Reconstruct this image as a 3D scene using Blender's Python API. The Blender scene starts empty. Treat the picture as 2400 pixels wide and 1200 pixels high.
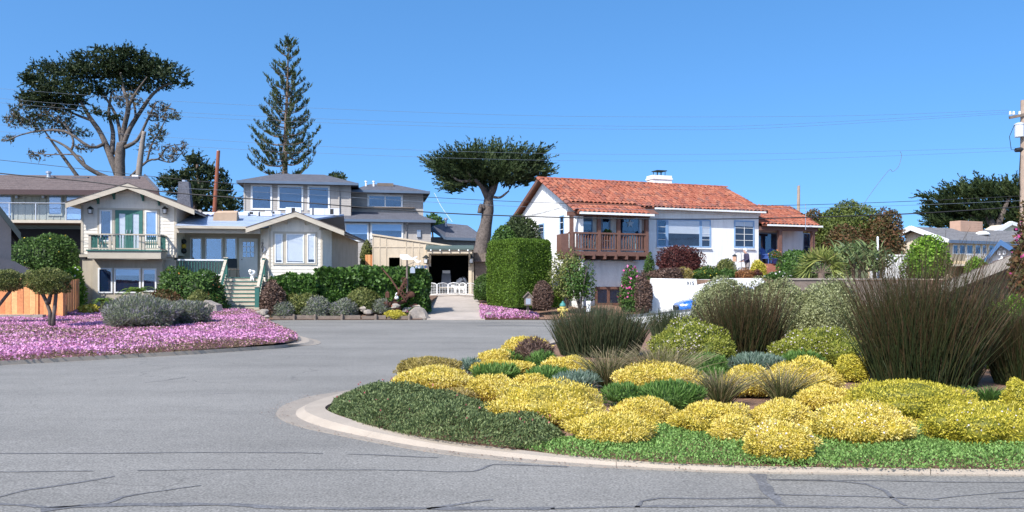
import bpy, bmesh, math, random
import numpy as np
from mathutils import Vector, Matrix

# ------------------------------------------------------------------ camera, sky, sun, exposure
SC = bpy.context.scene
COL = SC.collection
random.seed(7); RNG = np.random.default_rng(7)
FPX, HOR, CAMH = 1880.0, 669.0, 1.65          # focal length in photo pixels, horizon row, eye height
cam_d = bpy.data.cameras.new('camera'); cam = bpy.data.objects.new('camera', cam_d); COL.objects.link(cam)
cam.location = (0, 0, CAMH); cam.rotation_euler = (math.radians(90), 0, 0)
cam_d.sensor_width = 36; cam_d.lens = 36 * FPX / 2400; cam_d.shift_y = (HOR - 600) / 2400
cam_d.clip_start = .1; cam_d.clip_end = 6000
SC.camera = cam
SUN_EL, SUN_AZ = math.radians(45), math.radians(35)      # azimuth: to the left of straight behind the camera
wd = bpy.data.worlds.new('World'); SC.world = wd; wd.use_nodes = True
nt = wd.node_tree; bg = nt.nodes['Background']
sky = nt.nodes.new('ShaderNodeTexSky'); sky.sky_type = 'NISHITA'; sky.sun_disc = False
sky.sun_elevation = SUN_EL; sky.sun_rotation = math.radians(180) + SUN_AZ
sky.altitude = 0; sky.air_density = 1.0; sky.dust_density = 1.3; sky.ozone_density = 4.0
hs = nt.nodes.new('ShaderNodeHueSaturation'); hs.inputs['Saturation'].default_value = 1.22
hs.inputs['Hue'].default_value = .498
hs.inputs['Value'].default_value = 1.0
tcw = nt.nodes.new('ShaderNodeTexCoord'); mp = nt.nodes.new('ShaderNodeVectorMath'); mp.operation = 'MULTIPLY_ADD'   # clear maritime air: little haze low down
mp.inputs[1].default_value = (1, 1, 1.0); mp.inputs[2].default_value = (0, 0, .2)
nrm = nt.nodes.new('ShaderNodeVectorMath'); nrm.operation = 'NORMALIZE'
nt.links.new(tcw.outputs['Generated'], mp.inputs[0]); nt.links.new(mp.outputs[0], nrm.inputs[0]); nt.links.new(nrm.outputs[0], sky.inputs['Vector'])
nt.links.new(sky.outputs[0], hs.inputs['Color']); nt.links.new(hs.outputs[0], bg.inputs[0]); bg.inputs[1].default_value = .145
sd = bpy.data.lights.new('sun', 'SUN'); sun = bpy.data.objects.new('sun', sd); COL.objects.link(sun)
sd.energy = 3.5; sd.angle = math.radians(.53); sd.color = (1, .97, .925)
to_sun = Vector((-math.sin(SUN_AZ) * math.cos(SUN_EL), -math.cos(SUN_AZ) * math.cos(SUN_EL), math.sin(SUN_EL)))
sun.rotation_euler = to_sun.to_track_quat('Z', 'Y').to_euler(); sun.location = (-20, -30, 40)
SC.view_settings.view_transform = 'Standard'; SC.view_settings.look = 'None'
SC.view_settings.gamma = 1; SC.view_settings.use_curve_mapping = False
SC.view_settings.exposure = .9
SC.cycles.max_bounces = 6; SC.cycles.transparent_max_bounces = 8

# ------------------------------------------------------------------ surveying helpers
def P(x, y, Y): return Vector(((x - 1200) / FPX * Y, Y, CAMH + (HOR - y) / FPX * Y))
def G(x, y, z=0.):                                  # the point of height z seen at that spot of the photo
    Y = (CAMH - z) * FPX / (y - HOR); return Vector(((x - 1200) / FPX * Y, Y, z))
class Frame:                                        # a house's own axes: u along its front, v backwards, z up
    def __init__(s, X0, Y0, deg): s.X0, s.Y0, s.th = X0, Y0, math.radians(deg); s.c, s.s = math.cos(s.th), math.sin(s.th)
    def uz(s, x, y, v=0.):
        a = (x - 1200) / FPX; t = (v + s.Y0 * s.c - s.X0 * s.s) / (s.c - a * s.s)
        return (t * a - s.X0) * s.c + (t - s.Y0) * s.s, CAMH + (HOR - y) / FPX * t
    def vz(s, x, y, u=0.):
        a = (x - 1200) / FPX; t = (u + s.X0 * s.c + s.Y0 * s.s) / (a * s.c + s.s)
        return -(t * a - s.X0) * s.s + (t - s.Y0) * s.c, CAMH + (HOR - y) / FPX * t
    def w(s, u, v, z=0): return Vector((s.X0 + u * s.c - v * s.s, s.Y0 + u * s.s + v * s.c, z))

# ------------------------------------------------------------------ materials
def mat(name, col, rough=.8, var=.12, scale=3., bump=0., bscale=60., metallic=0., spec=.3, fine=.0, fscale=120., wave=None, streak=0.):
    m = bpy.data.materials.new(name); m.use_nodes = True; t = m.node_tree; N, L = t.nodes, t.links
    b = N['Principled BSDF']; b.inputs['Roughness'].default_value = rough; b.inputs['Metallic'].default_value = metallic
    b.inputs['Specular IOR Level'].default_value = spec
    tc = N.new('ShaderNodeTexCoord'); n1 = N.new('ShaderNodeTexNoise'); n1.inputs['Scale'].default_value = scale
    n1.inputs['Detail'].default_value = 6; n1.inputs['Roughness'].default_value = .65; L.new(tc.outputs['Object'], n1.inputs['Vector'])
    mr = N.new('ShaderNodeMapRange'); mr.inputs['From Min'].default_value = .25; mr.inputs['From Max'].default_value = .75
    mr.inputs['To Min'].default_value = 1 - var; mr.inputs['To Max'].default_value = 1 + var
    L.new(n1.outputs['Fac'], mr.inputs['Value']); val = mr.outputs[0]
    if fine:
        n2 = N.new('ShaderNodeTexNoise'); n2.inputs['Scale'].default_value = fscale; n2.inputs['Detail'].default_value = 2
        L.new(tc.outputs['Object'], n2.inputs['Vector'])
        m2 = N.new('ShaderNodeMapRange'); m2.inputs['From Min'].default_value = .3; m2.inputs['From Max'].default_value = .7
        m2.inputs['To Min'].default_value = 1 - fine; m2.inputs['To Max'].default_value = 1 + fine; L.new(n2.outputs['Fac'], m2.inputs['Value'])
        mm = N.new('ShaderNodeMath'); mm.operation = 'MULTIPLY'; L.new(val, mm.inputs[0]); L.new(m2.outputs[0], mm.inputs[1]); val = mm.outputs[0]
    if streak:                                     # rain streaks and grime running down a wall
        mpn = N.new('ShaderNodeMapping'); mpn.inputs['Scale'].default_value = (2.2, 2.2, .28); L.new(tc.outputs['Object'], mpn.inputs[0])
        n4 = N.new('ShaderNodeTexNoise'); n4.inputs['Scale'].default_value = 1.6; n4.inputs['Detail'].default_value = 7; n4.inputs['Roughness'].default_value = .7; L.new(mpn.outputs[0], n4.inputs['Vector'])
        m4 = N.new('ShaderNodeMapRange'); m4.inputs['From Min'].default_value = .45; m4.inputs['From Max'].default_value = .75; m4.inputs['To Min'].default_value = 1.; m4.inputs['To Max'].default_value = 1 - streak; L.new(n4.outputs['Fac'], m4.inputs['Value'])
        mq = N.new('ShaderNodeMath'); mq.operation = 'MULTIPLY'; L.new(val, mq.inputs[0]); L.new(m4.outputs[0], mq.inputs[1]); val = mq.outputs[0]
    vm = N.new('ShaderNodeVectorMath'); vm.operation = 'SCALE'; vm.inputs[0].default_value = col[:3]; L.new(val, vm.inputs['Scale'])
    L.new(vm.outputs[0], b.inputs['Base Color'])
    hgt = None
    if bump:
        n3 = N.new('ShaderNodeTexNoise'); n3.inputs['Scale'].default_value = bscale; n3.inputs['Detail'].default_value = 4
        L.new(tc.outputs['Object'], n3.inputs['Vector']); hgt = n3.outputs['Fac']
        bp = N.new('ShaderNodeBump'); bp.inputs['Strength'].default_value = bump; bp.inputs['Distance'].default_value = .02
        L.new(hgt, bp.inputs['Height']); L.new(bp.outputs[0], b.inputs['Normal'])
    if wave:                                       # lap joints on a wall too far off to build board by board
        sp = N.new('ShaderNodeSeparateXYZ'); L.new(tc.outputs['Object'], sp.inputs[0])
        d = N.new('ShaderNodeMath'); d.operation = 'DIVIDE'; L.new(sp.outputs[wave[0]], d.inputs[0]); d.inputs[1].default_value = wave[1]
        f = N.new('ShaderNodeMath'); f.operation = 'FRACT'; L.new(d.outputs[0], f.inputs[0])
        bp = N.new('ShaderNodeBump'); bp.inputs['Strength'].default_value = .8; bp.inputs['Distance'].default_value = .03; bp.invert = True
        L.new(f.outputs[0], bp.inputs['Height']); L.new(bp.outputs[0], b.inputs['Normal'])
    return m

def ramp(N, cols):
    r = N.new('ShaderNodeValToRGB'); e = r.color_ramp.elements
    while len(e) < len(cols): e.new(.5)
    for i, c in enumerate(cols): e[i].position = i / max(1, len(cols) - 1); e[i].color = (*c, 1)
    return r
def foliage(name, cols, transl=.3, rough=.55, spec=.25, patch=.0, pscale=2.):
    m = bpy.data.materials.new(name); m.use_nodes = True; t = m.node_tree; N, L = t.nodes, t.links
    b = N['Principled BSDF']; b.inputs['Roughness'].default_value = rough; b.inputs['Specular IOR Level'].default_value = spec
    at = N.new('ShaderNodeAttribute'); at.attribute_name = 'tint'; fac = at.outputs['Fac']
    if patch:
        tc = N.new('ShaderNodeTexCoord'); n = N.new('ShaderNodeTexNoise'); n.inputs['Scale'].default_value = pscale; n.inputs['Detail'].default_value = 3
        L.new(tc.outputs['Object'], n.inputs['Vector'])
        ma = N.new('ShaderNodeMath'); ma.operation = 'MULTIPLY_ADD'; ma.inputs[1].default_value = patch * 2; L.new(n.outputs['Fac'], ma.inputs[0])
        mb = N.new('ShaderNodeMath'); mb.operation = 'SUBTRACT'; L.new(at.outputs['Fac'], mb.inputs[0]); mb.inputs[1].default_value = patch
        L.new(mb.outputs[0], ma.inputs[2]); fac = ma.outputs[0]
    r = ramp(N, cols); L.new(fac, r.inputs[0]); L.new(r.outputs[0], b.inputs['Base Color'])
    tr = N.new('ShaderNodeBsdfTranslucent'); L.new(r.outputs[0], tr.inputs['Color'])
    mx = N.new('ShaderNodeMixShader'); mx.inputs[0].default_value = transl
    L.new(b.outputs[0], mx.inputs[1]); L.new(tr.outputs[0], mx.inputs[2]); L.new(mx.outputs[0], N['Material Output'].inputs[0])
    return m
def glass_mat(name, refl=.09, tintc=(.75, .85, .95)):
    m = bpy.data.materials.new(name); m.use_nodes = True; t = m.node_tree; N, L = t.nodes, t.links
    N.remove(N['Principled BSDF']); tr = N.new('ShaderNodeBsdfTransparent'); tr.inputs[0].default_value = (*tintc, 1)
    gl = N.new('ShaderNodeBsdfGlossy'); gl.inputs['Roughness'].default_value = .03; gl.inputs[0].default_value = (.9, .95, 1, 1)
    tc = N.new('ShaderNodeTexCoord'); no = N.new('ShaderNodeTexNoise'); no.inputs['Scale'].default_value = 1.3; L.new(tc.outputs['Object'], no.inputs['Vector'])
    bp = N.new('ShaderNodeBump'); bp.inputs['Strength'].default_value = .05; bp.inputs['Distance'].default_value = .05; L.new(no.outputs['Fac'], bp.inputs['Height']); L.new(bp.outputs[0], gl.inputs['Normal'])
    fc = N.new('ShaderNodeLayerWeight'); fc.inputs[0].default_value = .5; lw = N.new('ShaderNodeMath'); lw.operation = 'POWER'; lw.inputs[1].default_value = 4; L.new(fc.outputs['Facing'], lw.inputs[0])
    ad = N.new('ShaderNodeMath'); ad.operation = 'ADD'; ad.use_clamp = True; L.new(lw.outputs[0], ad.inputs[0]); ad.inputs[1].default_value = refl
    mx = N.new('ShaderNodeMixShader'); L.new(ad.outputs[0], mx.inputs[0]); L.new(tr.outputs[0], mx.inputs[1]); L.new(gl.outputs[0], mx.inputs[2])
    L.new(mx.outputs[0], N['Material Output'].inputs[0]); return m

# ------------------------------------------------------------------ mesh helpers
def tag(o, label=None, cat=None, group=None, kind=None):
    if label: o['label'] = label
    if cat: o['category'] = cat
    if group: o['group'] = group
    if kind: o['kind'] = kind
    return o
def link(name, me, m=None, parent=None, loc=None, rot=None):
    o = bpy.data.objects.new(name, me); COL.objects.link(o)
    if m is not None and me is not None and not me.materials: me.materials.append(m)
    if parent: o.parent = parent
    if loc is not None: o.location = loc
    if rot is not None: o.rotation_euler = rot
    return o
def thing(name, label, cat, loc=(0, 0, 0), rz=0., group=None):
    o = bpy.data.objects.new(name, None); COL.objects.link(o); o.location = loc; o.rotation_euler = (0, 0, rz)
    o.empty_display_size = .2; return tag(o, label, cat, group)
class MB:
    def __init__(s): s.v = []; s.f = []
    def add(s, vs, fs):
        n = len(s.v); s.v += [tuple(p) for p in vs]; s.f += [tuple(i + n for i in f) for f in fs]; return s
    def box(s, x0, x1, y0, y1, z0, z1):
        x0, x1 = sorted((x0, x1)); y0, y1 = sorted((y0, y1)); z0, z1 = sorted((z0, z1))
        return s.add([(x0, y0, z0), (x1, y0, z0), (x1, y1, z0), (x0, y1, z0), (x0, y0, z1), (x1, y0, z1), (x1, y1, z1), (x0, y1, z1)],
                     [(0, 3, 2, 1), (4, 5, 6, 7), (0, 1, 5, 4), (1, 2, 6, 5), (2, 3, 7, 6), (3, 0, 4, 7)])
    def hexa(s, p): return s.add(p, [(0, 3, 2, 1), (4, 5, 6, 7), (0, 1, 5, 4), (1, 2, 6, 5), (2, 3, 7, 6), (3, 0, 4, 7)])
    def bar(s, a, b, w, h, up=(0, 0, 1)):
        a, b = Vector(a), Vector(b); d = (b - a).normalized(); r = d.cross(Vector(up))
        if r.length < 1e-4: r = d.cross(Vector((0, 1, 0)))
        r.normalize(); q = r.cross(d).normalized(); r = r * (w / 2); q = q * (h / 2)
        return s.hexa([a - r - q, a + r - q, b + r - q, b - r - q, a - r + q, a + r + q, b + r + q, b - r + q])
    def prism(s, poly, y0, y1):                     # polygon in (x, z), extruded along y
        n = len(poly); vs = [(x, y0, z) for x, z in poly] + [(x, y1, z) for x, z in poly]
        return s.add(vs, [tuple(range(n)), tuple(range(2 * n - 1, n - 1, -1))] + [(i, i + n, (i + 1) % n + n, (i + 1) % n) for i in range(n)])
    def prismz(s, poly, z0, z1):
        n = len(poly); vs = [(x, y, z0) for x, y in poly] + [(x, y, z1) for x, y in poly]
        return s.add(vs, [tuple(range(n - 1, -1, -1)), tuple(range(n, 2 * n))] + [(i, (i + 1) % n, (i + 1) % n + n, i + n) for i in range(n)])
    def slab(s, q, t):                              # a quad in space with thickness t downwards along its normal
        q = [Vector(p) for p in q]; n = (q[1] - q[0]).cross(q[3] - q[0]).normalized() * t
        return s.hexa([p - n for p in q] + q)
    def tube(s, pts, rad, n=6, cap=True):
        pts = [Vector(p) for p in pts]; k = len(pts)
        if not hasattr(rad, '__len__'): rad = [rad] * k
        vs = []; ref = None
        for i, p in enumerate(pts):
            d = (pts[min(i + 1, k - 1)] - pts[max(i - 1, 0)]).normalized()
            if ref is None: ref = d.orthogonal().normalized()
            ref = ref - d * ref.dot(d); ref = ref.normalized() if ref.length > 1e-5 else d.orthogonal().normalized(); b = d.cross(ref)
            for j in range(n):
                a = 2 * math.pi * j / n; vs.append(p + (ref * math.cos(a) + b * math.sin(a)) * rad[i])
        fs = [(i * n + j, i * n + (j + 1) % n, (i + 1) * n + (j + 1) % n, (i + 1) * n + j) for i in range(k - 1) for j in range(n)]
        if cap: fs += [tuple(range(n - 1, -1, -1)), tuple(range((k - 1) * n, k * n))]
        return s.add(vs, fs)
    def lathe(s, prof, n=12, c=(0, 0, 0)):
        vs = [(c[0] + r * math.cos(2 * math.pi * j / n), c[1] + r * math.sin(2 * math.pi * j / n), c[2] + z) for r, z in prof for j in range(n)]
        k = len(prof); fs = [(i * n + j, i * n + (j + 1) % n, (i + 1) * n + (j + 1) % n, (i + 1) * n + j) for i in range(k - 1) for j in range(n)]
        return s.add(vs, fs + [tuple(range(n - 1, -1, -1)), tuple(range((k - 1) * n, k * n))])
    def blob(s, c, r, seed=0, amp=.18, nu=10, nv=7, flat=None):
        rr = random.Random(seed); W = [(Vector((rr.uniform(-1, 1), rr.uniform(-1, 1), rr.uniform(-1, 1))) * rr.uniform(1.5, 4), rr.uniform(0, 6)) for _ in range(5)]
        vs = []
        for i in range(nv + 1):
            for j in range(nu):
                th, ph = math.pi * i / nv, 2 * math.pi * j / nu
                d = Vector((math.sin(th) * math.cos(ph), math.sin(th) * math.sin(ph), math.cos(th)))
                k = 1 + amp * sum(math.sin(w.dot(d) + p) for w, p in W) / 2
                z = d.z * r[2] * k
                if flat is not None: z = max(z, flat)
                vs.append((c[0] + d.x * r[0] * k, c[1] + d.y * r[1] * k, c[2] + z))
        return s.add(vs, [(i * nu + j, (i + 1) * nu + j, (i + 1) * nu + (j + 1) % nu, i * nu + (j + 1) % nu) for i in range(nv) for j in range(nu)])
    def build(s, name, m, parent=None, smooth=False, loc=None, rot=None):
        me = bpy.data.meshes.new(name); me.from_pydata(s.v, [], s.f); me.validate(); me.update()
        if smooth: me.polygons.foreach_set('use_smooth', [True] * len(me.polygons))
        return link(name, me, m, parent, loc, rot)
def B(name, m, parent, *box): return MB().box(*box).build(name, m, parent)

def quads_mesh(name, V, F4, tint=None, extra=None):
    """V (n,3), F4 (k,4) quads as numpy; tint per face; extra = (verts, faces, tint) python mesh appended"""
    me = bpy.data.meshes.new(name); V = np.asarray(V, np.float32); F4 = np.asarray(F4, np.int32)
    if extra is not None:
        ev, ef, et = extra; n0 = len(V); V = np.concatenate([V, np.asarray(ev, np.float32)]) if len(V) else np.asarray(ev, np.float32)
        F4 = np.concatenate([F4, np.asarray(ef, np.int32) + n0]) if len(F4) else np.asarray(ef, np.int32)
        tint = np.concatenate([tint, np.full(len(ef), et) if np.isscalar(et) else et])
    me.vertices.add(len(V)); me.vertices.foreach_set('co', V.ravel())
    k = len(F4); me.loops.add(4 * k); me.polygons.add(k)
    me.polygons.foreach_set('loop_start', np.arange(k, dtype=np.int32) * 4)
    try: me.polygons.foreach_set('loop_total', np.full(k, 4, np.int32))
    except Exception: pass
    me.loops.foreach_set('vertex_index', F4.ravel()); me.update(calc_edges=True)
    if tint is not None:
        a = me.attributes.new('tint', 'FLOAT', 'FACE'); a.data.foreach_set('value', np.asarray(tint, np.float32))
    return me
def unit(a): return a / np.maximum(np.linalg.norm(a, axis=1, keepdims=True), 1e-9)
def rnd_dir(n): return unit(RNG.normal(size=(n, 3)))
def leaves(pos, d, L, W, face=None, fj=.3):
    """rhombic leaves; face = preferred normal"""
    n = len(pos); d = unit(d); L = np.broadcast_to(L, (n,))[:, None]; W = np.broadcast_to(W, (n,))[:, None]
    r = rnd_dir(n) if face is None else unit(face + fj * RNG.normal(size=(n, 3)))
    s = unit(np.cross(d, r)); m = pos + d * L * .5
    V = np.stack([pos, m + s * W * .5, pos + d * L, m - s * W * .5], 1).reshape(-1, 3)
    return V, np.arange(4 * n).reshape(n, 4)
def lump_fn(seed, amp=.12, k=6, fr=(1.5, 5)):
    r = np.random.default_rng(seed); w = unit(r.normal(size=(k, 3))) * r.uniform(*fr, size=(k, 1)); p = r.uniform(0, 6.3, k)
    return lambda d: 1 + amp * np.sin(d @ w.T + p).sum(1) / math.sqrt(k) * 1.2
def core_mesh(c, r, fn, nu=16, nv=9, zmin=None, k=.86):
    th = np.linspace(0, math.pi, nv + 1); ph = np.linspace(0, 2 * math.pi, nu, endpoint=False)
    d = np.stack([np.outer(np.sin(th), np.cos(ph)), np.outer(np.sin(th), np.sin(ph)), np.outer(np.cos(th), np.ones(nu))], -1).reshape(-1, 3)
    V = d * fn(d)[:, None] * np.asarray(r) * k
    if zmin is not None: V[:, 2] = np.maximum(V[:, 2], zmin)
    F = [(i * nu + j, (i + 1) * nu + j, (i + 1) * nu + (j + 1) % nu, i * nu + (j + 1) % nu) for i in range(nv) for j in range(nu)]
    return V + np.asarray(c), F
def blob_leaves(c, r, n, L, W, seed, amp=.12, up=.35, jit=.6, shell=.12, zlow=-.3, spread=1., fn=None, fj=.25):
    """leaves over the surface of a lumpy ellipsoid"""
    fn = fn or lump_fn(seed, amp); d = rnd_dir(int(n * 1.6)); d = d[d[:, 2] > zlow][:n]; k = len(d)
    rr = fn(d)[:, None] * (1 - shell * RNG.random((k, 1)) ** 1.5)
    pos = d * rr * np.asarray(r) + np.asarray(c)
    nrm = unit(d / np.asarray(r)); dr = unit(nrm * spread * .55 + np.array([0, 0, up * .6]) + jit * RNG.normal(size=(k, 3)))
    s = RNG.uniform(.65, 1.25, k)
    V, F = leaves(pos, dr, L * s, W * s, face=nrm, fj=fj)
    return V, F, fn, pos
def join(parts):
    Vs, Fs, Ts, n = [], [], [], 0
    for V, F, t in parts:
        Vs.append(V); Fs.append(np.asarray(F) + n); Ts.append(np.broadcast_to(np.asarray(t, float), (len(F),))); n += len(V)
    return np.concatenate(Vs), np.concatenate(Fs), np.concatenate(Ts)
def blades(base, dirs, L, W, seg=4, bend=.3, gravity=.0, taper=.25, lateral=.0):
    """flat tapering blades; bend = sideways/outward curve"""
    n = len(base); d = unit(dirs); L = np.broadcast_to(L, (n,)); W = np.broadcast_to(W, (n,))
    side = unit(np.cross(d, rnd_dir(n))); out = d * np.array([1, 1, 0]); out = unit(out + 1e-6 * RNG.normal(size=(n, 3)))
    V = np.zeros((n, seg + 1, 2, 3)); lat = np.cross(out, [0, 0, 1.]) * (L * RNG.normal(0, lateral, n))[:, None]
    for i in range(seg + 1):
        t = i / seg; p = base + d * (L * t)[:, None] + out * (L * bend * t * t)[:, None] + lat * t * t - np.array([0, 0, 1.]) * (L * gravity * t ** 2.2)[:, None]
        w = (W * (1 - (1 - taper) * t) * .5)[:, None]; V[:, i, 0] = p - side * w; V[:, i, 1] = p + side * w
    idx = np.arange(n * (seg + 1) * 2).reshape(n, seg + 1, 2)
    F = np.stack([idx[:, :-1, 0], idx[:, :-1, 1], idx[:, 1:, 1], idx[:, 1:, 0]], -1).reshape(-1, 4)
    return V.reshape(-1, 3), F
def sprays(base, dirs, L, k, lw=(.35, .09), ang=.55, flat=.5):
    """conifer sprays: k leaflets set along each axis, leaning forward"""
    n = len(base); d = unit(dirs); L = np.broadcast_to(L, (n,))
    t = RNG.uniform(.0, 1, (n, k)); pos = base[:, None] + d[:, None] * (L[:, None] * t)[..., None]
    rd = unit(RNG.normal(size=(n * k, 3)) * np.array([1, 1, flat])).reshape(n, k, 3)
    ld = d[:, None] + rd * ang
    ln = (L[:, None] * lw[0] * (1.15 - .75 * t) * RNG.uniform(.7, 1.3, (n, k)))
    V, F = leaves(pos.reshape(-1, 3), ld.reshape(-1, 3), ln.ravel(), np.maximum(ln.ravel() * .3, L.mean() * lw[1]))
    return V, F, np.repeat(np.arange(n), k)
# ------------------------------------------------------------------ materials used in many places
M = {}
M['soil'] = mat('soil', (.16, .10, .07), .95, .3, 4, .8, 30, fine=.4, fscale=60)
M['mulch'] = mat('mulch', (.23, .135, .09), .95, .35, 5, .9, 45, fine=.5, fscale=90)
M['grassland'] = mat('grassland', (.10, .11, .045), .95, .3, .4, .5, 8)
M['concrete'] = mat('concrete', (.36, .305, .245), .85, .10, 2.5, .35, 120, fine=.10, fscale=150)
M['gutter'] = mat('gutter_concrete', (.29, .25, .205), .88, .14, 3, .4, 120, fine=.14, fscale=140)
M['drive'] = mat('driveway_concrete', (.40, .345, .295), .85, .16, .8, .25, 80, fine=.08, fscale=60)
M['tar'] = mat('tar', (.135, .132, .132), .8, .35, 5, .3, 90, spec=.4, fine=.3, fscale=40)
M['cream'] = mat('cream_paint', (.76, .70, .595), .7, .08, 1.2, .2, 40, fine=.04, fscale=25, streak=.22)
M['trim'] = mat('beige_trim', (.47, .415, .33), .75, .10, 2)
M['white'] = mat('white_paint', (.74, .74, .72), .6, .04, 4)
M['stucco'] = mat('white_stucco', (.81, .80, .77), .9, .06, .7, .8, 16, fine=.03, fscale=30, streak=.2)
M['green'] = mat('green_paint', (.045, .15, .125), .5, .1, 4)
M['olive'] = mat('lower_stucco', (.46, .40, .31), .9, .08, 2, .5, 30, streak=.25)
M['brown'] = mat('brown_timber', (.155, .080, .060), .75, .2, 6, .3, 40)
M['blue'] = mat('blue_paint', (.23, .36, .54), .55, .08, 4)
M['taupe'] = mat('taupe_siding', (.37, .34, .31), .75, .05, 1.5, wave=(2, .15), streak=.2)
M['sage'] = mat('sage_siding', (.30, .31, .265), .8, .07, 2)
M['slate'] = mat('dark_shingles', (.105, .107, .125), .9, .22, 2.5, .9, 22, fine=.3, fscale=18)
M['umber'] = mat('brown_shingles', (.13, .10, .092), .9, .25, 2.5, .9, 20, fine=.35, fscale=16)
M['grayroof'] = mat('weathered_shingles', (.17, .165, .165), .9, .25, 2.5, .9, 20, fine=.3, fscale=16)
M['slateblue'] = mat('blue_gray_trim', (.10, .14, .20), .6, .1, 3)
M['under'] = mat('roof_underlayment', (.30, .36, .47), .6, .14, 1.5, .3, 8)
M['dark'] = mat('shade_black', (.012, .012, .013), .9, .2, 2)  # near-black for unlit spaces: the shade is put into the colour
M['interior'] = mat('dim_interior', (.030, .045, .075), .8, .3, 1)
M['blind'] = mat('window_blind', (.60, .62, .64), .7, .05, 4)
M['glass'] = glass_mat('window_glass'); M['glass2'] = glass_mat('clear_glass', .03, (.96, .97, .98)); M['glass3'] = glass_mat('reflective_glass', .17, (.6, .75, .9))
M['iron'] = mat('dark_iron', (.035, .04, .04), .5, .2, 6, metallic=.4)
M['steel'] = mat('galvanised_steel', (.45, .47, .5), .4, .1, 6, metallic=.7)
M['rust'] = mat('rust', (.085, .038, .026), .95, .35, 9, .8, 40)
M['rock'] = mat('field_stone', (.27, .235, .20), .9, .25, 3, .8, 14, fine=.15, fscale=30)
M['brick'] = mat('red_brick', (.34, .14, .09), .9, .25, 7, .4, 40)
M['cedar'] = mat('cedar_board', (.62, .27, .105), .75, .2, 2.2, .3, 20, fine=.12, fscale=14)
M['oldwood'] = mat('weathered_wood', (.17, .135, .11), .9, .25, 5, .6, 30)
M['garage'] = mat('garage_cream', (.57, .475, .35), .75, .08, 2, streak=.2)
M['bark'] = mat('gray_bark', (.112, .092, .080), .95, .45, 1.6, 1., 5, fine=.35, fscale=9)
M['bark2'] = mat('brown_bark', (.16, .115, .09), .95, .3, 2.5, 1., 14)
M['wire'] = mat('cable', (.02, .02, .022), .6, .1, 3)
M['wire2'] = mat('thin_cable', (.12, .15, .19), .6, .1, 3)
M['pole'] = mat('pole_wood', (.33, .25, .19), .9, .2, 4, .5, 20)
M['redpole'] = mat('red_pole_wood', (.25, .085, .05), .9, .2, 4, .5, 20)
M['whiteplastic'] = mat('white_enamel', (.85, .85, .83), .4, .03, 5, spec=.5)
M['pent'] = mat('gray_green_paint', (.075, .105, .095), .7, .15, 4)
M['ink'] = mat('black_lettering', (.03, .03, .03), .6, .1, 5)

# asphalt: pale aggregate, wear patches, hairline cracks
def asphalt():
    m = bpy.data.materials.new('asphalt'); m.use_nodes = True; t = m.node_tree; N, L = t.nodes, t.links; b = N['Principled BSDF']
    tc = N.new('ShaderNodeTexCoord')
    def noise(s, d=4, r=.6):
        n = N.new('ShaderNodeTexNoise'); n.inputs['Scale'].default_value = s; n.inputs['Detail'].default_value = d; n.inputs['Roughness'].default_value = r
        L.new(tc.outputs['Object'], n.inputs['Vector']); return n.outputs['Fac']
    def mr(v, a, c, lo, hi):
        q = N.new('ShaderNodeMapRange'); q.inputs['From Min'].default_value = a; q.inputs['From Max'].default_value = c
        q.inputs['To Min'].default_value = lo; q.inputs['To Max'].default_value = hi; L.new(v, q.inputs['Value']); return q.outputs[0]
    def mul(a, c):
        q = N.new('ShaderNodeMath'); q.operation = 'MULTIPLY'; L.new(a, q.inputs[0]); L.new(c, q.inputs[1]); return q.outputs[0]
    v = mul(mr(noise(.25, 5), .3, .7, .86, 1.10), mr(noise(2.2, 5), .3, .7, .95, 1.06))
    st_ = N.new('ShaderNodeMapping'); st_.inputs['Scale'].default_value = (.06, .75, 1); L.new(tc.outputs['Object'], st_.inputs[0]); sn = N.new('ShaderNodeTexNoise'); sn.inputs['Scale'].default_value = 1; sn.inputs['Detail'].default_value = 5; sn.inputs['Roughness'].default_value = .7; L.new(st_.outputs[0], sn.inputs['Vector'])
    v = mul(v, mr(sn.outputs['Fac'], .35, .7, 1.05, .86))
    v = mul(v, mr(noise(48, 2, .5), .3, .7, .62, 1.38)); v = mul(v, mr(noise(14, 3, .7), .3, .7, .86, 1.14))
    vo = N.new('ShaderNodeTexVoronoi'); vo.feature = 'DISTANCE_TO_EDGE'; vo.inputs['Scale'].default_value = .33
    wn = N.new('ShaderNodeTexNoise'); wn.inputs['Scale'].default_value = 1.2; wn.inputs['Detail'].default_value = 6; L.new(tc.outputs['Object'], wn.inputs['Vector'])
    ad = N.new('ShaderNodeVectorMath'); ad.operation = 'MULTIPLY_ADD'; ad.inputs[1].default_value = (1.4, 1.4, 0); L.new(wn.outputs['Color'], ad.inputs[0]); L.new(tc.outputs['Object'], ad.inputs[2]); L.new(ad.outputs[0], vo.inputs['Vector'])
    msk = mr(noise(.18, 2), .48, .6, 0, 1); crack = mr(vo.outputs['Distance'], .002, .008, .72, 1.)
    one = N.new('ShaderNodeMix'); one.data_type = 'FLOAT'; L.new(msk, one.inputs[0]); one.inputs[2].default_value = 1; L.new(crack, one.inputs[3])
    v = mul(v, one.outputs[0])
    s = N.new('ShaderNodeVectorMath'); s.operation = 'SCALE'; s.inputs[0].default_value = (.216, .205, .184); L.new(v, s.inputs['Scale']); L.new(s.outputs[0], b.inputs['Base Color'])
    b.inputs['Roughness'].default_value = .85; b.inputs['Specular IOR Level'].default_value = .25
    bp = N.new('ShaderNodeBump'); bp.inputs['Strength'].default_value = .5; bp.inputs['Distance'].default_value = .006; L.new(noise(60, 3), bp.inputs['Height']); L.new(bp.outputs[0], b.inputs['Normal'])
    return m
M['asphalt'] = asphalt()

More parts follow.
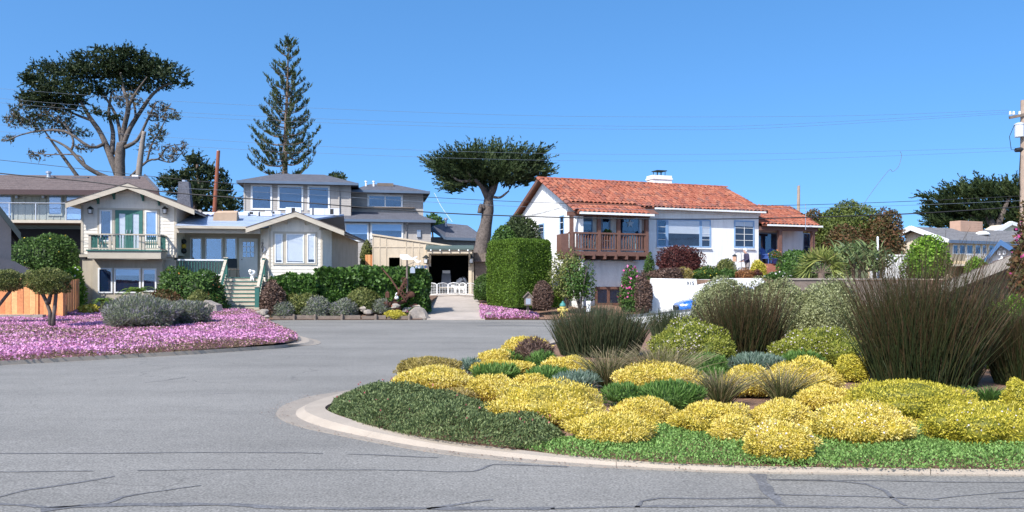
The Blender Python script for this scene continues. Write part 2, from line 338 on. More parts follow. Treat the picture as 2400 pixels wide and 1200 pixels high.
# ------------------------------------------------------------------ ground, road, driveway
def ss(a, b, x): t = min(1, max(0, (x - a) / (b - a))); return t * t * (3 - 2 * t)
def terrain(x, y): return -.06 + (1.03 * ss(39, 51, y) + 2.9 * ss(52, 90, y)) * 1.0
xs = [-4000, -800, -200] + list(range(-90, 91, 6)) + [200, 800, 4000]; ys = [-120, -10, 20] + [36 + 2 * i for i in range(32)] + [130, 300, 1200, 5500]
g = MB(); g.v = [(x, y, terrain(x, y)) for y in ys for x in xs]; nx = len(xs)
g.f = [(j * nx + i, j * nx + i + 1, (j + 1) * nx + i + 1, (j + 1) * nx + i) for j in range(len(ys) - 1) for i in range(nx - 1)]
tag(g.build('ground', M['grassland'], smooth=True), kind='structure')
rd = MB().add([(-90, -20, 0), (90, -20, 0), (90, 38.35, 0), (-90, 38.35, 0)], [(0, 1, 2, 3)])
road = tag(rd.build('road', M['asphalt']), kind='structure')
def seam(pts, w, name='tar_seam', z=.004, m='tar', px=True):
    ps = [G(*p) if px else Vector((*p, 0)) for p in pts]; q = []                     # densify and roughen
    for a, b in zip(ps, ps[1:]):
        n = max(2, int((b - a).length / .12)); n = min(n, 60)
        q += [a.lerp(b, i / n) for i in range(n)]
    q.append(ps[-1]); V = []; k = len(q); rr = random.Random(len(pts) * 17 + int(pts[0][0]))
    wob = 0
    for i, p in enumerate(q):
        d = (q[min(i + 1, k - 1)] - q[max(0, i - 1)]); d.z = 0; d.normalize(); s = Vector((-d.y, d.x, 0))
        ww = (w if not hasattr(w, '__len__') else w[0] + (w[1] - w[0]) * i / k) * (.55 + .75 * rr.random()) / 2; wob = wob * .8 + rr.uniform(-.01, .01)
        V += [p + s * (ww + wob) + Vector((0, 0, z)), p - s * (ww - wob) + Vector((0, 0, z))]
    gap = [False] * k
    if (w if not hasattr(w, '__len__') else max(w)) < .04:
        for i in range(0, k, 9):
            if rr.random() < .3:
                for j in range(i, min(k, i + rr.randint(2, 6))): gap[j] = True
    MB().add(V, [(2 * i, 2 * i + 1, 2 * i + 3, 2 * i + 2) for i in range(k - 1) if not gap[i]]).build(name, M[m], road)['kind'] = 'stuff'
for pts, w in [
    ([(-80, 1063), (200, 1063), (450, 1062), (700, 1062), (870, 1067), (1060, 1074)], .028),
    ([(-80, 1107), (250, 1104), (500, 1102), (850, 1102), (1050, 1106), (1110, 1105)], .02),
    ([(1110, 1105), (1135, 1096), (1155, 1089), (1230, 1090), (1330, 1094)], .035),
    ([(-80, 1178), (0, 1166), (60, 1150), (180, 1132), (268, 1117)], (.02, .06)),
    ([(-80, 1183), (0, 1184), (60, 1186), (110, 1190), (160, 1187)], .05),
    ([(95, 1194), (130, 1190), (200, 1184), (250, 1180), (285, 1166), (350, 1155), (470, 1138)], (.06, .015)),
    ([(95, 1199), (170, 1188), (300, 1183), (550, 1183), (650, 1191), (1000, 1193), (1300, 1192)], .075),
    ([(1290, 1192), (1500, 1189), (1800, 1187), (2100, 1190), (2500, 1190)], .05),
    ([(1000, 1193), (1080, 1181), (1155, 1171)], (.07, .02)),
    ([(1490, 1190), (1500, 1175), (1550, 1167), (1680, 1169), (1800, 1168)], .03),
    ([(1772, 1111), (1782, 1125), (1795, 1140), (1798, 1152), (1818, 1168), (1830, 1184)], (.16, .05)),
    ([(1800, 1125), (1950, 1127), (2030, 1135), (2075, 1150), (2090, 1165), (2125, 1186)], .04),
    ([(1815, 1160), (1950, 1162), (2080, 1166), (2200, 1172), (2300, 1168), (2500, 1168)], .03),
    ([(1800, 1124), (2000, 1128), (2200, 1131), (2500, 1132)], .022),
    ([(2190, 1170), (2300, 1160), (2420, 1150)], .02),
    ([(640, 757), (830, 756), (1030, 757), (1270, 757)], .2), ([(1120, 764), (1200, 762), (1280, 765)], .3),
    ([(820, 804), (880, 803), (930, 801)], .03), ([(340, 897), (390, 892), (435, 884)], .02), ([(420, 940), (470, 925), (560, 922)], .015)]:
    seam(pts, w)
# driveway up to the garage: cast slabs with open joints
dw = tag(bpy.data.objects.new('driveway', None), kind='structure'); COL.objects.link(dw)
a0, a1 = P(1000, 749, 38.3), P(1137, 749, 38.3); b0, b1 = P(997, 689, 51), P(1116, 689, 51)
cuts = [0, .22, .40, .60, .80, 1.02]
for i in range(5):
    t0, t1 = cuts[i] + .002, cuts[i + 1] - .002
    f = lambda A, Bv, t: A.lerp(Bv, t) + Vector((0, 0, .02))
    MB().slab([f(a0, b0, t0), f(a1, b1, t0), f(a1, b1, t1), f(a0, b0, t1)], .15).build('slab', M['drive'], dw)

# ------------------------------------------------------------------ kerbs
def kerb(name, O, I, zi, gut=.5, cut=2.6):
    root = tag(bpy.data.objects.new(name, None), kind='structure'); COL.objects.link(root)
    n = len(O); st = []
    for i in range(n):
        o, q = O[i], I[i]; m = o.lerp(q, gut); z = zi[i] if hasattr(zi, '__len__') else zi
        st.append((Vector((o.x, o.y, .006)), Vector((m.x, m.y, .012)), Vector((m.x, m.y, 0)).lerp(Vector((q.x, q.y, 0)), .3) + Vector((0, 0, z * .8)), Vector((q.x, q.y, z))))
    D = []                                                                  # densify with catmull-rom
    for i in range(n - 1):
        a, b, c, d = st[max(0, i - 1)], st[i], st[i + 1], st[min(n - 1, i + 2)]
        for k in range(6):
            t = k / 6; D.append(tuple(.5 * (2 * b[j] + (c[j] - a[j]) * t + (2 * a[j] - 5 * b[j] + 4 * c[j] - d[j]) * t * t + (3 * b[j] - a[j] - 3 * c[j] + d[j]) * t ** 3) for j in range(4)))
    D.append(st[-1]); run = 0; seg = [D[0]]
    def flush(seg):
        k = len(seg); V = []; V2 = []
        for s in seg: V += [s[1] + Vector((0, 0, -.1)), s[1], s[2], s[3], s[3] + Vector((0, 0, -.2))]; V2 += [s[0] + Vector((0, 0, -.1)), s[0], s[1] + Vector((0, 0, .0005))]
        o = MB().add(V, [(5 * i + j, 5 * i + j + 1, 5 * (i + 1) + j + 1, 5 * (i + 1) + j) for i in range(k - 1) for j in range(4)] + [(0, 1, 2, 3, 4), tuple(5 * (k - 1) + j for j in (4, 3, 2, 1, 0))]).build('kerb_section', M['concrete'], root)
        MB().add(V2, [(3 * i + j, 3 * i + j + 1, 3 * (i + 1) + j + 1, 3 * (i + 1) + j) for i in range(k - 1) for j in range(2)]).build('gutter_section', M['gutter'], root)
    for a, b in zip(D, D[1:]):
        run += (b[3] - a[3]).length
        if run > cut:
            e = tuple(a[j].lerp(b[j], .97) for j in range(4)); seg.append(e); flush(seg); seg = [b]; run = 0
        else: seg.append(b)
    if len(seg) > 1: flush(seg)
    return root
Opx = [(2900, 1120), (2400, 1117), (2080, 1114), (1758, 1110), (1560, 1103), (1337, 1092), (1200, 1081), (1073, 1069), (970, 1054), (870, 1036), (780, 1018), (708, 1002), (665, 987), (648, 973), (655, 957), (680, 944), (733, 928), (800, 918), (880, 903), (1000, 876), (1150, 840), (1250, 808), (1330, 785)]
Ipx = [(2900, 1103), (2400, 1100), (2080, 1097), (1758, 1092), (1560, 1085), (1337, 1067), (1207, 1053), (1073, 1037), (1000, 1026), (940, 1014), (880, 1000), (830, 985), (785, 970), (763, 958), (768, 949), (795, 939), (835, 927), (885, 915), (950, 899), (1050, 872), (1190, 836), (1290, 805), (1370, 783)]
ZI = [.05, .05, .05, .05, .05, .055, .06, .06, .07, .08, .09, .1, .1, .1, .1, .1, .1, .1, .1, .1, .1, .1, .1]
ISL_O = [G(*p) for p in Opx]; ISL_I = [G(p[0], p[1], z) for p, z in zip(Ipx, ZI)]
kerb('kerb', ISL_O, ISL_I, ZI, .4)
isl = [(p.x, p.y) for p in ISL_I] + [(4.5, 29), (9, 33), (40, 33), (40, 6.9)]
s = MB(); s.v = [(x, y, .045) for x, y in isl]; s.f = [tuple(range(len(isl)))]
tag(s.build('planting_bed', M['mulch']), kind='structure')
O2 = [(-400, 872), (-150, 859), (0, 850), (150, 842), (300, 834), (450, 826), (600, 817), (690, 812), (735, 809), (752, 804), (742, 797), (712, 790), (670, 776), (640, 763), (612, 750)]
I2 = [(-400, 868), (-150, 855), (0, 846), (150, 838), (300, 830), (450, 822), (590, 813), (660, 808), (690, 803), (700, 797), (694, 790), (672, 782), (640, 771), (615, 759), (596, 748)]
L_O = [G(*p) for p in O2]; L_I = [G(p[0], p[1], .09) for p in I2]
kerb('kerb', L_O, L_I, .09, .3)
def inpoly(x, y, poly):
    x = np.asarray(x); y = np.asarray(y); r = np.zeros(x.shape, bool); n = len(poly)
    for i in range(n):
        x0, y0 = poly[i]; x1, y1 = poly[(i + 1) % n]
        if y0 == y1: continue
        c = ((y0 > y) != (y1 > y)) & (x < (x1 - x0) * (y - y0) / (y1 - y0) + x0); r ^= c
    return r
def edgedist(x, y, poly):
    d = np.full(x.shape, 1e9); n = len(poly)
    for i in range(n):
        ax, ay = poly[i]; bx, by = poly[(i + 1) % n]; vx, vy = bx - ax, by - ay; l = vx * vx + vy * vy + 1e-9
        t = np.clip(((x - ax) * vx + (y - ay) * vy) / l, 0, 1); d = np.minimum(d, np.hypot(x - ax - t * vx, y - ay - t * vy))
    return d
def n2(seed, fr=(1, 4), k=8):
    r = np.random.default_rng(seed); a = r.uniform(0, 6.3, k); f = r.uniform(*fr, k); p = r.uniform(0, 6.3, k)
    return lambda x, y: sum(np.sin((x * math.cos(a[i]) + y * math.sin(a[i])) * f[i] + p[i]) for i in range(k)) / math.sqrt(k) * .8
def sample(poly, n):
    xs = [p[0] for p in poly]; ys = [p[1] for p in poly]; X = np.zeros(0); Y = np.zeros(0)
    while len(X) < n:
        x = RNG.uniform(min(xs), max(xs), n * 2); y = RNG.uniform(min(ys), max(ys), n * 2); k = inpoly(x, y, poly); X = np.concatenate([X, x[k]]); Y = np.concatenate([Y, y[k]])
    return X[:n], Y[:n]
# pink bed in front of the cream house
def bedz(x, y): return .08 + np.clip(.019 * (np.asarray(y) - 17.5), 0, .42)
BED = [(p.x, p.y) for p in L_I] + [(-12.3, 37.6), (-19.5, 37.8), (-22, 33), (-40, 31)]
gx = np.arange(-32, -5, .25); gy = np.arange(15, 39, .25); m_ = MB()
GX, GY = [q.ravel() for q in np.meshgrid(gx, gy)]; OK = inpoly(GX, GY, BED) & inpoly(GX + .25, GY, BED) & inpoly(GX, GY + .25, BED) & inpoly(GX + .25, GY + .25, BED)
for x, y in zip(GX[OK], GY[OK]):
        if True:
            m_.add([(x, y, bedz(x, y) - .03), (x + .25, y, bedz(x, y) - .03), (x + .25, y + .25, bedz(x, y + .25) - .03), (x, y + .25, bedz(x, y + .25) - .03)], [(0, 1, 2, 3)])
tag(m_.build('flower_bed', mat('ice_plant_mat', (.17, .12, .075), .95, .3, 4, .8, 30)), kind='structure')
# banked soil of the strip in front of the low hedge, and of the cream house's lot
def lot(name, pts, m):
    return tag(MB().add(pts, [tuple(range(len(pts)))]).build(name, M[m]), kind='structure')
lot('garden_slope', [(-11.9, 38.3, .03), (-4.3, 38.3, .03), (-4.4, 42, .75), (-4.6, 51, 1.06), (-12, 51, 1.06), (-12, 42, .8)], 'soil')
lot('house_lot', [(-45, 31, .45), (-22, 33, .45), (-19.5, 37.7, .46), (-12.2, 37.9, .35), (-12.1, 42, .8), (-12.1, 56, 1.3), (-45, 56, 1.3)], 'soil')
lot('verge', [(-1.35, 38.4, .03), (2.6, 38.4, .03), (6, 38.4, .05), (6, 43.5, .5), (1.5, 50, 1.0), (-2.2, 50, 1.0)], 'mulch')
# ------------------------------------------------------------------ house-building helpers
def ring(mb, u0, u1, z0, z1, w, v0, v1):
    mb.box(u0, u1, v0, v1, z1 - w, z1); mb.box(u0, u1, v0, v1, z0, z0 + w)
    mb.box(u0, u0 + w, v0, v1, z0 + w, z1 - w); return mb.box(u1 - w, u1, v0, v1, z0 + w, z1 - w)
def win_uz(root, u0, u1, z0, z1, v, frame='white', fw=.06, cols=1, rows=1, blind=0., glass='glass', mun=None, name='window', sill=False, casing=None, cw=.1, proud=.05, bars=None):
    if casing: ring(MB(), u0 - cw, u1 + cw, z0 - cw, z1 + cw, cw - .002, v - .035, v).build('casing', M[casing], root)
    w = ring(MB(), u0, u1, z0, z1, fw, v - proud, v).build(name, M[frame], root)
    a, b, c, d = u0 + fw, u1 - fw, z0 + fw, z1 - fw
    B('interior', M['interior'], w, a - .004, b + .004, v - .008, v - .003, c - .004, d + .004)
    if blind: B('blind', M['blind'], w, a, b, v - .018, v - .010, d - (d - c) * blind, d)
    B('pane', M[glass], w, a - .003, b + .003, v - .030, v - .026, c - .003, d + .003)
    mm = M[mun or frame]
    for i in range(1, cols): x = a + (b - a) * i / cols; B('muntin', mm, w, x - .014, x + .014, v - .044, v - .031, c, d)
    for j in range(1, rows): z = c + (d - c) * j / rows; B('muntin', mm, w, a, b, v - .042, v - .0312, z - .012, z + .012)
    for t in bars or []: x = a + (b - a) * t; B('mullion', mm, w, x - .04, x + .04, v - proud, v - .0315, c, d)
    if sill: B('sill', M[frame], w, u0 - .05, u1 + .05, v - proud - .06, v - .001, z0 - .06, z0 - .002)
    return w
def win(root, F, x0, y0, x1, y1, v, **k):
    u0, za = F.uz(x0, y0, v); u1, zb = F.uz(x1, y1, v); _, zc = F.uz(x1, y0, v); _, zd = F.uz(x0, y1, v)
    return win_uz(root, u0, u1, (zb + zd) / 2, (za + zc) / 2, v, **k)
def boards(parent, m, lo, hi, z0, z1, pitch, v, thick=.022, name='board'):
    z = z0
    while z < z1 - .03:
        t = min(z + pitch, z1); a0, b0, a1, b1 = lo(z), hi(z), lo(t), hi(t)
        if b1 - a1 > .06:
            y0, y1 = v - thick, v - .006
            MB().hexa([(a0, y0, z + .004), (b0, y0, z + .004), (b0, v + .01, z + .004), (a0, v + .01, z + .004), (a1, y1, t), (b1, y1, t), (b1, v + .01, t), (a1, v + .01, t)]).build(name, m, parent)
        z = t
def text_mesh(s, size, m, parent, loc, rot=(math.pi / 2, 0, 0), name='lettering'):
    c = bpy.data.curves.new('t', 'FONT'); c.body = s; c.size = size; c.extrude = .006; c.align_x = 'CENTER'
    o = bpy.data.objects.new('t', c); COL.objects.link(o); bpy.context.view_layer.update()
    me = bpy.data.meshes.new_from_object(o); bpy.data.objects.remove(o)
    return link(name, me, m, parent, loc, rot)
def gable_roof(root, ul, zl, up, zp, ur, zr, v0, v1, top, soffit, barge, th=.1, bw=.26, ur1=None, zr1=None):
    bk = {ur: ur1 if ur1 is not None else ur}; zk = {ur: zr1 if zr1 is not None else zr}; K = lambda q: bk.get(q, q); KZ = lambda q, zz: zk.get(q, zz)
    r = MB()
    for (a, za, b, zb) in ((ul, zl, up, zp), (up, zp, ur, zr)):
        r.hexa([(a, v0, za - th), (b, v0, zb - th), (K(b), v1, KZ(b, zb) - th), (a, v1, za - th), (a, v0, za), (b, v0, zb), (K(b), v1, KZ(b, zb)), (a, v1, za)])
    roof = r.build('roof', M[top], root)
    s = MB()
    for (a, za, b, zb) in ((ul, zl, up, zp), (up, zp, ur, zr)):
        s.hexa([(a, v0 + .02, za - th - .04), (b, v0 + .02, zb - th - .04), (K(b), v1, KZ(b, zb) - th - .04), (a, v1, za - th - .04), (a, v0 + .02, za - th - .003), (b, v0 + .02, zb - th - .003), (K(b), v1, KZ(b, zb) - th - .003), (a, v1, za - th - .003)])
    s.build('soffit', M[soffit], roof)
    for (a, za, b, zb) in ((ul - .02, zl - .01, up, zp), (up, zp, ur + .02, zr - .01)):
        MB().hexa([(a, v0 - .05, za - bw), (b, v0 - .05, zb - bw), (b, v0 - .005, zb - bw), (a, v0 - .005, za - bw), (a, v0 - .05, za + .012), (b, v0 - .05, zb + .012), (b, v0 - .005, zb + .012), (a, v0 - .005, za + .012)]).build('barge_board', M[barge], roof)
        MB().hexa([(a, v0 - .07, za + .014), (b, v0 - .07, zb + .014), (b, v0 + .1, zb + .014), (a, v0 + .1, za + .014), (a, v0 - .07, za + .045), (b, v0 - .07, zb + .045), (b, v0 + .1, zb + .045), (a, v0 + .1, za + .045)]).build('drip_edge', M['umber'], roof)
    return roof
def lantern(root, u, z, v, s=1.):
    l = MB(); l.box(u - .03 * s, u + .03 * s, v - .16 * s, v, z + .02, z + .06); l.lathe([(.02 * s, .16 * s), (.15 * s, .05 * s), (.15 * s, .03 * s)], 6, (u, v - .17 * s, z)); l.lathe([(.10 * s, -.2 * s), (.10 * s, -.18 * s)], 6, (u, v - .17 * s, z))
    for k in range(4): a = k * 1.57 + .78; l.bar((u + .1 * s * math.cos(a), v - .17 * s + .1 * s * math.sin(a), z - .19 * s), (u + .12 * s * math.cos(a), v - .17 * s + .12 * s * math.sin(a), z + .04), .015, .015)
    o = l.build('wall_lantern', M['iron'], root); MB().lathe([(.07 * s, -.17 * s), (.09 * s, 0)], 6, (u, v - .17 * s, z)).build('lamp_glass', M['white'], o); return o

# ------------------------------------------------------------------ cream house with the green balcony doors
F = LF = Frame(-21.5, 40, 10)
H = thing('cream_house', 'cream clapboard house with green balcony doors, green-edged steps and unfinished roof', 'house', (F.X0, F.Y0, 0), F.th)
u = lambda x, v=0., y=600: F.uz(x, y, v)[0]
z = lambda x, y, v=0.: F.uz(x, y, v)[1]
ul, zl = F.uz(155, 475, -.7); up, zp = F.uz(299, 430, -.7); ur, zr = F.uz(455, 491, -.7)
gr = gable_roof(H, ul, zl, up, zp, ur, zr, -.7, 5.5, 'umber', 'trim', 'trim')
u0, u1 = u(190), u(414); zb = z(300, 597)
rakeL = lambda q: zl + (zp - zl) * (q - ul) / (up - ul) - .16; rakeR = lambda q: zp + (zr - zp) * (q - up) / (ur - up) - .16
gw = MB().prism([(u0, zb), (u1, zb), (u1, rakeR(u1)), (up, zp - .17), (u0, rakeL(u0))], 0, .15)
gw.box(u0 + .02, u1 - .02, .16, 5.3, zb, min(rakeL(u0), rakeR(u1)) - .05); W1 = gw.build('wall', M['cream'], H)
lo = lambda zz: max(u0 + .12, ul + (zz + .17 - zl) / (zp - zl) * (up - ul)); hi = lambda zz: min(u1 - .12, up + (zp - zz - .17) / (zp - zr) * (ur - up))
boards(W1, M['cream'], lo, hi, zb, zp - .3, .172, 0)
for a in (u0, u1 - .115): B('corner_board', M['trim'], W1, a, a + .115, -.03, -.0005, zb, min(rakeL(u0), rakeR(u1)) - .02)
B('band_board', M['trim'], H, u0 - .06, u1 + .06, -.08, .05, z(300, 603), zb - .003)
for x, y in ((230, 463), (267, 452), (335, 456), (373, 467)):
    a, q = F.uz(x, y, -.1); k = MB(); k.box(a - .05, a + .05, -.66, -.024, q + .05, q + .16); k.bar((a, -.08, q - .32), (a, -.08, q + .05), .09, .1); k.bar((a, -.08, q - .25), (a, -.5, q + .05), .07, .08); k.build('bracket', M['green'], H)
for x in (215, 389): lantern(H, u(x), z(x, 492), -.03, 1.05)
win(H, F, 234, 492, 263, 566, -.024, frame='white', fw=.07, casing='trim', cw=.1)
win(H, F, 340, 494, 369, 566, -.024, frame='white', fw=.07, blind=.9, casing='trim', cw=.1)
d0, d1 = u(271), u(335); dz0, dz1 = z(300, 590), z(300, 493); dm = (d0 + d1) / 2
ring(MB(), d0 - .1, d1 + .1, dz0 - .05, dz1 + .1, .1, -.045, -.0245).build('casing', M['trim'], H)
for a, b in ((d0, dm - .004), (dm + .004, d1)):
    dr = ring(MB(), a, b, dz0, dz1, .17, -.08, -.026).build('door', M['green'], H)
    B('blind', M['blind'], dr, a + .17, b - .17, -.045, -.04, dz0 + .17, dz1 - .17); B('pane', M['glass2'], dr, a + .168, b - .168, -.058, -.054, dz0 + .168, dz1 - .168)
    B('handle', M['steel'], dr, (b - .1 if a == d0 else a + .06), (b - .06 if a == d0 else a + .1), -.12, -.081, dz0 + .95, dz0 + 1.1)
# balcony
vb = -1.25; a, b = u(205, vb), u(377, vb); zt, zf = z(290, 587, vb), z(290, 606, vb)
bal = MB().box(a, b, vb, -.09, zf, zt - .03).build('balcony', M['trim'], H)
B('deck_edge', M['green'], bal, a - .05, b + .05, vb - .06, -.09, zt - .027, zt + .03)
zr0 = z(290, 549, vb)
for x in (210, 257, 267, 328, 336, 373): q = u(x, vb); B('post', M['trim'], bal, q - .055, q + .055, vb + .0, vb + .1, zt + .031, zr0 - .045)
B('handrail', M['trim'], bal, a - .02, b + .02, vb - .05, vb + .15, zr0 - .042, zr0 + .02); B('bottom_rail', M['trim'], bal, a + .02, b - .02, vb + .025, vb + .075, zt + .06, zt + .12)
for s_, e in ((a + .02, 1), (b - .12, 1)):
    B('handrail', M['trim'], bal, s_, s_ + .12, vb + .152, -.03, zr0 - .042, zr0 + .018); B('bottom_rail', M['trim'], bal, s_ + .03, s_ + .09, vb + .12, -.03, zt + .06, zt + .12)
    for k in range(6): y = vb + .28 + k * .16; B('baluster', M['green'], bal, s_ + .04, s_ + .08, y, y + .04, zt + .121, zr0 - .043)
for g0, g1, n in ((213, 254, 5), (270, 325, 7), (339, 370, 5)):
    for k in range(1, n + 1): q = u(g0 + (g1 - g0) * k / (n + 1), vb); B('baluster', M['green'], bal, q - .018, q + .018, vb + .03, vb + .066, zt + .121, zr0 - .043)
# lower storey
zg = .3
lw = MB().box(u(192), u(412), .05, 5.2, zg, zb - .25).build('lower_wall', M['olive'], H)
c0, c1 = u(217, -.4), u(381, -.4); B('lower_bay', M['olive'], H, c0, c1, -.4, .045, zg + .35, zf - .02)
for x0, x1, y0, y1, bl in ((230, 264, 628, 687, 0), (268, 330, 628, 687, .28), (334, 367, 629, 684, .2)): win(H, F, x0, y0, x1, y1, -.401, frame='white', fw=.07, blind=bl)
B('garden_step', M['oldwood'], H, c0, c1, -.5, -.402, zg + .2, zg + .345)
# porch: floor, back wall, windows, door, roof
pv = 1.9; zp0 = z(565, 650, 0); pa, pb = u(416), u(612)
B('porch_floor', M['trim'], H, pa, pb + .02, -.02, pv, zp0 - .25, zp0 - .04); B('floor_edge', M['green'], H, pa, pb, -.06, pv, zp0 - .037, zp0)
B('under_porch', M['olive'], H, pa, pb, .02, pv + .3, zg, zp0 - .255)
zh = z(515, 532, -.35)
PW = MB().box(pa - .6, pb + .4, pv, pv + .15, zp0, zh).build('porch_wall', M['trim'], H)
for x0, x1, bl in ((446, 474, 0), (481, 522, 0), (528, 555, 0)): win(H, F, x0, 557, x1, 613, pv, frame='white', fw=.07, glass='glass3')
q0, q1 = F.uz(561, 559, pv)[0], F.uz(604, 559, pv)[0]; qz1 = F.uz(580, 559, pv)[1]
dr = ring(MB(), q0, q1, zp0 + .005, qz1, .09, pv - .06, pv - .001).build('door', M['white'], H)
B('door_leaf', M['white'], dr, q0 + .091, q1 - .091, pv - .03, pv - .002, zp0 + .095, qz1 - .091)
w0, w1, y0, y1 = q0 + .17, q1 - .17, zp0 + (qz1 - zp0) * .52, qz1 - .17
B('interior', M['interior'], dr, w0, w1, pv - .036, pv - .0305, y0, y1); B('pane', M['glass3'], dr, w0, w1, pv - .048, pv - .044, y0, y1)
for i in range(4): x = w0 + (w1 - w0) * i / 3; B('muntin', M['white'], dr, x - .016, x + .016, pv - .06, pv - .0485, y0, y1)
for i in range(4): x = y0 + (y1 - y0) * i / 3; B('muntin', M['white'], dr, w0, w1, pv - .0595, pv - .0487, x - .016, x + .016)
ring(MB(), w0, w1, zp0 + .25, y0 - .15, .05, pv - .04, pv - .0302).build('door_panel', M['white'], dr); B('handle', M['iron'], dr, q0 + .12, q0 + .16, pv - .1, pv - .031, zp0 + .95, zp0 + 1.0)
B('beam', M['trim'], H, pa, pb, -.35, -.15, zh - .32, zh - .06)
# unfinished roof over the porch and behind
rv = 4.2; zr1 = z(600, 499, rv); xr = F.uz(806, 505, rv)[0]
MR = MB().hexa([(pa, -.5, zh - .05), (pb + .1, -.5, zh - .05), (xr, rv, zr1 - .1), (pa, rv, zr1 - .1), (pa, -.5, zh + .05), (pb + .1, -.5, zh + .05), (xr, rv, zr1), (pa, rv, zr1)]).build('porch_roof', M['under'], H)
MB().hexa([(pa, rv, zr1 - .1), (xr, rv, zr1 - .1), (xr, 8.5, zh - .1), (pa, 8.5, zh - .1), (pa, rv, zr1), (xr, rv, zr1), (xr, 8.5, zh), (pa, 8.5, zh)]).build('roof_slope', M['under'], H)
B('gutter', M['trim'], MR, pa, pb - .3, -.62, -.505, zh - .1, zh + .03)
rz = lambda v: zh + .05 + (zr1 - zh - .05) * (v + .5) / (rv + .5)
for i in range(1, 5):                                                       # lapped felt courses
    v = -.5 + i * .95; e0 = pa + .02; e1 = pb + .05 + (xr - pb - .1) * (v + .5) / (rv + .5)
    MB().hexa([(e0, v, rz(v) + .003), (e1, v, rz(v) + .003), (e1, v + .9, rz(v + .9) + .001), (e0, v + .9, rz(v + .9) + .001), (e0, v, rz(v) + .015), (e1, v, rz(v) + .015), (e1, v + .9, rz(v + .9) + .006), (e0, v + .9, rz(v + .9) + .006)]).build('felt_course', M['under'], MR)
# right-hand bay with its own gable
vl = -.6; ul, zl = F.uz(577, 534, vl); up, zp = F.uz(693, 497, vl); ur, zr = F.uz(806, 541, vl)
ve = 5.; ur2, zr2 = F.uz(855, 563, ve)
gable_roof(H, ul, zl, up, zp, ur, zr, vl, ve, 'umber', 'trim', 'trim', bw=.24, ur1=ur2, zr1=zr2)
e0, e1, f0, f1 = u(630), u(756), F.uz(611, 600, .45)[0], F.uz(777, 600, .45)[0]; zbb = .6
rL = lambda q: zl + (zp - zl) * (q - ul) / (up - ul) - .16; rR = lambda q: zp + (zr - zp) * (q - up) / (ur - up) - .16
bw_ = MB().prism([(e0, zbb), (e1, zbb), (e1, rR(e1)), (up, zp - .17), (e0, rL(e0))], 0, .12)
BW = bw_.build('bay_wall', M['cream'], H)
for (x0, y0, x1, y1) in ((f0, .45, e0, 0), (e1, 0, f1, .45)):
    za = min(rL(max(x0, ul + .1)), rR(x1), rL(x1)) if x0 < up else min(rR(x0), rR(x1)); MB().hexa([(x0, y0, zbb), (x1, y1, zbb), (x1, y1 + .12, zbb), (x0, y0 + .12, zbb), (x0, y0, za), (x1, y1, za), (x1, y1 + .12, za), (x0, y0 + .12, za)]).build('bay_side', M['cream'], H)
    k = zbb
    while k < za - .05: t = min(k + .172, za); d = Vector((x1 - x0, y1 - y0, 0)).normalized(); nrm = Vector((d.y, -d.x, 0)) * .022; n2_ = Vector((d.y, -d.x, 0)) * .006; A = Vector((x0, y0, 0)); Bq = Vector((x1, y1, 0)); zz = Vector((0, 0, 1)); MB().hexa([A + nrm + zz * (k + .004), Bq + nrm + zz * (k + .004), Bq + zz * k, A + zz * k, A + n2_ + zz * t, Bq + n2_ + zz * t, Bq + zz * t, A + zz * t]).build('board', M['cream'], BW); k = t
boards(BW, M['cream'], lambda q: max(e0 + .1, ul + (q + .17 - zl) / (zp - zl) * (up - ul)), lambda q: min(e1 - .1, up + (zp - q - .17) / (zp - zr) * (ur - up)), zbb, zp - .3, .172, 0)
for a in (e0, e1 - .095): B('corner_board', M['trim'], BW, a, a + .095, -.035, -.0005, zbb, min(rL(e0), rR(e1)) - .02)
ring(MB(), u(640), u(743), z(690, 621), z(690, 543), .1, -.055, -.024).build('casing', M['trim'], H)
for x in (668, 717): B('casing', M['trim'], H, u(x - 3.5), u(x + 3.5), -.054, -.0241, z(690, 618), z(690, 547))
for x0, x1, bl in ((644, 663, .93), (671, 713, .97), (720, 739, .9)): win(H, F, x0, 548, x1, 617, -.0245, frame='white', fw=.055, blind=bl, glass='glass2')
for x, y in ((634, 530), (672, 515), (716, 517), (750, 528)):
    a, q = F.uz(x, y, -.1); k = MB(); k.box(a - .045, a + .045, -.56, -.024, q + .04, q + .13); k.bar((a, -.07, q - .2), (a, -.45, q + .05), .06, .07); k.build('bracket', M['trim'], H)
f2 = F.uz(839, 600, ve - .2)[0]; MB().hexa([(f1 - .2, .47, .5), (f1, .47, .5), (f2, ve - .2, .5), (f2 - .3, ve - .2, .5), (f1 - .2, .47, rR(f1) - .02), (f1, .47, rR(f1) - .02), (f2, ve - .2, zr2 - .1), (f2 - .3, ve - .2, zr2 - .1)]).build('side_wall', M['olive'], H)
B('bay_body', M['olive'], H, f0 + .02, f1 - .22, .6, ve - .2, .5, min(rL(f0), rR(f1)) - .08)
B('bay_body_front', M['olive'], H, f0 + .05, f1 - .05, .46, .598, .5, zbb + .3)
F901 = [text_mesh(c, .24, M['ink'], H, (u(613.5), -.04 + .3, z(613, 574 + 8 * i))) for i, c in enumerate('901')]
for o in F901: o.name = 'house_number'
B('number_board', M['trim'], H, u(610.5), u(616.5), .275, .3, z(613, 595), z(613, 560))
hb = MB().tube([(u(613), .2, z(613, 582)), (u(618), .15, z(618, 579)), (u(621), .12, z(621, 585)), (u(617), .12, z(617, 590)), (u(619), .12, z(619, 597))], [.02, .035, .06, .04, .015], 6); hb.tube([(u(620), .12, z(620, 584)), (u(626), .1, z(626, 588))], [.03, .008], 5)
tag(hb.build('wall_ornament', M['steel'], None, loc=(F.X0, F.Y0, 0), rot=(0, 0, F.th)), 'gray metal heron ornament on the clapboards beside the front door', 'ornament')
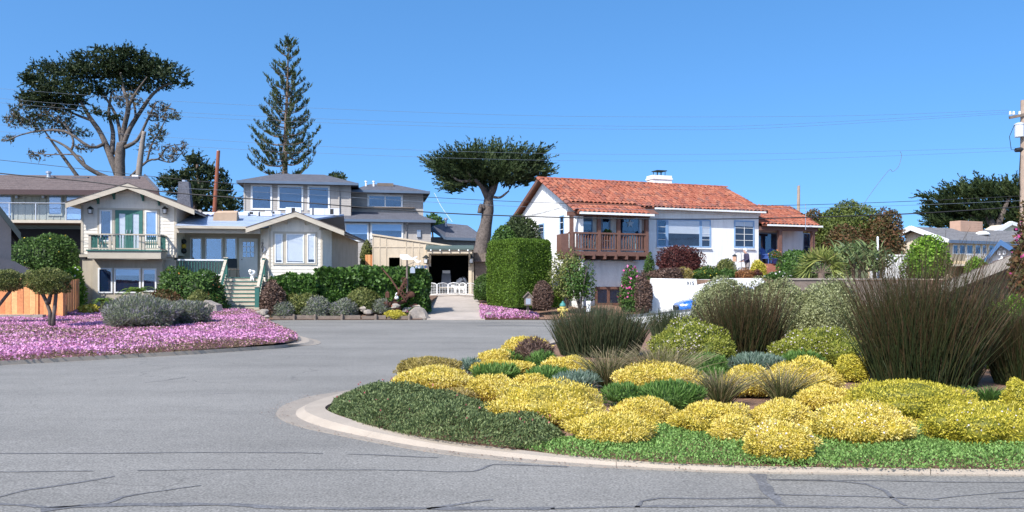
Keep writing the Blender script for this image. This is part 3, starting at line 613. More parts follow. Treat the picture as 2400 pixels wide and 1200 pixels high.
# stairs
st = MB().box(u(521, -2.5), u(604, -2.5), -2.35, -.07, zg - .1, .28).build('stairs', M['olive'], H)
zs0 = z(560, 735, -2.45); n = 9; rise = (zp0 - zs0) / n; run_ = 2.38 / n; s0, s1 = u(521, -1.2), u(606, -1.2)
for i in range(n):
    zt_ = zs0 + rise * (i + 1); vv = -2.45 + run_ * i
    B('riser', M['trim'], st, s0, s1, vv + .03, vv + .08, zt_ - rise + .003, zt_ - .045)
    B('tread', M['green'], st, s0 - .02, s1 + .02, vv, vv + run_ + .075, zt_ - .042, zt_)
    B('tread_top', M['trim'], st, s0, s1, vv + .02, vv + run_ + .02, zt_ + .001, zt_ + .004)
for sx in (s0 - .12, s1 + .0):
    B('post', M['green'], st, sx, sx + .2, -2.55, -2.35, zs0 + .3, zs0 + 1.28); B('post_base', M['trim'], st, sx - .05, sx + .25, -2.6, -2.3, zs0 - .05, zs0 + .297)
    B('post_cap', M['trim'], st, sx - .04, sx + .24, -2.59, -2.31, zs0 + 1.283, zs0 + 1.34)
    B('post', M['green'], st, sx + .02, sx + .18, -.12, .04, zp0 + .003, zp0 + .98); B('post_cap', M['trim'], st, sx - .01, sx + .21, -.15, .07, zp0 + .983, zp0 + 1.03)
    MB().bar((sx + .1, -2.34, zs0 + 1.2), (sx + .1, -.125, zp0 + .87), .13, .06).build('handrail', M['trim'], st); MB().bar((sx + .1, -2.34, zs0 + .38), (sx + .1, -.125, zp0 + .12), .06, .06).build('bottom_rail', M['trim'], st)
    for k in range(11): t = (k + .7) / 11.6; y = -2.34 + 2.2 * t; q = zs0 + .41 + t * (zp0 - zs0 - .26); B('baluster', M['green'], st, sx + .08, sx + .12, y, y + .035, q, q + .77)
B('brick_edge', M['brick'], H, s0 - .3, s1 + .2, -2.75, -2.56, zs0 - .35, zs0 - .03)
for j in range(2):
    for i in range(9): a = s0 - .3 + i * .245 + (.1 if j else 0); B('brick', M['brick'], H, a, a + .235, -2.79, -2.752, zs0 - .3 + j * .13, zs0 - .18 + j * .13)
# porch rail to the left of the stairs
B('porch_rail', M['white'], H, pa, s0 - .1, -.06, .04, zp0 + .85, zp0 + .92); B('porch_rail', M['white'], H, pa, s0 - .1, -.04, .02, zp0 + .1, zp0 + .15)
for k in range(16): a = pa + .1 + k * (s0 - .15 - pa) / 16; B('baluster', M['green'], H, a, a + .03, -.03, .01, zp0 + .151, zp0 + .849)
# chimney on the gable's far side
cz = z(433, 470, 4); c = MB(); cu = F.uz(433, 450, 4)[0]; h = F.uz(433, 427, 4)[1]
c.hexa([(cu - .36, 3.6, cz - .6), (cu + .42, 3.6, cz - .6), (cu + .42, 4.3, cz - .6), (cu - .36, 4.3, cz - .6), (cu - .26, 3.7, h), (cu + .26, 3.7, h), (cu + .26, 4.2, h), (cu - .26, 4.2, h)]); c = c.build('chimney', M['slate'], H)
MB().lathe([(.14, 0), (.14, .1), (.1, .13)], 10, (cu, 3.95, h)).build('chimney_cap', M['steel'], c)
for k in range(5): MB().blob((cu + .3 + .28 * k - (k > 2) * .5, 3.5 + .1 * k, cz - .7 - .05 * k), (.27, .2, .25), k, .2).build('chimney_stone', M['rock'], c, smooth=True)
# things on the porch and roof
def on_roof(x, v): a = F.uz(x, 500, v)[0]; return F.w(a, v, rz(v))
o = MB().hexa([(-.62, -.3, .02), (.58, -.3, .0), (.6, .5, .0), (-.5, .5, .02), (-.55, -.28, .42), (.6, -.28, .46), (.55, .45, .44), (-.45, .45, .42)]).build('carton', mat('cardboard', (.50, .35, .23), .8, .1, 3), None, loc=on_roof(530, 1.4), rot=(math.radians(14), 0, F.th)); tag(o, 'large brown cardboard carton lying on the unfinished gray-blue roof', 'carton')
bund = [(563, 3.0, 'pale shingle bundle right of the cardboard carton on the roof'), (590, 3.3, 'second pale shingle bundle right of the cardboard carton, near the roof ridge'), (620, 3.0, 'pale shingle bundle midway along the roof ridge, left of the bay gable'), (640, 3.6, 'pale shingle bundle just left of the bay gable peak'), (486, 2.8, 'white shingle bundle left of the cardboard carton'), (688, 3.9, 'white shingle bundle straight behind the peak of the bay gable'), (745, 3.7, 'pale shingle bundle right of the bay gable peak on the ridge'), (778, 3.7, 'rightmost pale shingle bundle at the end of the ridge')]
mb_w = mat('shingle_wrap', (.62, .64, .68), .5, .12, 6)
for i, (x, v, lb) in enumerate(bund):
    p = on_roof(x, v); t = thing('shingle_bundle', lb, 'roofing bundle', p, F.th, 'wrapped shingle bundles laid out on the roof')
    hh = .2 if i not in (5, 6, 7) else .38
    MB().box(-.42, .42, -.16, .16, .0, hh).build('wrap', mb_w, t); MB().box(-.1, .1, -.163, .163, .04, hh - .03).build('printed_band', M['ink'], t) if i % 2 else MB().box(-.3, -.22, -.164, .164, -.0, hh + .003).build('strap', M['ink'], t)
tp = [on_roof(478 + i * 7.5, 3.0 + .5 * (j - 1)) + Vector((0, 0, .05 + .1 * math.sin(i * 1.7 + j * 2) ** 2)) for j in range(3) for i in range(9)]
tag(MB().add(tp, [(j * 9 + i, j * 9 + i + 1, (j + 1) * 9 + i + 1, (j + 1) * 9 + i) for j in range(2) for i in range(8)]).build('tarpaulin', mat('blue_tarp', (.10, .15, .42), .4, .15, 4)), 'crumpled blue tarpaulin on the roof behind the cardboard carton', 'tarpaulin')
ch = thing('porch_chair', 'dark folding chair on the porch beside the front door', 'chair', F.w(u(547, .8), .8, zp0), F.th + .4)
B('seat', M['oldwood'], ch, -.24, .24, -.22, .22, .40, .45); MB().hexa([(-.24, .2, .5), (.24, .2, .5), (.24, .23, .5), (-.24, .23, .5), (-.24, .28, 1.0), (.24, .28, 1.0), (.24, .31, 1.0), (-.24, .31, 1.0)]).build('backrest', M['iron'], ch)
for a in (-.23, .23):
    for b_ in (-.2, .2): MB().bar((a, b_, .4), (a * 1.05, b_ * 1.3, 0), .03, .03).build('leg', M['iron'], ch)
    MB().bar((a, .2, .4), (a, .26, .98), .03, .03).build('back_post', M['iron'], ch)
sp = F.w(u(592, -.3), -.35, zp0 - .0)
fig = thing('dog_figure', 'small white poodle-like figure standing at the top of the porch steps', 'ornament', sp + Vector((0, 0, -rise)), F.th)
f = MB(); f.blob((0, 0, .42), (.17, .15, .15), 3, .12); f.blob((-.08, -.1, .5), (.1, .1, .1), 4, .1); f.build('head', M['whiteplastic'], fig, smooth=True)
f = MB(); f.blob((0, .02, .2), (.1, .12, .16), 5, .1); [f.tube([(x, y, .16), (x * 1.1, y, 0)], [.035, .03], 6) for x in (-.06, .06) for y in (-.06, .08)]; f.build('body', M['whiteplastic'], fig, smooth=True)
for i, (y, r, mm, lb) in enumerate(((566, .14, 'iron', 'topmost black float hung on the porch wall left of the windows'), (577, .13, mat('yellow_float', (.5, .33, .04), .5, .1, 5), 'dull yellow float in the string hung by the porch windows'), (588, .15, 'iron', 'lowest dark float hung on the porch wall left of the windows'))):
    q = F.w(F.uz(431, 570, 1.2)[0], 1.2, F.uz(431, y, 1.2)[1]); b_ = MB(); b_.lathe([(.02, -r), (r * .8, -r * .7), (r, 0), (r * .8, r * .7), (.02, r)], 10); b_.tube([(0, 0, r), (0, 0, r + .12)], .012, 4)
    tag(b_.build('float', M[mm] if isinstance(mm, str) else mm, None, True, loc=q), lb, 'float', 'fishing floats hung on the porch')
# ------------------------------------------------------------------ gray house behind, with the dark hipped roofs
F = Frame((572 - 1200) / FPX * 56, 56, 10)
H = thing('gray_house', 'two-storey taupe house with dark hipped roofs and tall white-framed windows', 'house', (F.X0, F.Y0, 0), F.th)
u = lambda x, v=0., y=500: F.uz(x, y, v)[0]
z = lambda x, y, v=0.: F.uz(x, y, v)[1]
def hip(root, a, b, c0, c1, ze, zr, r0, r1, vr, mt='slate', th=.12, fas='slateblue'):
    """eave rectangle a..b by c0..c1 at ze, ridge r0..r1 at depth vr"""
    m = MB().add([(a, c0, ze), (b, c0, ze), (b, c1, ze), (a, c1, ze), (r0, vr, zr), (r1, vr, zr), (a, c0, ze - th), (b, c0, ze - th), (b, c1, ze - th), (a, c1, ze - th)],
                 [(0, 1, 5, 4), (1, 2, 5), (2, 3, 4, 5), (3, 0, 4), (6, 9, 8, 7), (0, 6, 7, 1), (1, 7, 8, 2), (2, 8, 9, 3), (3, 9, 6, 0)])
    r = m.build('roof', M[mt], root); f = MB(); f.box(a - .05, b + .05, c0 - .06, c0 - .003, ze - th - .04, ze + .02); f.build('fascia', M[fas], r)
    f = MB(); f.box(b + .003, b + .06, c0, c1, ze - th - .04, ze + .02); f.box(a - .06, a - .003, c0, c1, ze - th - .04, ze + .02); f.build('side_fascia', M[fas], r)
    for k in range(1, 9):                                                   # shingle courses stand a little proud
        t = k / 9; ya = c0 + (vr - c0) * t; zz = ze + (zr - ze) * t; xa = a + (r0 - a) * t; xb = b + (r1 - b) * t
        MB().box(xa, xb, ya - .02, ya + .02, zz - .02, zz + .012).build('shingle_course', M[mt], r)
    return r
ww = u(822); zt = z(690, 430)
B('wall', M['taupe'], H, 0, ww, 0, 7, .8, zt); B('corner_board', M['taupe'], H, -.03, .09, -.03, .1, .8, zt - .01); B('corner_board', M['taupe'], H, ww - .1, ww + .02, -.031, .1, .8, zt - .01)
ze = (z(556, 420, -.6) + z(838, 432, -.6)) / 2
hip(H, u(556, -.6), u(838, -.6), -.6, 7.6, ze, z(700, 408, 3.5), u(650, 3.5), u(760, 3.5), 3.5)
for x0, x1 in ((588, 638), (651, 711), (721, 773)): win(H, F, x0, 433 + (x0 - 588) * .02, x1, 492 + (x0 - 588) * .01, -.002, frame='white', fw=.12, glass='glass')
MB().tube([(u(795), -.08, zt - .05), (u(795), -.08, zt - 3.4)], .05, 6).build('downpipe', M['taupe'], H)
v2 = 1.6; wr = u(992, v2); B('upper_wall', M['taupe'], H, ww + .03, wr, v2, 7, .8, z(900, 447, v2))
ze2 = (z(836, 442, v2 - .7) + z(1006, 452, v2 - .7)) / 2
hip(H, ww + .06, u(1006, v2 - .7), v2 - .7, 7.4, ze2, z(900, 432, v2 + 2.6), u(868, v2 + 2.6), u(925, v2 + 2.6), v2 + 2.6)
win(H, F, 861, 456, 944, 488, v2 - .002, frame='white', fw=.13, bars=[.5]); 
sk = MB().box(u(884, 3.4), u(922, 3.4), 3.1, 3.7, z(900, 437, 3.4), z(900, 430, 3.4)); sk.build('skylight', M['oldwood'], H); B('ledge', M['oldwood'], H, u(806), u(972, v2), v2 - .35, v2 - .002, z(900, 488, v2), z(900, 486, v2))
for x in (858, 876): MB().lathe([(.07, -.3), (.07, .35), (.11, .36), (.11, .45)], 8, (u(x, 3), 3, z(x, 438, 3))).build('roof_vent', M['white'], H)
v3 = -.9; zl3 = (z(790, 512, v3 - .5) + z(1018, 518, v3 - .5)) / 2; l0, l1 = u(783, v3), u(1010, v3)
B('lower_wall', M['taupe'], H, l0, l1, v3, v2 - .1, .8, zl3 - .12)
hip(H, l0 - .2, u(1020, v3 - .5), v3 - .5, v2 + 2, zl3, z(880, 497, v2 - .02), l0 + .2, u(970, v2), v2 - .02)
win(H, F, 808, 523, 864, 566, v3 - .002, frame='white', fw=.1, blind=.6, glass='glass'); win(H, F, 868, 522, 945, 560, v3 - .002, frame='white', fw=.12, blind=.5, glass='glass')
q = MB().tube([(u(957, v3), v3 - .45, zl3 - .1), (u(952, v3), v3 - .08, zl3 - .3), (u(952, v3), v3 - .08, zl3 - 1.6)], .05, 6); q.build('downpipe', M['taupe'], H)
mb = MB().box(u(977, v3), u(986, v3), v3 - .12, v3 - .002, z(980, 556, v3), z(980, 539, v3)).build('meter_box', M['steel'], H)
# its lower wing to the right
F2 = F; v4 = 2.2; B('wing_wall', M['taupe'], H, u(1012, v4), u(1128, v4), v4, v4 + 5, .8, z(1060, 556, v4))
wg = MB().add([(u(1008, v4 - .5), v4 - .5, z(1008, 533, v4 - .5)), (u(1044, v4 - .5), v4 - .5, z(1044, 557, v4 - .5)), (u(1135, v4 - .5), v4 - .5, z(1135, 560, v4 - .5)), (u(1096, v4 + 2.5), v4 + 2.5, z(1096, 528, v4 + 2.5)), (u(1045, v4 + 2.5), v4 + 2.5, z(1045, 523, v4 + 2.5)), (u(1008, v4 + 2.5), v4 + 2.5, z(1008, 530, v4 + 2.5)), (u(1135, v4 + 5), v4 + 5, z(1135, 556, v4 + 5))], [(0, 1, 4, 5), (1, 2, 3, 4), (2, 6, 3)])
wg = wg.build('wing_roof', M['slate'], H); MB().bar((u(1044, v4 - .55), v4 - .55, z(1044, 559, v4 - .55)), (u(1135, v4 - .55), v4 - .55, z(1135, 562, v4 - .55)), .06, .2).build('fascia', M['slateblue'], wg)
MB().bar((u(1008, v4 - .55), v4 - .55, z(1008, 535, v4 - .55)), (u(1044, v4 - .55), v4 - .55, z(1044, 559, v4 - .55)), .06, .22).build('fascia', M['slateblue'], wg); B('wing_gable', M['taupe'], H, u(1012, v4), u(1042, v4), v4 - .02, v4 - .001, .8, z(1020, 556, v4))
MB().lathe([(.09, 0), (.09, .5), (.16, .52), (.16, .62), (.05, .7)], 8, (u(1045, 3.6), 3.6, z(1045, 531, 3.6))).build('roof_vent', M['steel'], wg)

# ------------------------------------------------------------------ sage-green house behind on the left
F = Frame((0 - 1200) / FPX * 54, 54, 4)
H = thing('sage_house', 'sage-green house with brown shingle roof and glass-panelled deck, far left behind', 'house', (F.X0, F.Y0, 0), F.th)
zt = z(100, 446); w1 = u(345)
B('wall', M['sage'], H, -4, w1, 0, 8, 1.2, zt)
for k in range(24):
    a = -1.2 + k * .46
    B('batten', M['sage'], H, a, a + .06, -.03, -.001, z(100, 520), zt - .02)
ze = z(100, 445, -.9); zr = z(150, 411, 4)
rf = MB().add([(-6, -.9, ze), (u(372, -.9), -.9, ze), (u(340, 4), 4, zr), (-6, 4, zr), (u(372, 8), 9, ze), (-6, 9, ze), (-6, -.9, ze - .14), (u(372, -.9), -.9, ze - .14), (u(372, 8), 9, ze - .14), (-6, 9, ze - .14)], [(0, 1, 2, 3), (1, 4, 2), (4, 5, 3, 2), (6, 9, 8, 7), (0, 6, 7, 1), (1, 7, 8, 4)])
rf = rf.build('roof', M['umber'], H); B('fascia', mat('dark_brown_fascia', (.06, .035, .035), .6, .1, 3), rf, -6, u(373, -.9), -.98, -.903, ze - .32, ze + .01); B('soffit', M['sage'], rf, -6, u(360, -.5), -.88, -.02, ze - .3, ze - .2)
MB().bar((u(372, -.9), -.95, ze), (u(340, 4), 3.9, zr + .02), .1, .25).build('hip_board', M['slate'], rf)
for k in range(1, 8): t = k / 8; B('shingle_course', M['umber'], rf, -6, u(372, -.9) + (u(340, 4) - u(372, -.9)) * t, -.9 + 4.9 * t - .02, -.9 + 4.9 * t + .02, ze + (zr - ze) * t - .02, ze + (zr - ze) * t + .012)
MB().lathe([(.2, -.3), (.2, .05), (.13, .12), (.13, .35), (.2, .37), (.2, .46), (.1, .52)], 10, (u(114, 3), 3, z(114, 418, 3))).build('roof_vent', M['steel'], rf); MB().lathe([(.1, -.2), (.1, .12)], 8, (u(125, 3), 3, z(125, 417, 3))).build('roof_vent', M['slate'], rf)
for x in (193, 312): B('skylight', M['slate'], rf, u(x - 18, 3.4), u(x + 18, 3.4), 3.0, 3.8, z(x, 424, 3.4), z(x, 416, 3.4))
B('flue_box', M['white'], rf, u(303, 3.4), u(318, 3.4), 3.85, 4.3, zr - .3, z(310, 424, 3.4) + .5)
for x0, x1, y0, y1, bl in ((-30, 30, 453, 520, .8), (112, 147, 454, 506, .95), (153, 200, 456, 520, .95)): win(H, F, x0, y0, x1, y1, -.031, frame='sage', fw=.1, blind=bl, glass='glass')
for x in (42, 104): q = MB().lathe([(.05, -.14), (.11, -.1), (.11, .06), (.03, .12)], 8, (u(x), -.14, z(x, 461))); q.build('wall_lamp', M['steel'], H)
vd = -1.8; dz = z(100, 523, vd); dk = MB().box(-3, u(215, vd), vd, -.01, dz, dz + .16).build('deck', M['oldwood'], H); B('deck_edge', M['trim'], dk, -3, u(215, vd), vd - .05, vd - .002, dz + .02, dz + .2)
zr_ = z(100, 476, vd); MB().tube([(-3, vd, zr_), (u(215, vd), vd, zr_)], .035, 6).build('handrail', M['steel'], dk)
for x in (-35, 22, 84, 155, 210): q = u(x, vd); B('post', M['steel'], dk, q - .03, q + .03, vd - .03, vd + .03, dz + .2, zr_ - .03)
for x0, x1 in ((-33, 20), (24, 82), (86, 153), (157, 208)): B('glass_panel', M['glass2'], dk, u(x0, vd) + .04, u(x1, vd) - .04, vd - .008, vd + .008, dz + .26, zr_ - .1)
B('under_deck_shade', M['dark'], H, -3, u(210), .0 - .6, -.05, .9, dz - .3)  # black box added for the shade below the deck
# near neighbour at the left edge of the picture
F = Frame(-21.14, 34.5, 33)
H = thing('neighbour_house', 'dark gray house corner with steep roof edge at the left edge of the picture', 'house', (F.X0, F.Y0, 0), F.th)
mg = mat('charcoal_wall', (.10, .105, .12), .9, .1, 2, .4, 20)
a, za = F.uz(48, 548, 0); b, zb = F.uz(-130, 320, 0)
MB().hexa([(a, -.4, za - .14), (b, -.4, zb - .14), (b, 6, zb - .14), (a, 6, za - .14), (a, -.4, za), (b, -.4, zb), (b, 6, zb), (a, 6, za)]).build('roof', M['slate'], H)
MB().hexa([(a, -.47, za - .32), (b, -.47, zb - .32), (b, -.41, zb - .32), (a, -.41, za - .32), (a, -.47, za + .02), (b, -.47, zb + .02), (b, -.41, zb + .02), (a, -.41, za + .02)]).build('barge_board', mat('dark_green_gray', (.045, .06, .06), .6, .1, 3), H)
e, ze_ = F.uz(26, 600, .1); wl = MB().prism([(e, .3), (b, .3), (b, zb - .3), (e, za + (zb - za) * (e - a) / (b - a) - .3)], 0, 6).build('wall', mg, H)
q0, z0_ = F.uz(-40, 582, -.6); q1, z1_ = F.uz(74, 640, -.6); q2, z2_ = F.uz(-40, 640, -.6)
MB().prism([(F.uz(-60, 600, -.6)[0], .3), (q1, .3), (q1, F.uz(74, 634, -.6)[1]), (F.uz(35, 617, -.6)[0], F.uz(35, 613, -.6)[1]), (F.uz(-60, 600, -.6)[0], F.uz(-60, 590, -.6)[1])], -.62, -.3).build('side_wall', mg, H)
gl_ = MB()
for k in range(9): x = F.uz(30 + 4.6 * k, 620, .3)[0]; gl_.box(x, x + .05, .0, 1.2, F.uz(50, 624 - 4, .3)[1] - .02 * k, F.uz(50, 624 - 4, .3)[1] + .03 - .02 * k)
gl_.build('pergola_slats', M['oldwood'], H)

# ------------------------------------------------------------------ cream board-and-batten garage
F = GF = Frame((873 - 1200) / FPX * 50.5, 50.5, 3)
H = thing('garage', 'cream board-and-batten garage with open door under a small green pent roof', 'garage', (F.X0, F.Y0, 0), F.th)
zl_, zr_ = z(873, 550), z(1108, 585); wR = u(1110); g0, g1 = u(1005), u(1098); gz = z(1050, 598); zg = z(1050, 690)
w0, w1, wz0, wz1 = u(911), u(938), z(925, 628), z(925, 603)
top = lambda q: zl_ + (zr_ - zl_) * q / wR
m = MB()
def colm(a, b, zb, zt0=None, zt1=None): m.hexa([(a, 0, zb), (b, 0, zb), (b, .15, zb), (a, .15, zb), (a, 0, zt0 if zt0 else top(a)), (b, 0, zt1 if zt1 else top(b)), (b, .15, zt1 if zt1 else top(b)), (a, .15, zt0 if zt0 else top(a))])
colm(0, w0, .7); colm(w0, w1, wz1); colm(w0, w1, .7, wz0, wz0); colm(w1, g0, .7); colm(g0, g1, gz); colm(g1, wR, .7)
W = m.build('wall', M['garage'], H)
for x0 in [0] + [x for x in np.arange(.42, wR, .415)]:
    x0 = float(x0); zb_ = gz + .02 if g0 - .1 < x0 < g1 + .05 else .8
    if w0 - .03 < x0 < w1: continue
    B('batten', M['garage'], W, x0, x0 + .05, -.03, -.001, zb_, top(x0 + .05) - .03)
B('rail', M['garage'], W, .0, u(990), -.033, -.0305, z(930, 580), z(930, 577.5))
MB().bar((-.03, -.02, zl_ + .01), (wR + .02, -.02, zr_ + .01), .12, .1).build('top_trim', M['garage'], W)
bk = MB(); bk.box(.02, wR - .02, 6.0, 6.1, .7, zr_ - .2); bk.box(.02, .1, .16, 6, .7, zr_ - .1); bk.box(wR - .1, wR - .02, .16, 6, .7, zr_ - .1); bk.box(.02, wR - .02, .16, 6.1, zr_ - .2, zr_ - .1); bk.build('inner_walls', M['dark'], H)  # garage walls coloured near-black to stand for the shade inside
B('slab', M['drive'], H, .02, wR, .0, 6, zg - .2, zg - .01)
ring(MB(), w0 - .05, w1 + .05, wz0 - .05, wz1 + .05, .07, -.04, -.001).build('window_frame', M['garage'], H)
for a, b in ((g0 - .22, g0), (g1, g1 + .2)): B('door_jamb', M['garage'], H, a, b, -.08, -.002, zg, gz)
B('door_head', M['garage'], H, g0 - .22, g1 + .2, -.085, -.002, gz + .002, gz + .14)
zp_ = z(1050, 582, -.9); p0, p1 = u(997, -.9), u(1110, -.9)
pr = MB().hexa([(p0, -1.0, zp_ - .1), (p1, -1.0, zp_ - .1), (p1, -.002, zp_ + .12), (p0, -.002, zp_ + .12), (p0, -1.0, zp_), (p1, -1.0, zp_), (p1, -.002, zp_ + .24), (p0, -.002, zp_ + .24)]).build('pent_roof', M['pent'], H)
B('pent_beam', M['garage'], pr, p0 + .1, p1 - .1, -.9, -.78, zp_ - .32, zp_ - .11)
for a in (p0 + .2, p1 - .3):
    MB().bar((a + .05, -.05, zp_ - .95), (a + .05, -.8, zp_ - .3), .1, .1).build('brace', M['trim'], pr); B('brace_post', M['trim'], pr, a, a + .1, -.14, -.087, zp_ - 1.1, zp_ - .05)
for k in range(5): q = p0 + .35 + k * (p1 - p0 - .7) / 4; MB().blob((q, -1.0, zp_ - .13), (.05, .05, .06), k, .05, 6, 4).build('string_light', M['whiteplastic'], pr)
for x in (999, 1104): lantern(H, u(x), z(x, 607), -.09, 1.5)
MB().hexa([(0, .16, zl_ - .1), (wR, .16, zr_ - .1), (wR, 6, zr_ - .3), (0, 6, zl_ - .3), (0, .16, zl_), (wR, .16, zr_), (wR, 6, zr_ - .2), (0, 6, zl_ - .2)]).build('roof', M['slate'], H)
# what stands in the open doorway
c = thing('deck_chair', 'gray slatted reclining chair just inside the dark garage doorway', 'chair', F.w(u(1045, 1.0), 1.0, zg), F.th)
MB().hexa([(-.32, .3, .45), (.32, .3, .45), (.32, .34, .45), (-.32, .34, .45), (-.28, .75, 1.35), (.28, .75, 1.35), (.28, .79, 1.35), (-.28, .79, 1.35)]).build('backrest', M['steel'], c); B('seat', M['trim'], c, -.42, .42, -.3, .32, .38, .45); B('headrest', M['white'], c, -.25, .25, .7, .73, 1.36, 1.55)
for a in (-.4, .4):
    for b_ in (-.25, .28): B('leg', M['steel'], c, a - .02, a + .02, b_ - .02, b_ + .02, 0, .379)
    B('armrest', M['trim'], c, a - .04, a + .04, -.3, .35, .62, .66); B('arm_post', M['steel'], c, a - .02, a + .02, -.27, -.23, .451, .619)
t = thing('work_table', 'cluttered work table in the shade inside the garage', 'table', F.w(u(1085, 1.6), 1.6, zg), F.th)
B('tabletop', M['white'], t, -.6, .5, -.35, .35, .72, .77); [B('leg', M['steel'], t, a, a + .05, b_, b_ + .05, 0, .719) for a in (-.55, .4) for b_ in (-.3, .25)]
for i, (x, s_, mm, lb) in enumerate(((-.25, .16, 'white', 'crumpled pale cloth bundle lying on the garage work table'), (.12, .2, 'steel', 'gray covered bundle on the right of the garage work table'))):
    tag(MB().blob((0, 0, s_ * .7), (s_ * 1.3, s_, s_), 30 + i, .3).build('bundle', M[mm], None, True, loc=F.w(u(1085, 1.6) + x, 1.5, zg + .775)), lb, 'bundle')
# white wire pet fence across the drive
pf = thing('pet_fence', 'low white wire pet fence of arched panels across the driveway', 'fence', (0, 0, 0))
pp = [P(999, 690, 49.3), P(1024, 691, 48.8), P(1050, 690, 49.3), P(1077, 690, 49.3), P(1092, 691, 48.6), P(1115, 692, 48.9)]
for a, b in zip(pp, pp[1:]):
    a = a + Vector((0, 0, .02)); b = b + Vector((0, 0, .02)); d = b - a; a = a + d * .04; b = b - d * .04; d = b - a; h = .66
    f = MB().tube([a, a + Vector((0, 0, h * .92)), a + d * .12 + Vector((0, 0, h)), a + d * .5 + Vector((0, 0, h * 1.06)), b - d * .12 + Vector((0, 0, h)), b + Vector((0, 0, h * .92)), b, a], .022, 5).build('panel_frame', M['whiteplastic'], pf)
    for k in range(1, 7): y = Vector((0, 0, h * k / 7)); MB().tube([a + y, b + y], .009, 4).build('wire', M['whiteplastic'], f)
    for k in range(1, 4): y = d * k / 4; MB().tube([a + y, a + y + Vector((0, 0, h * 1.04))], .008, 4).build('wire', M['whiteplastic'], f)
# ------------------------------------------------------------------ white stucco house with the clay-tile roof
F = WF = Frame(3.2, 44, 20)
H = thing('white_house', 'white stucco house with orange clay-tile roof and brown timber balcony', 'house', (F.X0, F.Y0, 0), F.th)
u = lambda x, v=0., y=550: F.uz(x, y, v)[0]
z = lambda x, y, v=0.: F.uz(x, y, v)[1]
vR, zR = F.vz(1266, 419, -.2); vE = -.45; zE = (z(1540, 488, vE) + z(1780, 494, vE)) / 2; sl = (zR - zE) / (vR - vE)
uS, uE = u(1521), u(1778); vB = 2 * vR - vE + .6; zB = zE - .25; vBal = -1.3; ang = math.atan(sl)
roofz = lambda v: zE + sl * (v - vE)
W = MB()
W.box(uS, uE, 0, vB - .6, .2, zE - .02); W.box(.0, uS - .001, .35, vB - .6, .2, zE - .02)
W.hexa([(0, .36, zE - .021), (uE, .36, zE - .021), (uE, vB - .6, zE - .25), (0, vB - .6, zE - .25), (0, vR - .05, zR - .2), (uE, vR - .05, zR - .2), (uE, vR + .05, zR - .2), (0, vR + .05, zR - .2)])
W.box(0, .25, vBal + .15, .349, .2, roofz(vBal + .15) - .12)
W = W.build('wall', M['stucco'], H)
B('cornice', M['stucco'], H, uS - .02, uE + .04, -.14, -.001, zE - .22, zE - .08)
B('gutter', M['white'], H, uS + .1, uE + .15, vE - .08, vE + .02, zE - .1, zE + .0)
tm = bpy.data.materials.new('clay_tile'); tm.use_nodes = True; t_ = tm.node_tree; N_, L_ = t_.nodes, t_.links; b_ = N_['Principled BSDF']; b_.inputs['Roughness'].default_value = .85; b_.inputs['Specular IOR Level'].default_value = .2
oi = N_.new('ShaderNodeObjectInfo'); at = N_.new('ShaderNodeAttribute'); at.attribute_name = 'tint'; ad = N_.new('ShaderNodeMath'); L_.new(oi.outputs['Random'], ad.inputs[0]); L_.new(at.outputs['Fac'], ad.inputs[1]); fr = N_.new('ShaderNodeMath'); fr.operation = 'FRACT'; L_.new(ad.outputs[0], fr.inputs[0])
rp = ramp(N_, [(.33, .118, .070), (.29, .094, .057), (.26, .082, .050), (.32, .110, .066), (.22, .078, .055), (.34, .128, .077), (.29, .092, .054), (.28, .087, .052), (.20, .083, .062), (.31, .104, .060)]); rp.color_ramp.interpolation = 'CONSTANT'; L_.new(fr.outputs[0], rp.inputs[0])
tcn = N_.new('ShaderNodeTexCoord'); no = N_.new('ShaderNodeTexNoise'); no.inputs['Scale'].default_value = 9; no.inputs['Detail'].default_value = 6; L_.new(tcn.outputs['Object'], no.inputs['Vector'])
mr_ = N_.new('ShaderNodeMapRange'); mr_.inputs['From Min'].default_value = .58; mr_.inputs['From Max'].default_value = .75; mr_.inputs['To Max'].default_value = .22; L_.new(no.outputs['Fac'], mr_.inputs['Value'])
mx_ = N_.new('ShaderNodeMix'); mx_.data_type = 'RGBA'; L_.new(mr_.outputs[0], mx_.inputs[0]); L_.new(rp.outputs[0], mx_.inputs[6]); mx_.inputs[7].default_value = (.50, .40, .33, 1); L_.new(mx_.outputs[2], b_.inputs['Base Color'])
M['tile'] = tm
def tile_geo(w=.25, L=.48, n=5):
    V = []
    for y, r in ((0, w / 2), (L, w / 2 * .8)):
        for rr in (r, r - .02):
            for j in range(n + 1): a = math.pi * j / n; V.append((-rr * math.cos(a), y, rr * .72 * math.sin(a)))
    k = n + 1; Fc = []
    for j in range(n): Fc += [(j, j + 1, 2 * k + j + 1, 2 * k + j), (k + j + 1, k + j, 3 * k + j, 3 * k + j + 1), (j + 1, j, k + j, k + j + 1)]
    return V, Fc
tv, tf = tile_geo(); tme = bpy.data.meshes.new('tile'); tme.from_pydata(tv, [], tf); tme.materials.append(tm)
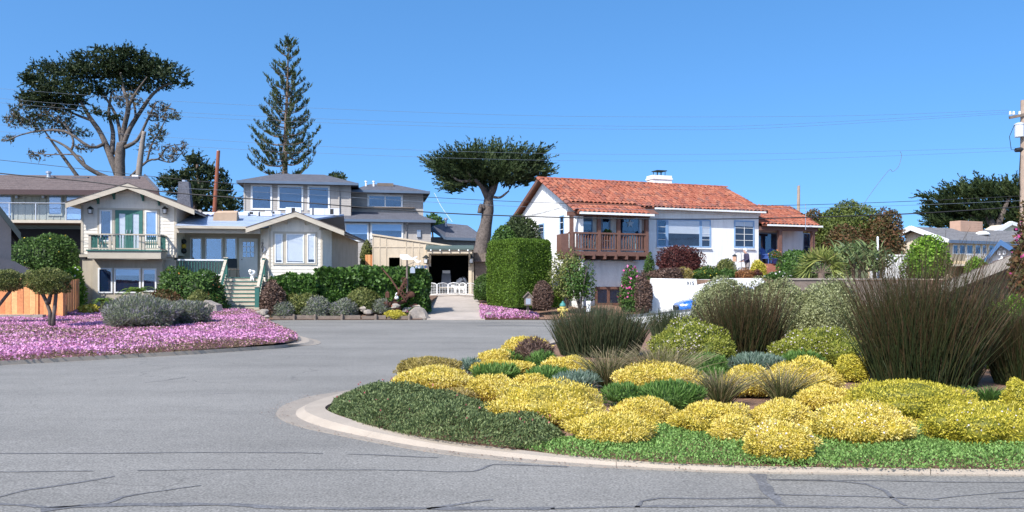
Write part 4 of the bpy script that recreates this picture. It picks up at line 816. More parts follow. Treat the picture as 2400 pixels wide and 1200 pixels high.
def tile_roof(root, rows, budget, edge):
    """rows: (u0, u1, v, z) courses from eave up; nearest `budget` tiles become parts, the rest one mass"""
    spots = [(a + .14 + .27 * i, v, zz) for a, b, v, zz in rows for i in range(int((b - a) / .27))]
    rest = []; k = 0
    for (x, v, zz) in spots:
        Mx = Matrix.Translation((x + random.uniform(-.012, .012), v, zz + random.uniform(.0, .025))) @ Matrix.Rotation(ang + random.uniform(-.03, .03), 4, 'X') @ Matrix.Rotation(random.uniform(-.05, .05), 4, 'Z')
        if k < budget: o = bpy.data.objects.new('tile', tme); COL.objects.link(o); o.parent = root; o.matrix_basis = Mx; k += 1
        else: rest.append(Mx)
    if rest:
        T = np.array(tv); Fq = np.array(tf); Vs = []; Fs = []; Ts = []
        for i, Mx in enumerate(rest): A = np.array(Mx); Vs.append(T @ A[:3, :3].T + A[:3, 3]); Fs.append(Fq + i * len(T)); Ts.append(np.full(len(Fq), random.random()))
        tag(link('tile_courses', quads_mesh('tile_courses', np.concatenate(Vs), np.concatenate(Fs), np.concatenate(Ts)), tm, root), kind='stuff')
base = mat('tile_bed', (.20, .075, .045), .9, .2, 4)
ue = uE + .35
RF = MB().hexa([(-.3, vE, zE - .1), (ue, vE, zE - .1), (ue, vR, zR - .1), (-.3, vR, zR - .1), (-.3, vE, zE), (ue, vE, zE), (ue, vR, zR), (-.3, vR, zR)])
RF.hexa([(-.3, vR, zR - .1), (ue, vR, zR - .1), (ue, vB, zB - .1), (-.3, vB, zB - .1), (-.3, vR, zR), (ue, vR, zR), (ue, vB, zB), (-.3, vB, zB)])
ub = u(1531, vBal - .3); zq = roofz(vBal - .3)
RF.hexa([(-.3, vBal - .3, zq - .1), (ub, vBal - .3, zq - .1), (ub, vE - .002, zE - .1), (-.3, vE - .002, zE - .1), (-.3, vBal - .3, zq), (ub, vBal - .3, zq), (ub, vE - .002, zE), (-.3, vE - .002, zE)])
RF = RF.build('roof', base, H)
rows = []; ex = .40 * math.cos(ang); v = vBal - .36
while v < vE - .2: rows.append((-.3, ub, v, roofz(v) + .01)); v += ex
v = vE - .06
while v < vR - .15: rows.append((-.3 if v > vE + .2 else ub - .2, ue, v, roofz(v) + .01)); v += ex
tile_roof(RF, rows, 262, None)
for k in range(27): MB().add(*tile_geo(.3, .5)).build('ridge_tile', tm, RF, loc=(-.3 + k * (ue + .2) / 26.5, vR, zR + .03), rot=(0, 0, -math.pi / 2)) if k < 27 else None
for k in range(11): t = k / 11; vv = vBal - .3 + t * (vR - vBal + .3); MB().add(*tile_geo(.34, .52)).build('rake_tile', tm, RF, loc=(-.34, vv, roofz(vv) + .05), rot=(ang, 0, 0))
MB().bar((-.34, vR, zR - .1), (-.34, vB, zB - .1), .1, .2).build('rake_board', M['brown'], RF)
B('gutter', M['white'], RF, -.2, ub, vBal - .46, vBal - .33, zq - .12, zq + .0)
c0 = u(1523, vR + .3); ch = MB().box(c0, u(1567, vR + .3), vR - .1, vR + .7, zR - .6, z(1545, 411, vR)); ch = ch.build('chimney', M['stucco'], RF)
c1 = u(1567, vR + .3); ct = z(1545, 411, vR); MB().lathe([(.62, 0), (.62, .02), (.55, .12)], 4, (0, 0, 0)).build('chimney_shoulder', M['stucco'], ch, loc=((c0 + c1) / 2, vR + .3, ct), rot=(0, 0, math.pi / 4)) if False else None
B('chimney_crown', M['stucco'], ch, c0 - .06, c1 - .1, vR - .16, vR + .76, ct - .28, ct - .1) if False else B('chimney_crown', M['stucco'], ch, c0 - .05, c1 + .03, vR - .15, vR + .75, ct - .26, ct - .16)
m_ = (c0 + c1) / 2; cp = MB(); [cp.box(m_ + a, m_ + a + .03, vR + b, vR + b + .03, ct, ct + .28) for a in (-.28, .25, -.02) for b in (.02, .55)]; cp.box(m_ - .36, m_ + .36, vR - .05, vR + .65, ct + .28, ct + .33); cp.build('chimney_cowl', M['iron'], ch)
# windows
win(H, F, 1539, 514, 1562, 579, -.002, frame='blue', mun='white', fw=.07, rows=4, sill=False, glass='glass'); win(H, F, 1563, 514, 1641, 579, -.002, frame='blue', fw=.07, blind=.52, glass='glass2', name='window'); win(H, F, 1642, 515, 1665, 580, -.002, frame='blue', mun='white', fw=.07, rows=4, blind=.62, glass='glass2')
B('window_sill', M['stucco'], H, u(1537), u(1667), -.1, -.003, z(1600, 583), z(1600, 580))
win(H, F, 1720, 517, 1767, 581, -.002, frame='blue', mun='white', fw=.08, cols=2, rows=4, blind=.18, glass='glass2'); B('window_sill', M['stucco'], H, u(1718), u(1769), -.1, -.003, z(1743, 585), z(1743, 582))
for x0, x1, y0, y1 in ((1276, 1264, 523, 562), (1323, 1313, 504, 570), (1245, 1240, 540, 575)):
    a, za = F.vz(x0, y0, -.002); b, _ = F.vz(x1, y0, -.002); zb_ = F.vz(x0, y1, -.002)[1]; f_ = MB(); lo_, hi_ = sorted((a, b))
    for w_ in ((lo_, hi_, za - .07, za), (lo_, hi_, zb_, zb_ + .07), (lo_, lo_ + .07, zb_ + .07, za - .07), (hi_ - .07, hi_, zb_ + .07, za - .07)): f_.box(-.05, 0 - .002, *w_)
    f_ = f_.build('window', M['blue'], H); B('interior', M['interior'], f_, -.012, -.006, lo_ + .06, hi_ - .06, zb_ + .06, za - .06); B('pane', M['glass'], f_, -.03, -.026, lo_ + .065, hi_ - .065, zb_ + .065, za - .065)
    for k in range(1, 4): q = zb_ + (za - zb_) * k / 4; B('muntin', M['white'], f_, -.045, -.031, lo_ + .07, hi_ - .07, q - .015, q + .015)
pv = .348
for x0, x1, y0, y1, bl in ((1343, 1388, 498, 560, .45), (1450, 1498, 499, 562, .0)): win(H, F, x0, y0, x1, y1, pv, frame='blue', fw=.06, blind=bl, glass='glass')
win(H, F, 1409, 507, 1430, 582, pv, frame='blue', fw=.09, name='door', glass='glass')
stp = [(math.cos(math.pi / 2 + k * math.pi / 5) * (.26 if k % 2 == 0 else .11), math.sin(math.pi / 2 + k * math.pi / 5) * (.26 if k % 2 == 0 else .11)) for k in range(10)]
a, q = F.uz(1477, 524, pv - .06); MB().prism([(a + x, q + y) for x, y in stp], pv - .075, pv - .055).build('star', M['steel'], H)
# balcony
a, b = u(1334, vBal), u(1521, vBal); zt, zf = z(1430, 590, vBal), z(1430, 599, vBal); zr0 = z(1430, 548, vBal)
bal = MB().box(a, b, vBal, -.002, zt - .12, zt - .06); bal = bal.build('balcony', M['brown'], H); B('rim_board', M['brown'], bal, a - .03, b + .03, vBal - .06, vBal - .002, zf - .02, zt)
for k in range(8): x = a + .05 + k * (b - a - .2) / 7; B('joist', M['brown'], bal, x, x + .12, vBal - .1, .34, zf - .2, zt - .121) if k % 2 == 0 or True else None
nb = int((0 - vBal) / .14)
for k in range(nb): y = vBal + .02 + k * .14; B('deck_board', M['brown'], bal, a, b, y, y + .13, zt - .058, zt - .02)
for x in (1341, 1405, 1451, 1517): q = u(x, vBal); B('post', M['brown'], bal, q - .09, q + .09, vBal - .001, vBal + .17, zt + .001, roofz(vBal) - .32)
B('header_beam', M['brown'], bal, a - .05, b + .05, vBal - .02, vBal + .2, roofz(vBal) - .318, roofz(vBal) - .11)
B('handrail', M['brown'], bal, a, b, vBal + .01, vBal + .15, zr0 - .03, zr0 + .06); B('bottom_rail', M['brown'], bal, a, b, vBal + .04, vBal + .12, zt + .08, zt + .16)
x = a + .14
while x < b - .1: B('baluster', M['brown'], bal, x, x + .055, vBal + .05, vBal + .11, zt + .161, zr0 - .031); x += .163
MB().box(a - .02, a + .06, vBal + .18, .34, zt - .1, zr0).build('side_panel', M['brown'], bal); B('side_panel', M['brown'], bal, a - .45, a - .03, vBal + .02, vBal + .1, zt - .3, zr0 - .05)
for k in range(5): y = vBal + .3 + k * .18; B('baluster', M['brown'], bal, b - .1, b - .05, y, y + .05, zt + .161, zr0 - .031)
B('handrail', M['brown'], bal, b - .15, b - .01, vBal + .18, .0 - .003, zr0 - .03, zr0 + .055)
sf = MB().hexa([(0.26, vBal + .2, roofz(vBal + .2) - .16), (uS, vBal + .2, roofz(vBal + .2) - .16), (uS, .34, roofz(.34) - .16), (.26, .34, roofz(.34) - .16), (0.26, vBal + .2, roofz(vBal + .2) - .12), (uS, vBal + .2, roofz(vBal + .2) - .12), (uS, .34, roofz(.34) - .12), (.26, .34, roofz(.34) - .12)]).build('balcony_ceiling', M['brown'], H)
# lower storey and its glazed garage door
lv = -.35; B('lower_wall', M['stucco'], H, u(1365, lv), u(1508, lv), lv, .345, .2, zf - .25)
g0, g1, gz0, gz1 = u(1394, lv), u(1457, lv), z(1425, 716, lv), z(1425, 672, lv)
gd = ring(MB(), g0, g1, gz0, gz1, .14, lv - .06, lv - .002).build('garage_door', M['brown'], H)
for k in range(2):
    p0, p1 = g0 + .14 + k * (g1 - g0 - .2) / 2, g0 + .06 + (k + 1) * (g1 - g0 - .2) / 2 + .02; B('interior', M['interior'], gd, p0 - .01, p1 + .01, lv - .02, lv - .01, gz0 + .14, gz1 - .14); B('pane', M['glass'], gd, p0, p1, lv - .034, lv - .03, gz0 + .14, gz1 - .14)
B('mullion', M['brown'], gd, (g0 + g1) / 2 - .1, (g0 + g1) / 2 + .06, lv - .058, lv - .035, gz0 + .14, gz1 - .14)
# open porch at the right-hand end
pz = z(1850, 620, .5); e0, e1 = uE + .36, u(1926, -.3); ze_ = (z(1790, 525, -.3) + z(1925, 530, -.3)) / 2; pvr = 3.1; zr2 = z(1800, 487, pvr); pr1 = u(1864, pvr)
PR = MB().add([(e0 - .34, -.3, ze_), (e1, -.3, ze_), (pr1, pvr, zr2), (e0 - .34, pvr, zr2), (e1, 6, ze_), (e0 - .34, 6, ze_), (e0 - .34, -.3, ze_ - .1), (e1, -.3, ze_ - .1), (e1, 6, ze_ - .1), (e0 - .34, 6, ze_ - .1)], [(0, 1, 2, 3), (1, 4, 2), (4, 5, 3, 2), (6, 9, 8, 7), (0, 6, 7, 1), (1, 7, 8, 4)]).build('porch_roof', base, H)
sl2 = (zr2 - ze_) / (pvr + .3); ang0 = ang; ang = math.atan(sl2); rows = []; v = -.34; k = 0
while v < pvr - .1: t = (v + .3) / (pvr + .3); rows.append((e0 - .34, e1 + (pr1 - e1) * t, v, ze_ + sl2 * (v + .3) + .01)); v += .4 * math.cos(ang)
tile_roof(PR, rows, 90, None); ang = ang0
MB().bar((e0, -.38, ze_ - .05), (e1, -.38, ze_ - .05), .08, .1).build('gutter', M['white'], PR); B('porch_beam', M['brown'], H, uE + .03, e1 - .15, -.12, .06, ze_ - .34, ze_ - .12)
for x in (1828, 1905): q = u(x, -.05); B('porch_post', M['brown'], H, q - .1, q + .1, -.13, .07, pz, ze_ - .341)
B('porch_wall', M['stucco'], H, u(1834, 1.8), u(1882, 1.8), 1.8, 5, pz - .4, ze_ - .12); B('porch_back', M['stucco'], H, uE + .02, u(1834, 1.8) - .01, 2.4, 5, pz - .4, ze_ - .12)
win_uz(H, uE + .1, u(1831, 2.3), pz, ze_ - .3, 2.398, frame='blue', fw=.08, name='glass_door', cols=2, glass='glass', mun='blue'); win_uz(H, u(1884, 1.8), u(1901, 1.8), pz + .4, ze_ - .3, 1.9, frame='steel', fw=.05, rows=2)
B('porch_floor', M['brick'], H, uE + .02, e1 - .2, -.6, 5, 1.9, pz)
bs = MB().box(u(1795, -.9), u(1832, -.9), -.9, -.602, 1.6, pz - .2).build('brick_steps', M['brick'], H)
for j in range(5):
    q0, q1 = u(1793 - 3 * j, -.95 - .3 * j), u(1834 + 1 * j, -.95 - .3 * j); zz = pz - .13 - .14 * j
    for i in range(6): B('brick', M['brick'], bs, q0 + (q1 - q0) * i / 6 + .004, q0 + (q1 - q0) * (i + 1) / 6 - .004, -1.2 - .3 * j, -.905 - .3 * j, zz - .13, zz)
# things on the balcony and porch
teal = mat('pale_teal_paint', (.42, .66, .68), .6, .06, 4)
def armchair(label, loc, rz, m_, grp=None):
    c = thing('garden_chair', label, 'chair', loc, rz, grp)
    B('seat', m_, c, -.28, .28, -.28, .25, .34, .38); [MB().hexa([(x - .045, .22, .36), (x + .045, .22, .36), (x + .045, .25, .36), (x - .045, .25, .36), (x - .05, .42, 1.02 - abs(x) * .4), (x + .05, .42, 1.02 - abs(x) * .4), (x + .05, .45, 1.02 - abs(x) * .4), (x - .05, .45, 1.02 - abs(x) * .4)]).build('back_slat', m_, c) for x in (-.22, -.11, 0, .11, .22)]
    for s_ in (-.31, .31):
        B('armrest', m_, c, s_ - .06, s_ + .06, -.32, .3, .58, .61)
        for y in (-.26, .24): B('leg', m_, c, s_ - .025, s_ + .025, y - .025, y + .025, 0, .579)
    return c
armchair('pale teal slatted chair at the left of the brown balcony', F.w(u(1378, -.6), -.6, zt - .018), F.th + .6, teal, 'teal chairs on the balcony'); armchair('pale teal slatted chair at the right of the brown balcony', F.w(u(1478, -.6), -.6, zt - .018), F.th - .7, teal, 'teal chairs on the balcony')
B_ = thing('balcony_table', 'small round table in the middle of the brown balcony', 'table', F.w(u(1424, -.7), -.7, zt - .018), 0); MB().lathe([(.3, .62), (.32, .63), (.32, .66)], 16).build('tabletop', M['white'], B_); MB().lathe([(.2, 0), (.2, .02), (.04, .05), (.04, .619)], 10).build('pedestal', M['white'], B_)
def pot(label, loc, m_, r=.16, h=.24, name='flower_pot'):
    return tag(MB().lathe([(r * .7, 0), (r, h * .85), (r * 1.1, h * .86), (r * 1.1, h), (r * .9, h), (r * .85, h * .8)], 14).build(name, m_, None, True, loc=loc), label, 'pot')
terra = mat('terracotta', (.38, .15, .085), .85, .12, 5); cob = mat('cobalt_glaze', (.03, .09, .42), .25, .1, 5, spec=.6)
TABLEPOT = F.w(u(1424, -.7), -.7, zt + .645); pot('terracotta pot on the small balcony table', TABLEPOT, terra)
BLUEPOT = F.w(u(1817, -.75), -.75, pz - .0); pot('glossy blue pot at the top of the brick porch steps', BLUEPOT, cob, .2, .32)
wc = thing('wind_chime', 'dark wind chime hanging at the right end of the balcony', 'wind chime', F.w(u(1508, vBal + .3), vBal + .3, z(1510, 512, vBal)), 0)
MB().lathe([(.1, 0), (.1, .02)], 8).build('disc', M['brown'], wc); MB().tube([(0, 0, .02), (0, 0, .4)], .008, 4).build('cord', M['iron'], wc); [MB().tube([(.08 * math.cos(k * 1.26), .08 * math.sin(k * 1.26), -.01), (.08 * math.cos(k * 1.26), .08 * math.sin(k * 1.26), -.55 - .08 * k)], .018, 6).build('tube', M['brown'], wc) for k in range(5)]
tag(MB().lathe([(.02, -.03), (.11, -.03), (.12, 0), (.11, .03), (.02, .03)], 14).build('wall_plaque', M['iron'], None, loc=F.w(u(1507, -.004), -.05, z(1507, 545, 0)), rot=(math.pi / 2, 0, F.th)), 'small round dark plaque on the white wall at the balcony end', 'plaque')
for i, (x, dy, lb) in enumerate(((1800, .4, 'blue porch chair nearest the white wall'), (1815, .9, 'blue porch chair beside the brown porch post'))): armchair(lb, F.w(u(x, dy), dy, pz + .002), F.th + .3 - .6 * i, mat('blue_chair', (.06, .12, .34), .5, .1, 4), 'blue chairs on the porch')
# ------------------------------------------------------------------ white garden walls in front of it
Yw = 39.
def wallpx(name, label, pts, Y, th, m_, cat='wall'):
    q = [P(x, y, Y) for x, y in pts]; root = thing(name, label, cat, (q[0].x, Y, 0))
    MB().prism([(p.x - q[0].x, p.z) for p in q], 0, th).build('wall_body', M[m_], root); return root, q[0].x
rw, x0 = wallpx('retaining_wall', 'white retaining wall with the number 915 beside the drive', [(1514, 760), (1527, 652), (1632, 654), (1634, 668), (1655, 664), (1690, 652), (1786, 652), (1797, 664), (1800, 760)], Yw, .35, 'stucco')
text_mesh('915', .25, M['ink'], rw, (P(1618, 0, Yw).x - x0, -.012, P(0, 668, Yw).z), name='house_number')
lw_, x1 = wallpx('low_wall', 'low white wall with dark coping in front of the blue car', [(1470, 760), (1470, 741), (1530, 737), (1660, 722), (1660, 760)], 35.4, .25, 'stucco'); p = [P(1470, 740, 35.4), P(1530, 736, 35.4), P(1660, 721, 35.4)]
for a, b in zip(p, p[1:]): MB().bar((a.x - x1, .12, a.z), (b.x - x1, .12, b.z), .34, .05).build('coping', M['slate'], lw_)
tz = 1.93; tr = [(P(1522, 0, Yw).x, Yw + .34), (30, Yw + .34), (45, 62), (3.5, 62), (6.2, 44.5)]
tag(MB().prismz(tr, -.3, tz).build('terrace', M['soil']), kind='structure')
gw_, x2 = wallpx('garden_wall', 'low gray stone-capped garden wall behind the pale shrubs', [(1850, 720), (1850, 655), (2150, 660), (2150, 720)], 38.2, .25, 'oldwood'); B('coping', M['rock'], gw_, -.05, P(2150, 0, 38.2).x - x2, -.06, .31, P(0, 656, 38.2).z, P(0, 654, 38.2).z + .04)
wf, x3 = wallpx('white_fence', 'white solid fence panel behind the tall brown rushes', [(2040, 720), (2040, 600), (2128, 603), (2128, 720)], 44, .1, 'white', 'fence'); B('rail', M['white'], wf, -.02, P(2128, 0, 44).x - x3 + .02, -.04, .14, P(0, 600, 44).z - .02, P(0, 598, 44).z + .03)

# ------------------------------------------------------------------ cream house at the right
F = Frame((2222 - 1200) / FPX * 58, 58, 25)
H = thing('ranch_house', 'cream house with gray shingle roof and brick chimney at the right', 'house', (F.X0, F.Y0, 0), F.th)
cw = mat('pale_yellow_siding', (.66, .52, .33), .8, .06, 3); cg = mat('cream_vertical_siding', (.58, .50, .38), .8, .06, 3)
zE_ = z(2222, 558); vP, zP = F.vz(2137, 531, -.5); vBk, zBk = F.vz(2112, 546, -.5); W = MB().box(0, 14, 0, 7, 1, zE_ - .05).build('wall', cw, H)
MB().add([(-.004, 0, 1), (-.004, vBk, 1), (-.004, vBk, zBk - .2), (-.004, vP, zP - .2), (-.004, 0, zE_ - .2), (.2, 0, 1), (.2, vBk, 1), (.2, vBk, zBk - .2), (.2, vP, zP - .2), (.2, 0, zE_ - .2)], [(0, 1, 2, 3, 4), (9, 8, 7, 6, 5), (0, 5, 6, 1), (1, 6, 7, 2), (2, 7, 8, 3), (3, 8, 9, 4), (4, 9, 5, 0)]).build('gable_wall', cg, H)
for k in range(10): y = .1 + k * vBk / 10; B('batten', cg, H, -.03, -.005, y, y + .05, 1.2, (zE_ + (zP - zE_) * y / vP if y < vP else zP + (zBk - zP) * (y - vP) / (vBk - vP)) - .25)
RF = MB(); e = -.6
for (va, za, vb_, zb_) in ((-.5, zE_ - .5 * (zP - zE_) / vP, vP, zP), (vP, zP, vBk + .3, zBk - .05)): RF.hexa([(e, va, za - .12), (14, va, za - .12), (14, vb_, zb_ - .12), (e, vb_, zb_ - .12), (e, va, za), (14, va, za), (14, vb_, zb_), (e, vb_, zb_)])
RF = RF.build('roof', M['grayroof'], H); zf = zE_ - .5 * (zP - zE_) / vP
MB().bar((e - .03, -.5, zf - .1), (e - .03, vP, zP - .1), .06, .34).build('barge_board', M['white'], RF); MB().bar((e - .03, vP, zP - .1), (e - .03, vBk + .3, zBk - .12), .06, .34).build('barge_board', M['white'], RF); B('gutter', M['slateblue'], RF, e, 14, -.62, -.505, zf - .2, zf + .02)
for k in range(1, 8): t = k / 8; y = -.5 + (vP + .5) * t; B('shingle_course', M['grayroof'], RF, e, 14, y - .02, y + .02, zf + (zP - zf) * t - .02, zf + (zP - zf) * t + .014)
c0, c1 = F.uz(2240, 530, vP - .3)[0], F.uz(2291, 530, vP - .3)[0]; ch = MB().box(c0, c1, vP - .7, vP + .2, zP - 1, F.uz(2265, 519, vP - .3)[1]).build('chimney', mat('tan_brick', (.44, .28, .20), .9, .1, 4), RF); zc = F.uz(2265, 519, vP - .3)[1]
for j in range(6):
    for i in range(5): w_ = (c1 - c0 + .04) / 5; B('brick', ch.data.materials[0], ch, c0 - .02 + i * w_ + .008, c0 - .02 + (i + 1) * w_ - .008, vP - .72, vP - .701, zc - .95 + j * .16, zc - .95 + j * .16 + .145)
B('flashing', M['steel'], ch, c0 - .05, c1 + .05, vP - .76, vP + .25, zP - .6, zc - .99); sk = MB().lathe([(.55, 0), (.5, .12), (.3, .24), (.05, .28)], 14).build('skylight', M['whiteplastic'], RF, True, loc=(F.uz(2302, 548, vP * .5)[0], vP * .5, zf + (zP - zf) * .55 + .0))
for x0, x1 in ((2232, 2245), (2247, 2262), (2264, 2280), (2284, 2298), (2301, 2312), (2316, 2330)): win(H, F, x0, 573, x1, 596, -.002, frame='white', fw=.07, blind=.25 if x0 > 2280 else 0)
dk = MB().box(-.2, 8, -1.6, -.01, F.uz(2260, 618, -1.6)[1] - .15, F.uz(2260, 618, -1.6)[1]).build('deck', M['trim'], H); d0, d1 = F.uz(2260, 618, -1.6)[1], F.uz(2260, 596, -1.6)[1]; B('handrail', M['white'], dk, -.2, 8, -1.64, -1.56, d1 - .05, d1)
B('deck_skirt', cg, dk, -.2, 8, -1.58, -1.5, d0 - 1.2, d1 - .25)
for k in range(30): B('baluster', M['white'], dk, -.15 + k * .27, -.11 + k * .27, -1.62, -1.58, d1 - .3, d1 - .051)
g = MB(); pk = F.uz(2366, 523, 4.4); a = F.uz(2322, 549, 4.4); b = F.uz(2420, 540, 4.4)
GB = MB().prism([(a[0] + .3, a[1] - .6), (b[0], b[1] - .6), (b[0], b[1]), (pk[0], pk[1] - .1), (a[0] + .3, a[1])], 4.4, 6).build('rear_gable', cg, H)
MB().bar((a[0], 4.3, a[1]), (pk[0], 4.3, pk[1]), .3, .26, (0, 1, 0)).build('barge_board', M['white'], GB); MB().bar((pk[0], 4.3, pk[1]), (b[0], 4.3, b[1]), .3, .26, (0, 1, 0)).build('barge_board', M['white'], GB); B('window', M['dark'], GB, F.uz(2376, 535, 4.4)[0], F.uz(2386, 535, 4.4)[0], 4.37, 4.399, F.uz(2380, 547, 4.4)[1], F.uz(2380, 535, 4.4)[1])
# white outbuilding gable with blue barge boards, and the carport roof before it
F = Frame((2345 - 1200) / FPX * 44, 44, -31)
H = thing('outbuilding', 'small white clapboard gable with dark blue barge boards at the right', 'shed', (F.X0, F.Y0, 0), F.th)
pk = F.uz(2345, 564); l = F.uz(2255, 668); r = F.uz(2440, 622)
wall = MB().prism([(l[0] + .3, .5), (r[0], .5), (r[0], r[1]), (pk[0], pk[1] - .1), (l[0] + .3, l[1])], 0, 4).build('wall', M['cream'], H)
boards(wall, M['white'], lambda q: l[0] + .35 + max(0, (q - l[1]) / (pk[1] - l[1])) * (pk[0] - l[0]), lambda q: min(r[0], pk[0] + (pk[1] - q) / (pk[1] - r[1]) * (r[0] - pk[0])), 1.6, pk[1] - .15, .2, 0)
for a, b in ((l, pk), (pk, r)):
    MB().hexa([(a[0], -.5, a[1] - .1), (b[0], -.5, b[1] - .1), (b[0], 4, b[1] - .1), (a[0], 4, a[1] - .1), (a[0], -.5, a[1]), (b[0], -.5, b[1]), (b[0], 4, b[1]), (a[0], 4, a[1])]).build('roof', M['grayroof'], H)
    MB().hexa([(a[0], -.58, a[1] - .28), (b[0], -.58, b[1] - .28), (b[0], -.51, b[1] - .28), (a[0], -.51, a[1] - .28), (a[0], -.58, a[1] + .03), (b[0], -.58, b[1] + .03), (b[0], -.51, b[1] + .03), (a[0], -.51, a[1] + .03)]).build('barge_board', mat('navy_trim', (.05, .12, .25), .5, .1, 3), H)
for i, (x, y, lb) in enumerate(((2346, 580, 'topmost of three tiny white birdhouses on the gable'), (2341, 593, 'lower left of three tiny white birdhouses on the gable'), (2354, 592, 'lower right of three tiny white birdhouses on the gable'))):
    q = F.uz(x, y, -.15); t = thing('birdhouse', lb, 'birdhouse', F.w(q[0], -.15, q[1]), F.th, 'birdhouses on the outbuilding gable'); B('box', M['whiteplastic'], t, -.07, .07, -.07, .12, -.1, .06); MB().prism([(-.1, .061), (.1, .061), (0, .15)], -.1, .12).build('roof', M['whiteplastic'], t); MB().lathe([(.03, 0), (.03, .005)], 8).build('entry_hole', M['ink'], t, loc=(0, -.072, .0), rot=(math.pi / 2, 0, 0))
F = Frame((2400 - 1200) / FPX * 33, 33, -28)
H = thing('carport', 'brown shingle carport roof with pale fascia sloping down at the right edge', 'carport', (F.X0, F.Y0, 0), F.th)
a, b = F.uz(2205, 664), F.uz(2560, 521); cr = MB().hexa([(a[0], 0, a[1] - .12), (b[0], 0, b[1] - .12), (b[0], 4, b[1] - 1.12), (a[0], 4, a[1] - 1.12), (a[0], 0, a[1]), (b[0], 0, b[1]), (b[0], 4, b[1] - 1), (a[0], 4, a[1] - 1)]).build('roof', M['umber'], H)
n = 14
for k in range(n): q0 = a[0] + (b[0] - a[0]) * k / n; zz = a[1] + (b[1] - a[1]) * k / n; MB().hexa([(q0, -.06, zz + .004), (q0 + .46, -.06, zz + (b[1] - a[1]) / n + .002), (q0 + .46, 4, zz - 1 + (b[1] - a[1]) / n + .002), (q0, 4, zz - 1 + .004), (q0, -.06, zz + .05), (q0 + .46, -.06, zz + (b[1] - a[1]) / n + .015), (q0 + .46, 4, zz - 1 + (b[1] - a[1]) / n + .015), (q0, 4, zz - 1 + .05)]).build('shingle_course', M['umber'], cr)
MB().hexa([(a[0], -.05, a[1] - .5), (b[0], -.05, b[1] - .5), (b[0], -.005, b[1] - .5), (a[0], -.005, a[1] - .5), (a[0], -.05, a[1] - .002), (b[0], -.05, b[1] - .002), (b[0], -.005, b[1] - .002), (a[0], -.005, a[1] - .002)]).build('fascia', mat('shaded_gray_fascia', (.25, .225, .195), .8, .08, 3), H)  # fascia colour darkened to stand for the shadow on it
B('beam', M['brown'], H, F.uz(2330, 640)[0], b[0], .9, 1.1, F.uz(2330, 655, 1)[1], F.uz(2330, 645, 1)[1]); B('back_wall', M['oldwood'], H, a[0] + 1.5, b[0], 3.5, 3.7, 0, a[1] + .3); B('post', M['brown'], H, F.uz(2345, 650, .95)[0], F.uz(2352, 650, .95)[0], .9, 1.05, 0, F.uz(2330, 655, 1)[1] - .002)
# ------------------------------------------------------------------ foliage materials
FM = {}
FM['yellow'] = foliage('yellow_heath', [(.12, .11, .012), (.42, .32, .028), (.62, .48, .07), (.70, .57, .15), (.72, .61, .26)], .12, patch=.3, pscale=3.)
FM['lime'] = foliage('lime_heath', [(.09, .10, .012), (.32, .29, .025), (.52, .44, .045), (.64, .55, .13)], .12, patch=.2, pscale=1.8)
FM['ochre'] = foliage('ochre_heath', [(.10, .09, .02), (.28, .22, .05), (.42, .33, .10), (.40, .31, .18)], .25, patch=.25, pscale=2.)
FM['dome'] = foliage('fine_green', [(.03, .06, .014), (.075, .16, .03), (.125, .235, .05), (.19, .30, .085)], .3, patch=.1)
FM['bluedome'] = foliage('blue_green', [(.04, .07, .045), (.10, .16, .11), (.17, .24, .18), (.25, .32, .26)], .25, patch=.1)
FM['darkmat'] = foliage('dark_mat', [(.034, .052, .020), (.09, .13, .048), (.155, .20, .075), (.235, .28, .115)], .25, patch=.16, pscale=1.5)
FM['brightmat'] = foliage('bright_mat', [(.05, .10, .025), (.13, .24, .055), (.21, .36, .09), (.30, .46, .14)], .3, patch=.12, pscale=2)
FM['restio'] = foliage('dark_rush', [(.011, .020, .010), (.022, .038, .014), (.042, .060, .024), (.075, .072, .036), (.09, .055, .03)], .1, spec=.35)
FM['brush'] = foliage('brown_rush', [(.007, .017, .005), (.018, .032, .009), (.034, .044, .013), (.052, .040, .016), (.074, .040, .021)], .1, spec=.3)
FM['tuft'] = foliage('brown_sedge', [(.04, .06, .02), (.10, .12, .04), (.20, .17, .08), (.34, .27, .17)], .2)
FM['silver'] = foliage('silver_shrub', [(.06, .07, .025), (.18, .20, .08), (.30, .325, .145), (.43, .45, .25)], .25, patch=.14, pscale=1.5)
FM['spotted'] = foliage('spotted_shrub', [(.05, .07, .012), (.17, .20, .022), (.29, .31, .045), (.38, .38, .09)], .25, patch=.15)
FM['lavender'] = foliage('lavender_gray', [(.06, .075, .04), (.15, .18, .105), (.22, .25, .15), (.24, .24, .20), (.25, .22, .28)], .2, patch=.12, pscale=1.6)
FM['pink'] = foliage('pink_iceplant', [(.07, .09, .03), (.22, .18, .09), (.44, .24, .26), (.60, .27, .45), (.68, .34, .54), (.72, .42, .60)], .2)
FM['leaf'] = foliage('mid_green', [(.015, .03, .008), (.04, .085, .018), (.075, .15, .03), (.13, .22, .05)], .3, patch=.12)
FM['ivy'] = foliage('ivy_green', [(.012, .03, .006), (.035, .085, .014), (.07, .155, .022), (.14, .25, .05)], .25, spec=.45, patch=.14)
FM['hedge'] = foliage('clipped_hedge', [(.035, .07, .010), (.075, .135, .016), (.115, .20, .022), (.165, .26, .035)], .25, patch=.1)
FM['olive'] = foliage('olive_green', [(.03, .042, .010), (.09, .115, .028), (.17, .19, .05), (.28, .28, .10)], .25, patch=.1)
FM['bright'] = foliage('bright_green', [(.04, .09, .008), (.11, .22, .018), (.19, .34, .03), (.30, .46, .07)], .35, patch=.1)
FM['rustleaf'] = foliage('bronze_leaf', [(.025, .04, .012), (.075, .075, .022), (.12, .07, .028), (.17, .075, .038)], .25, patch=.2, pscale=1)
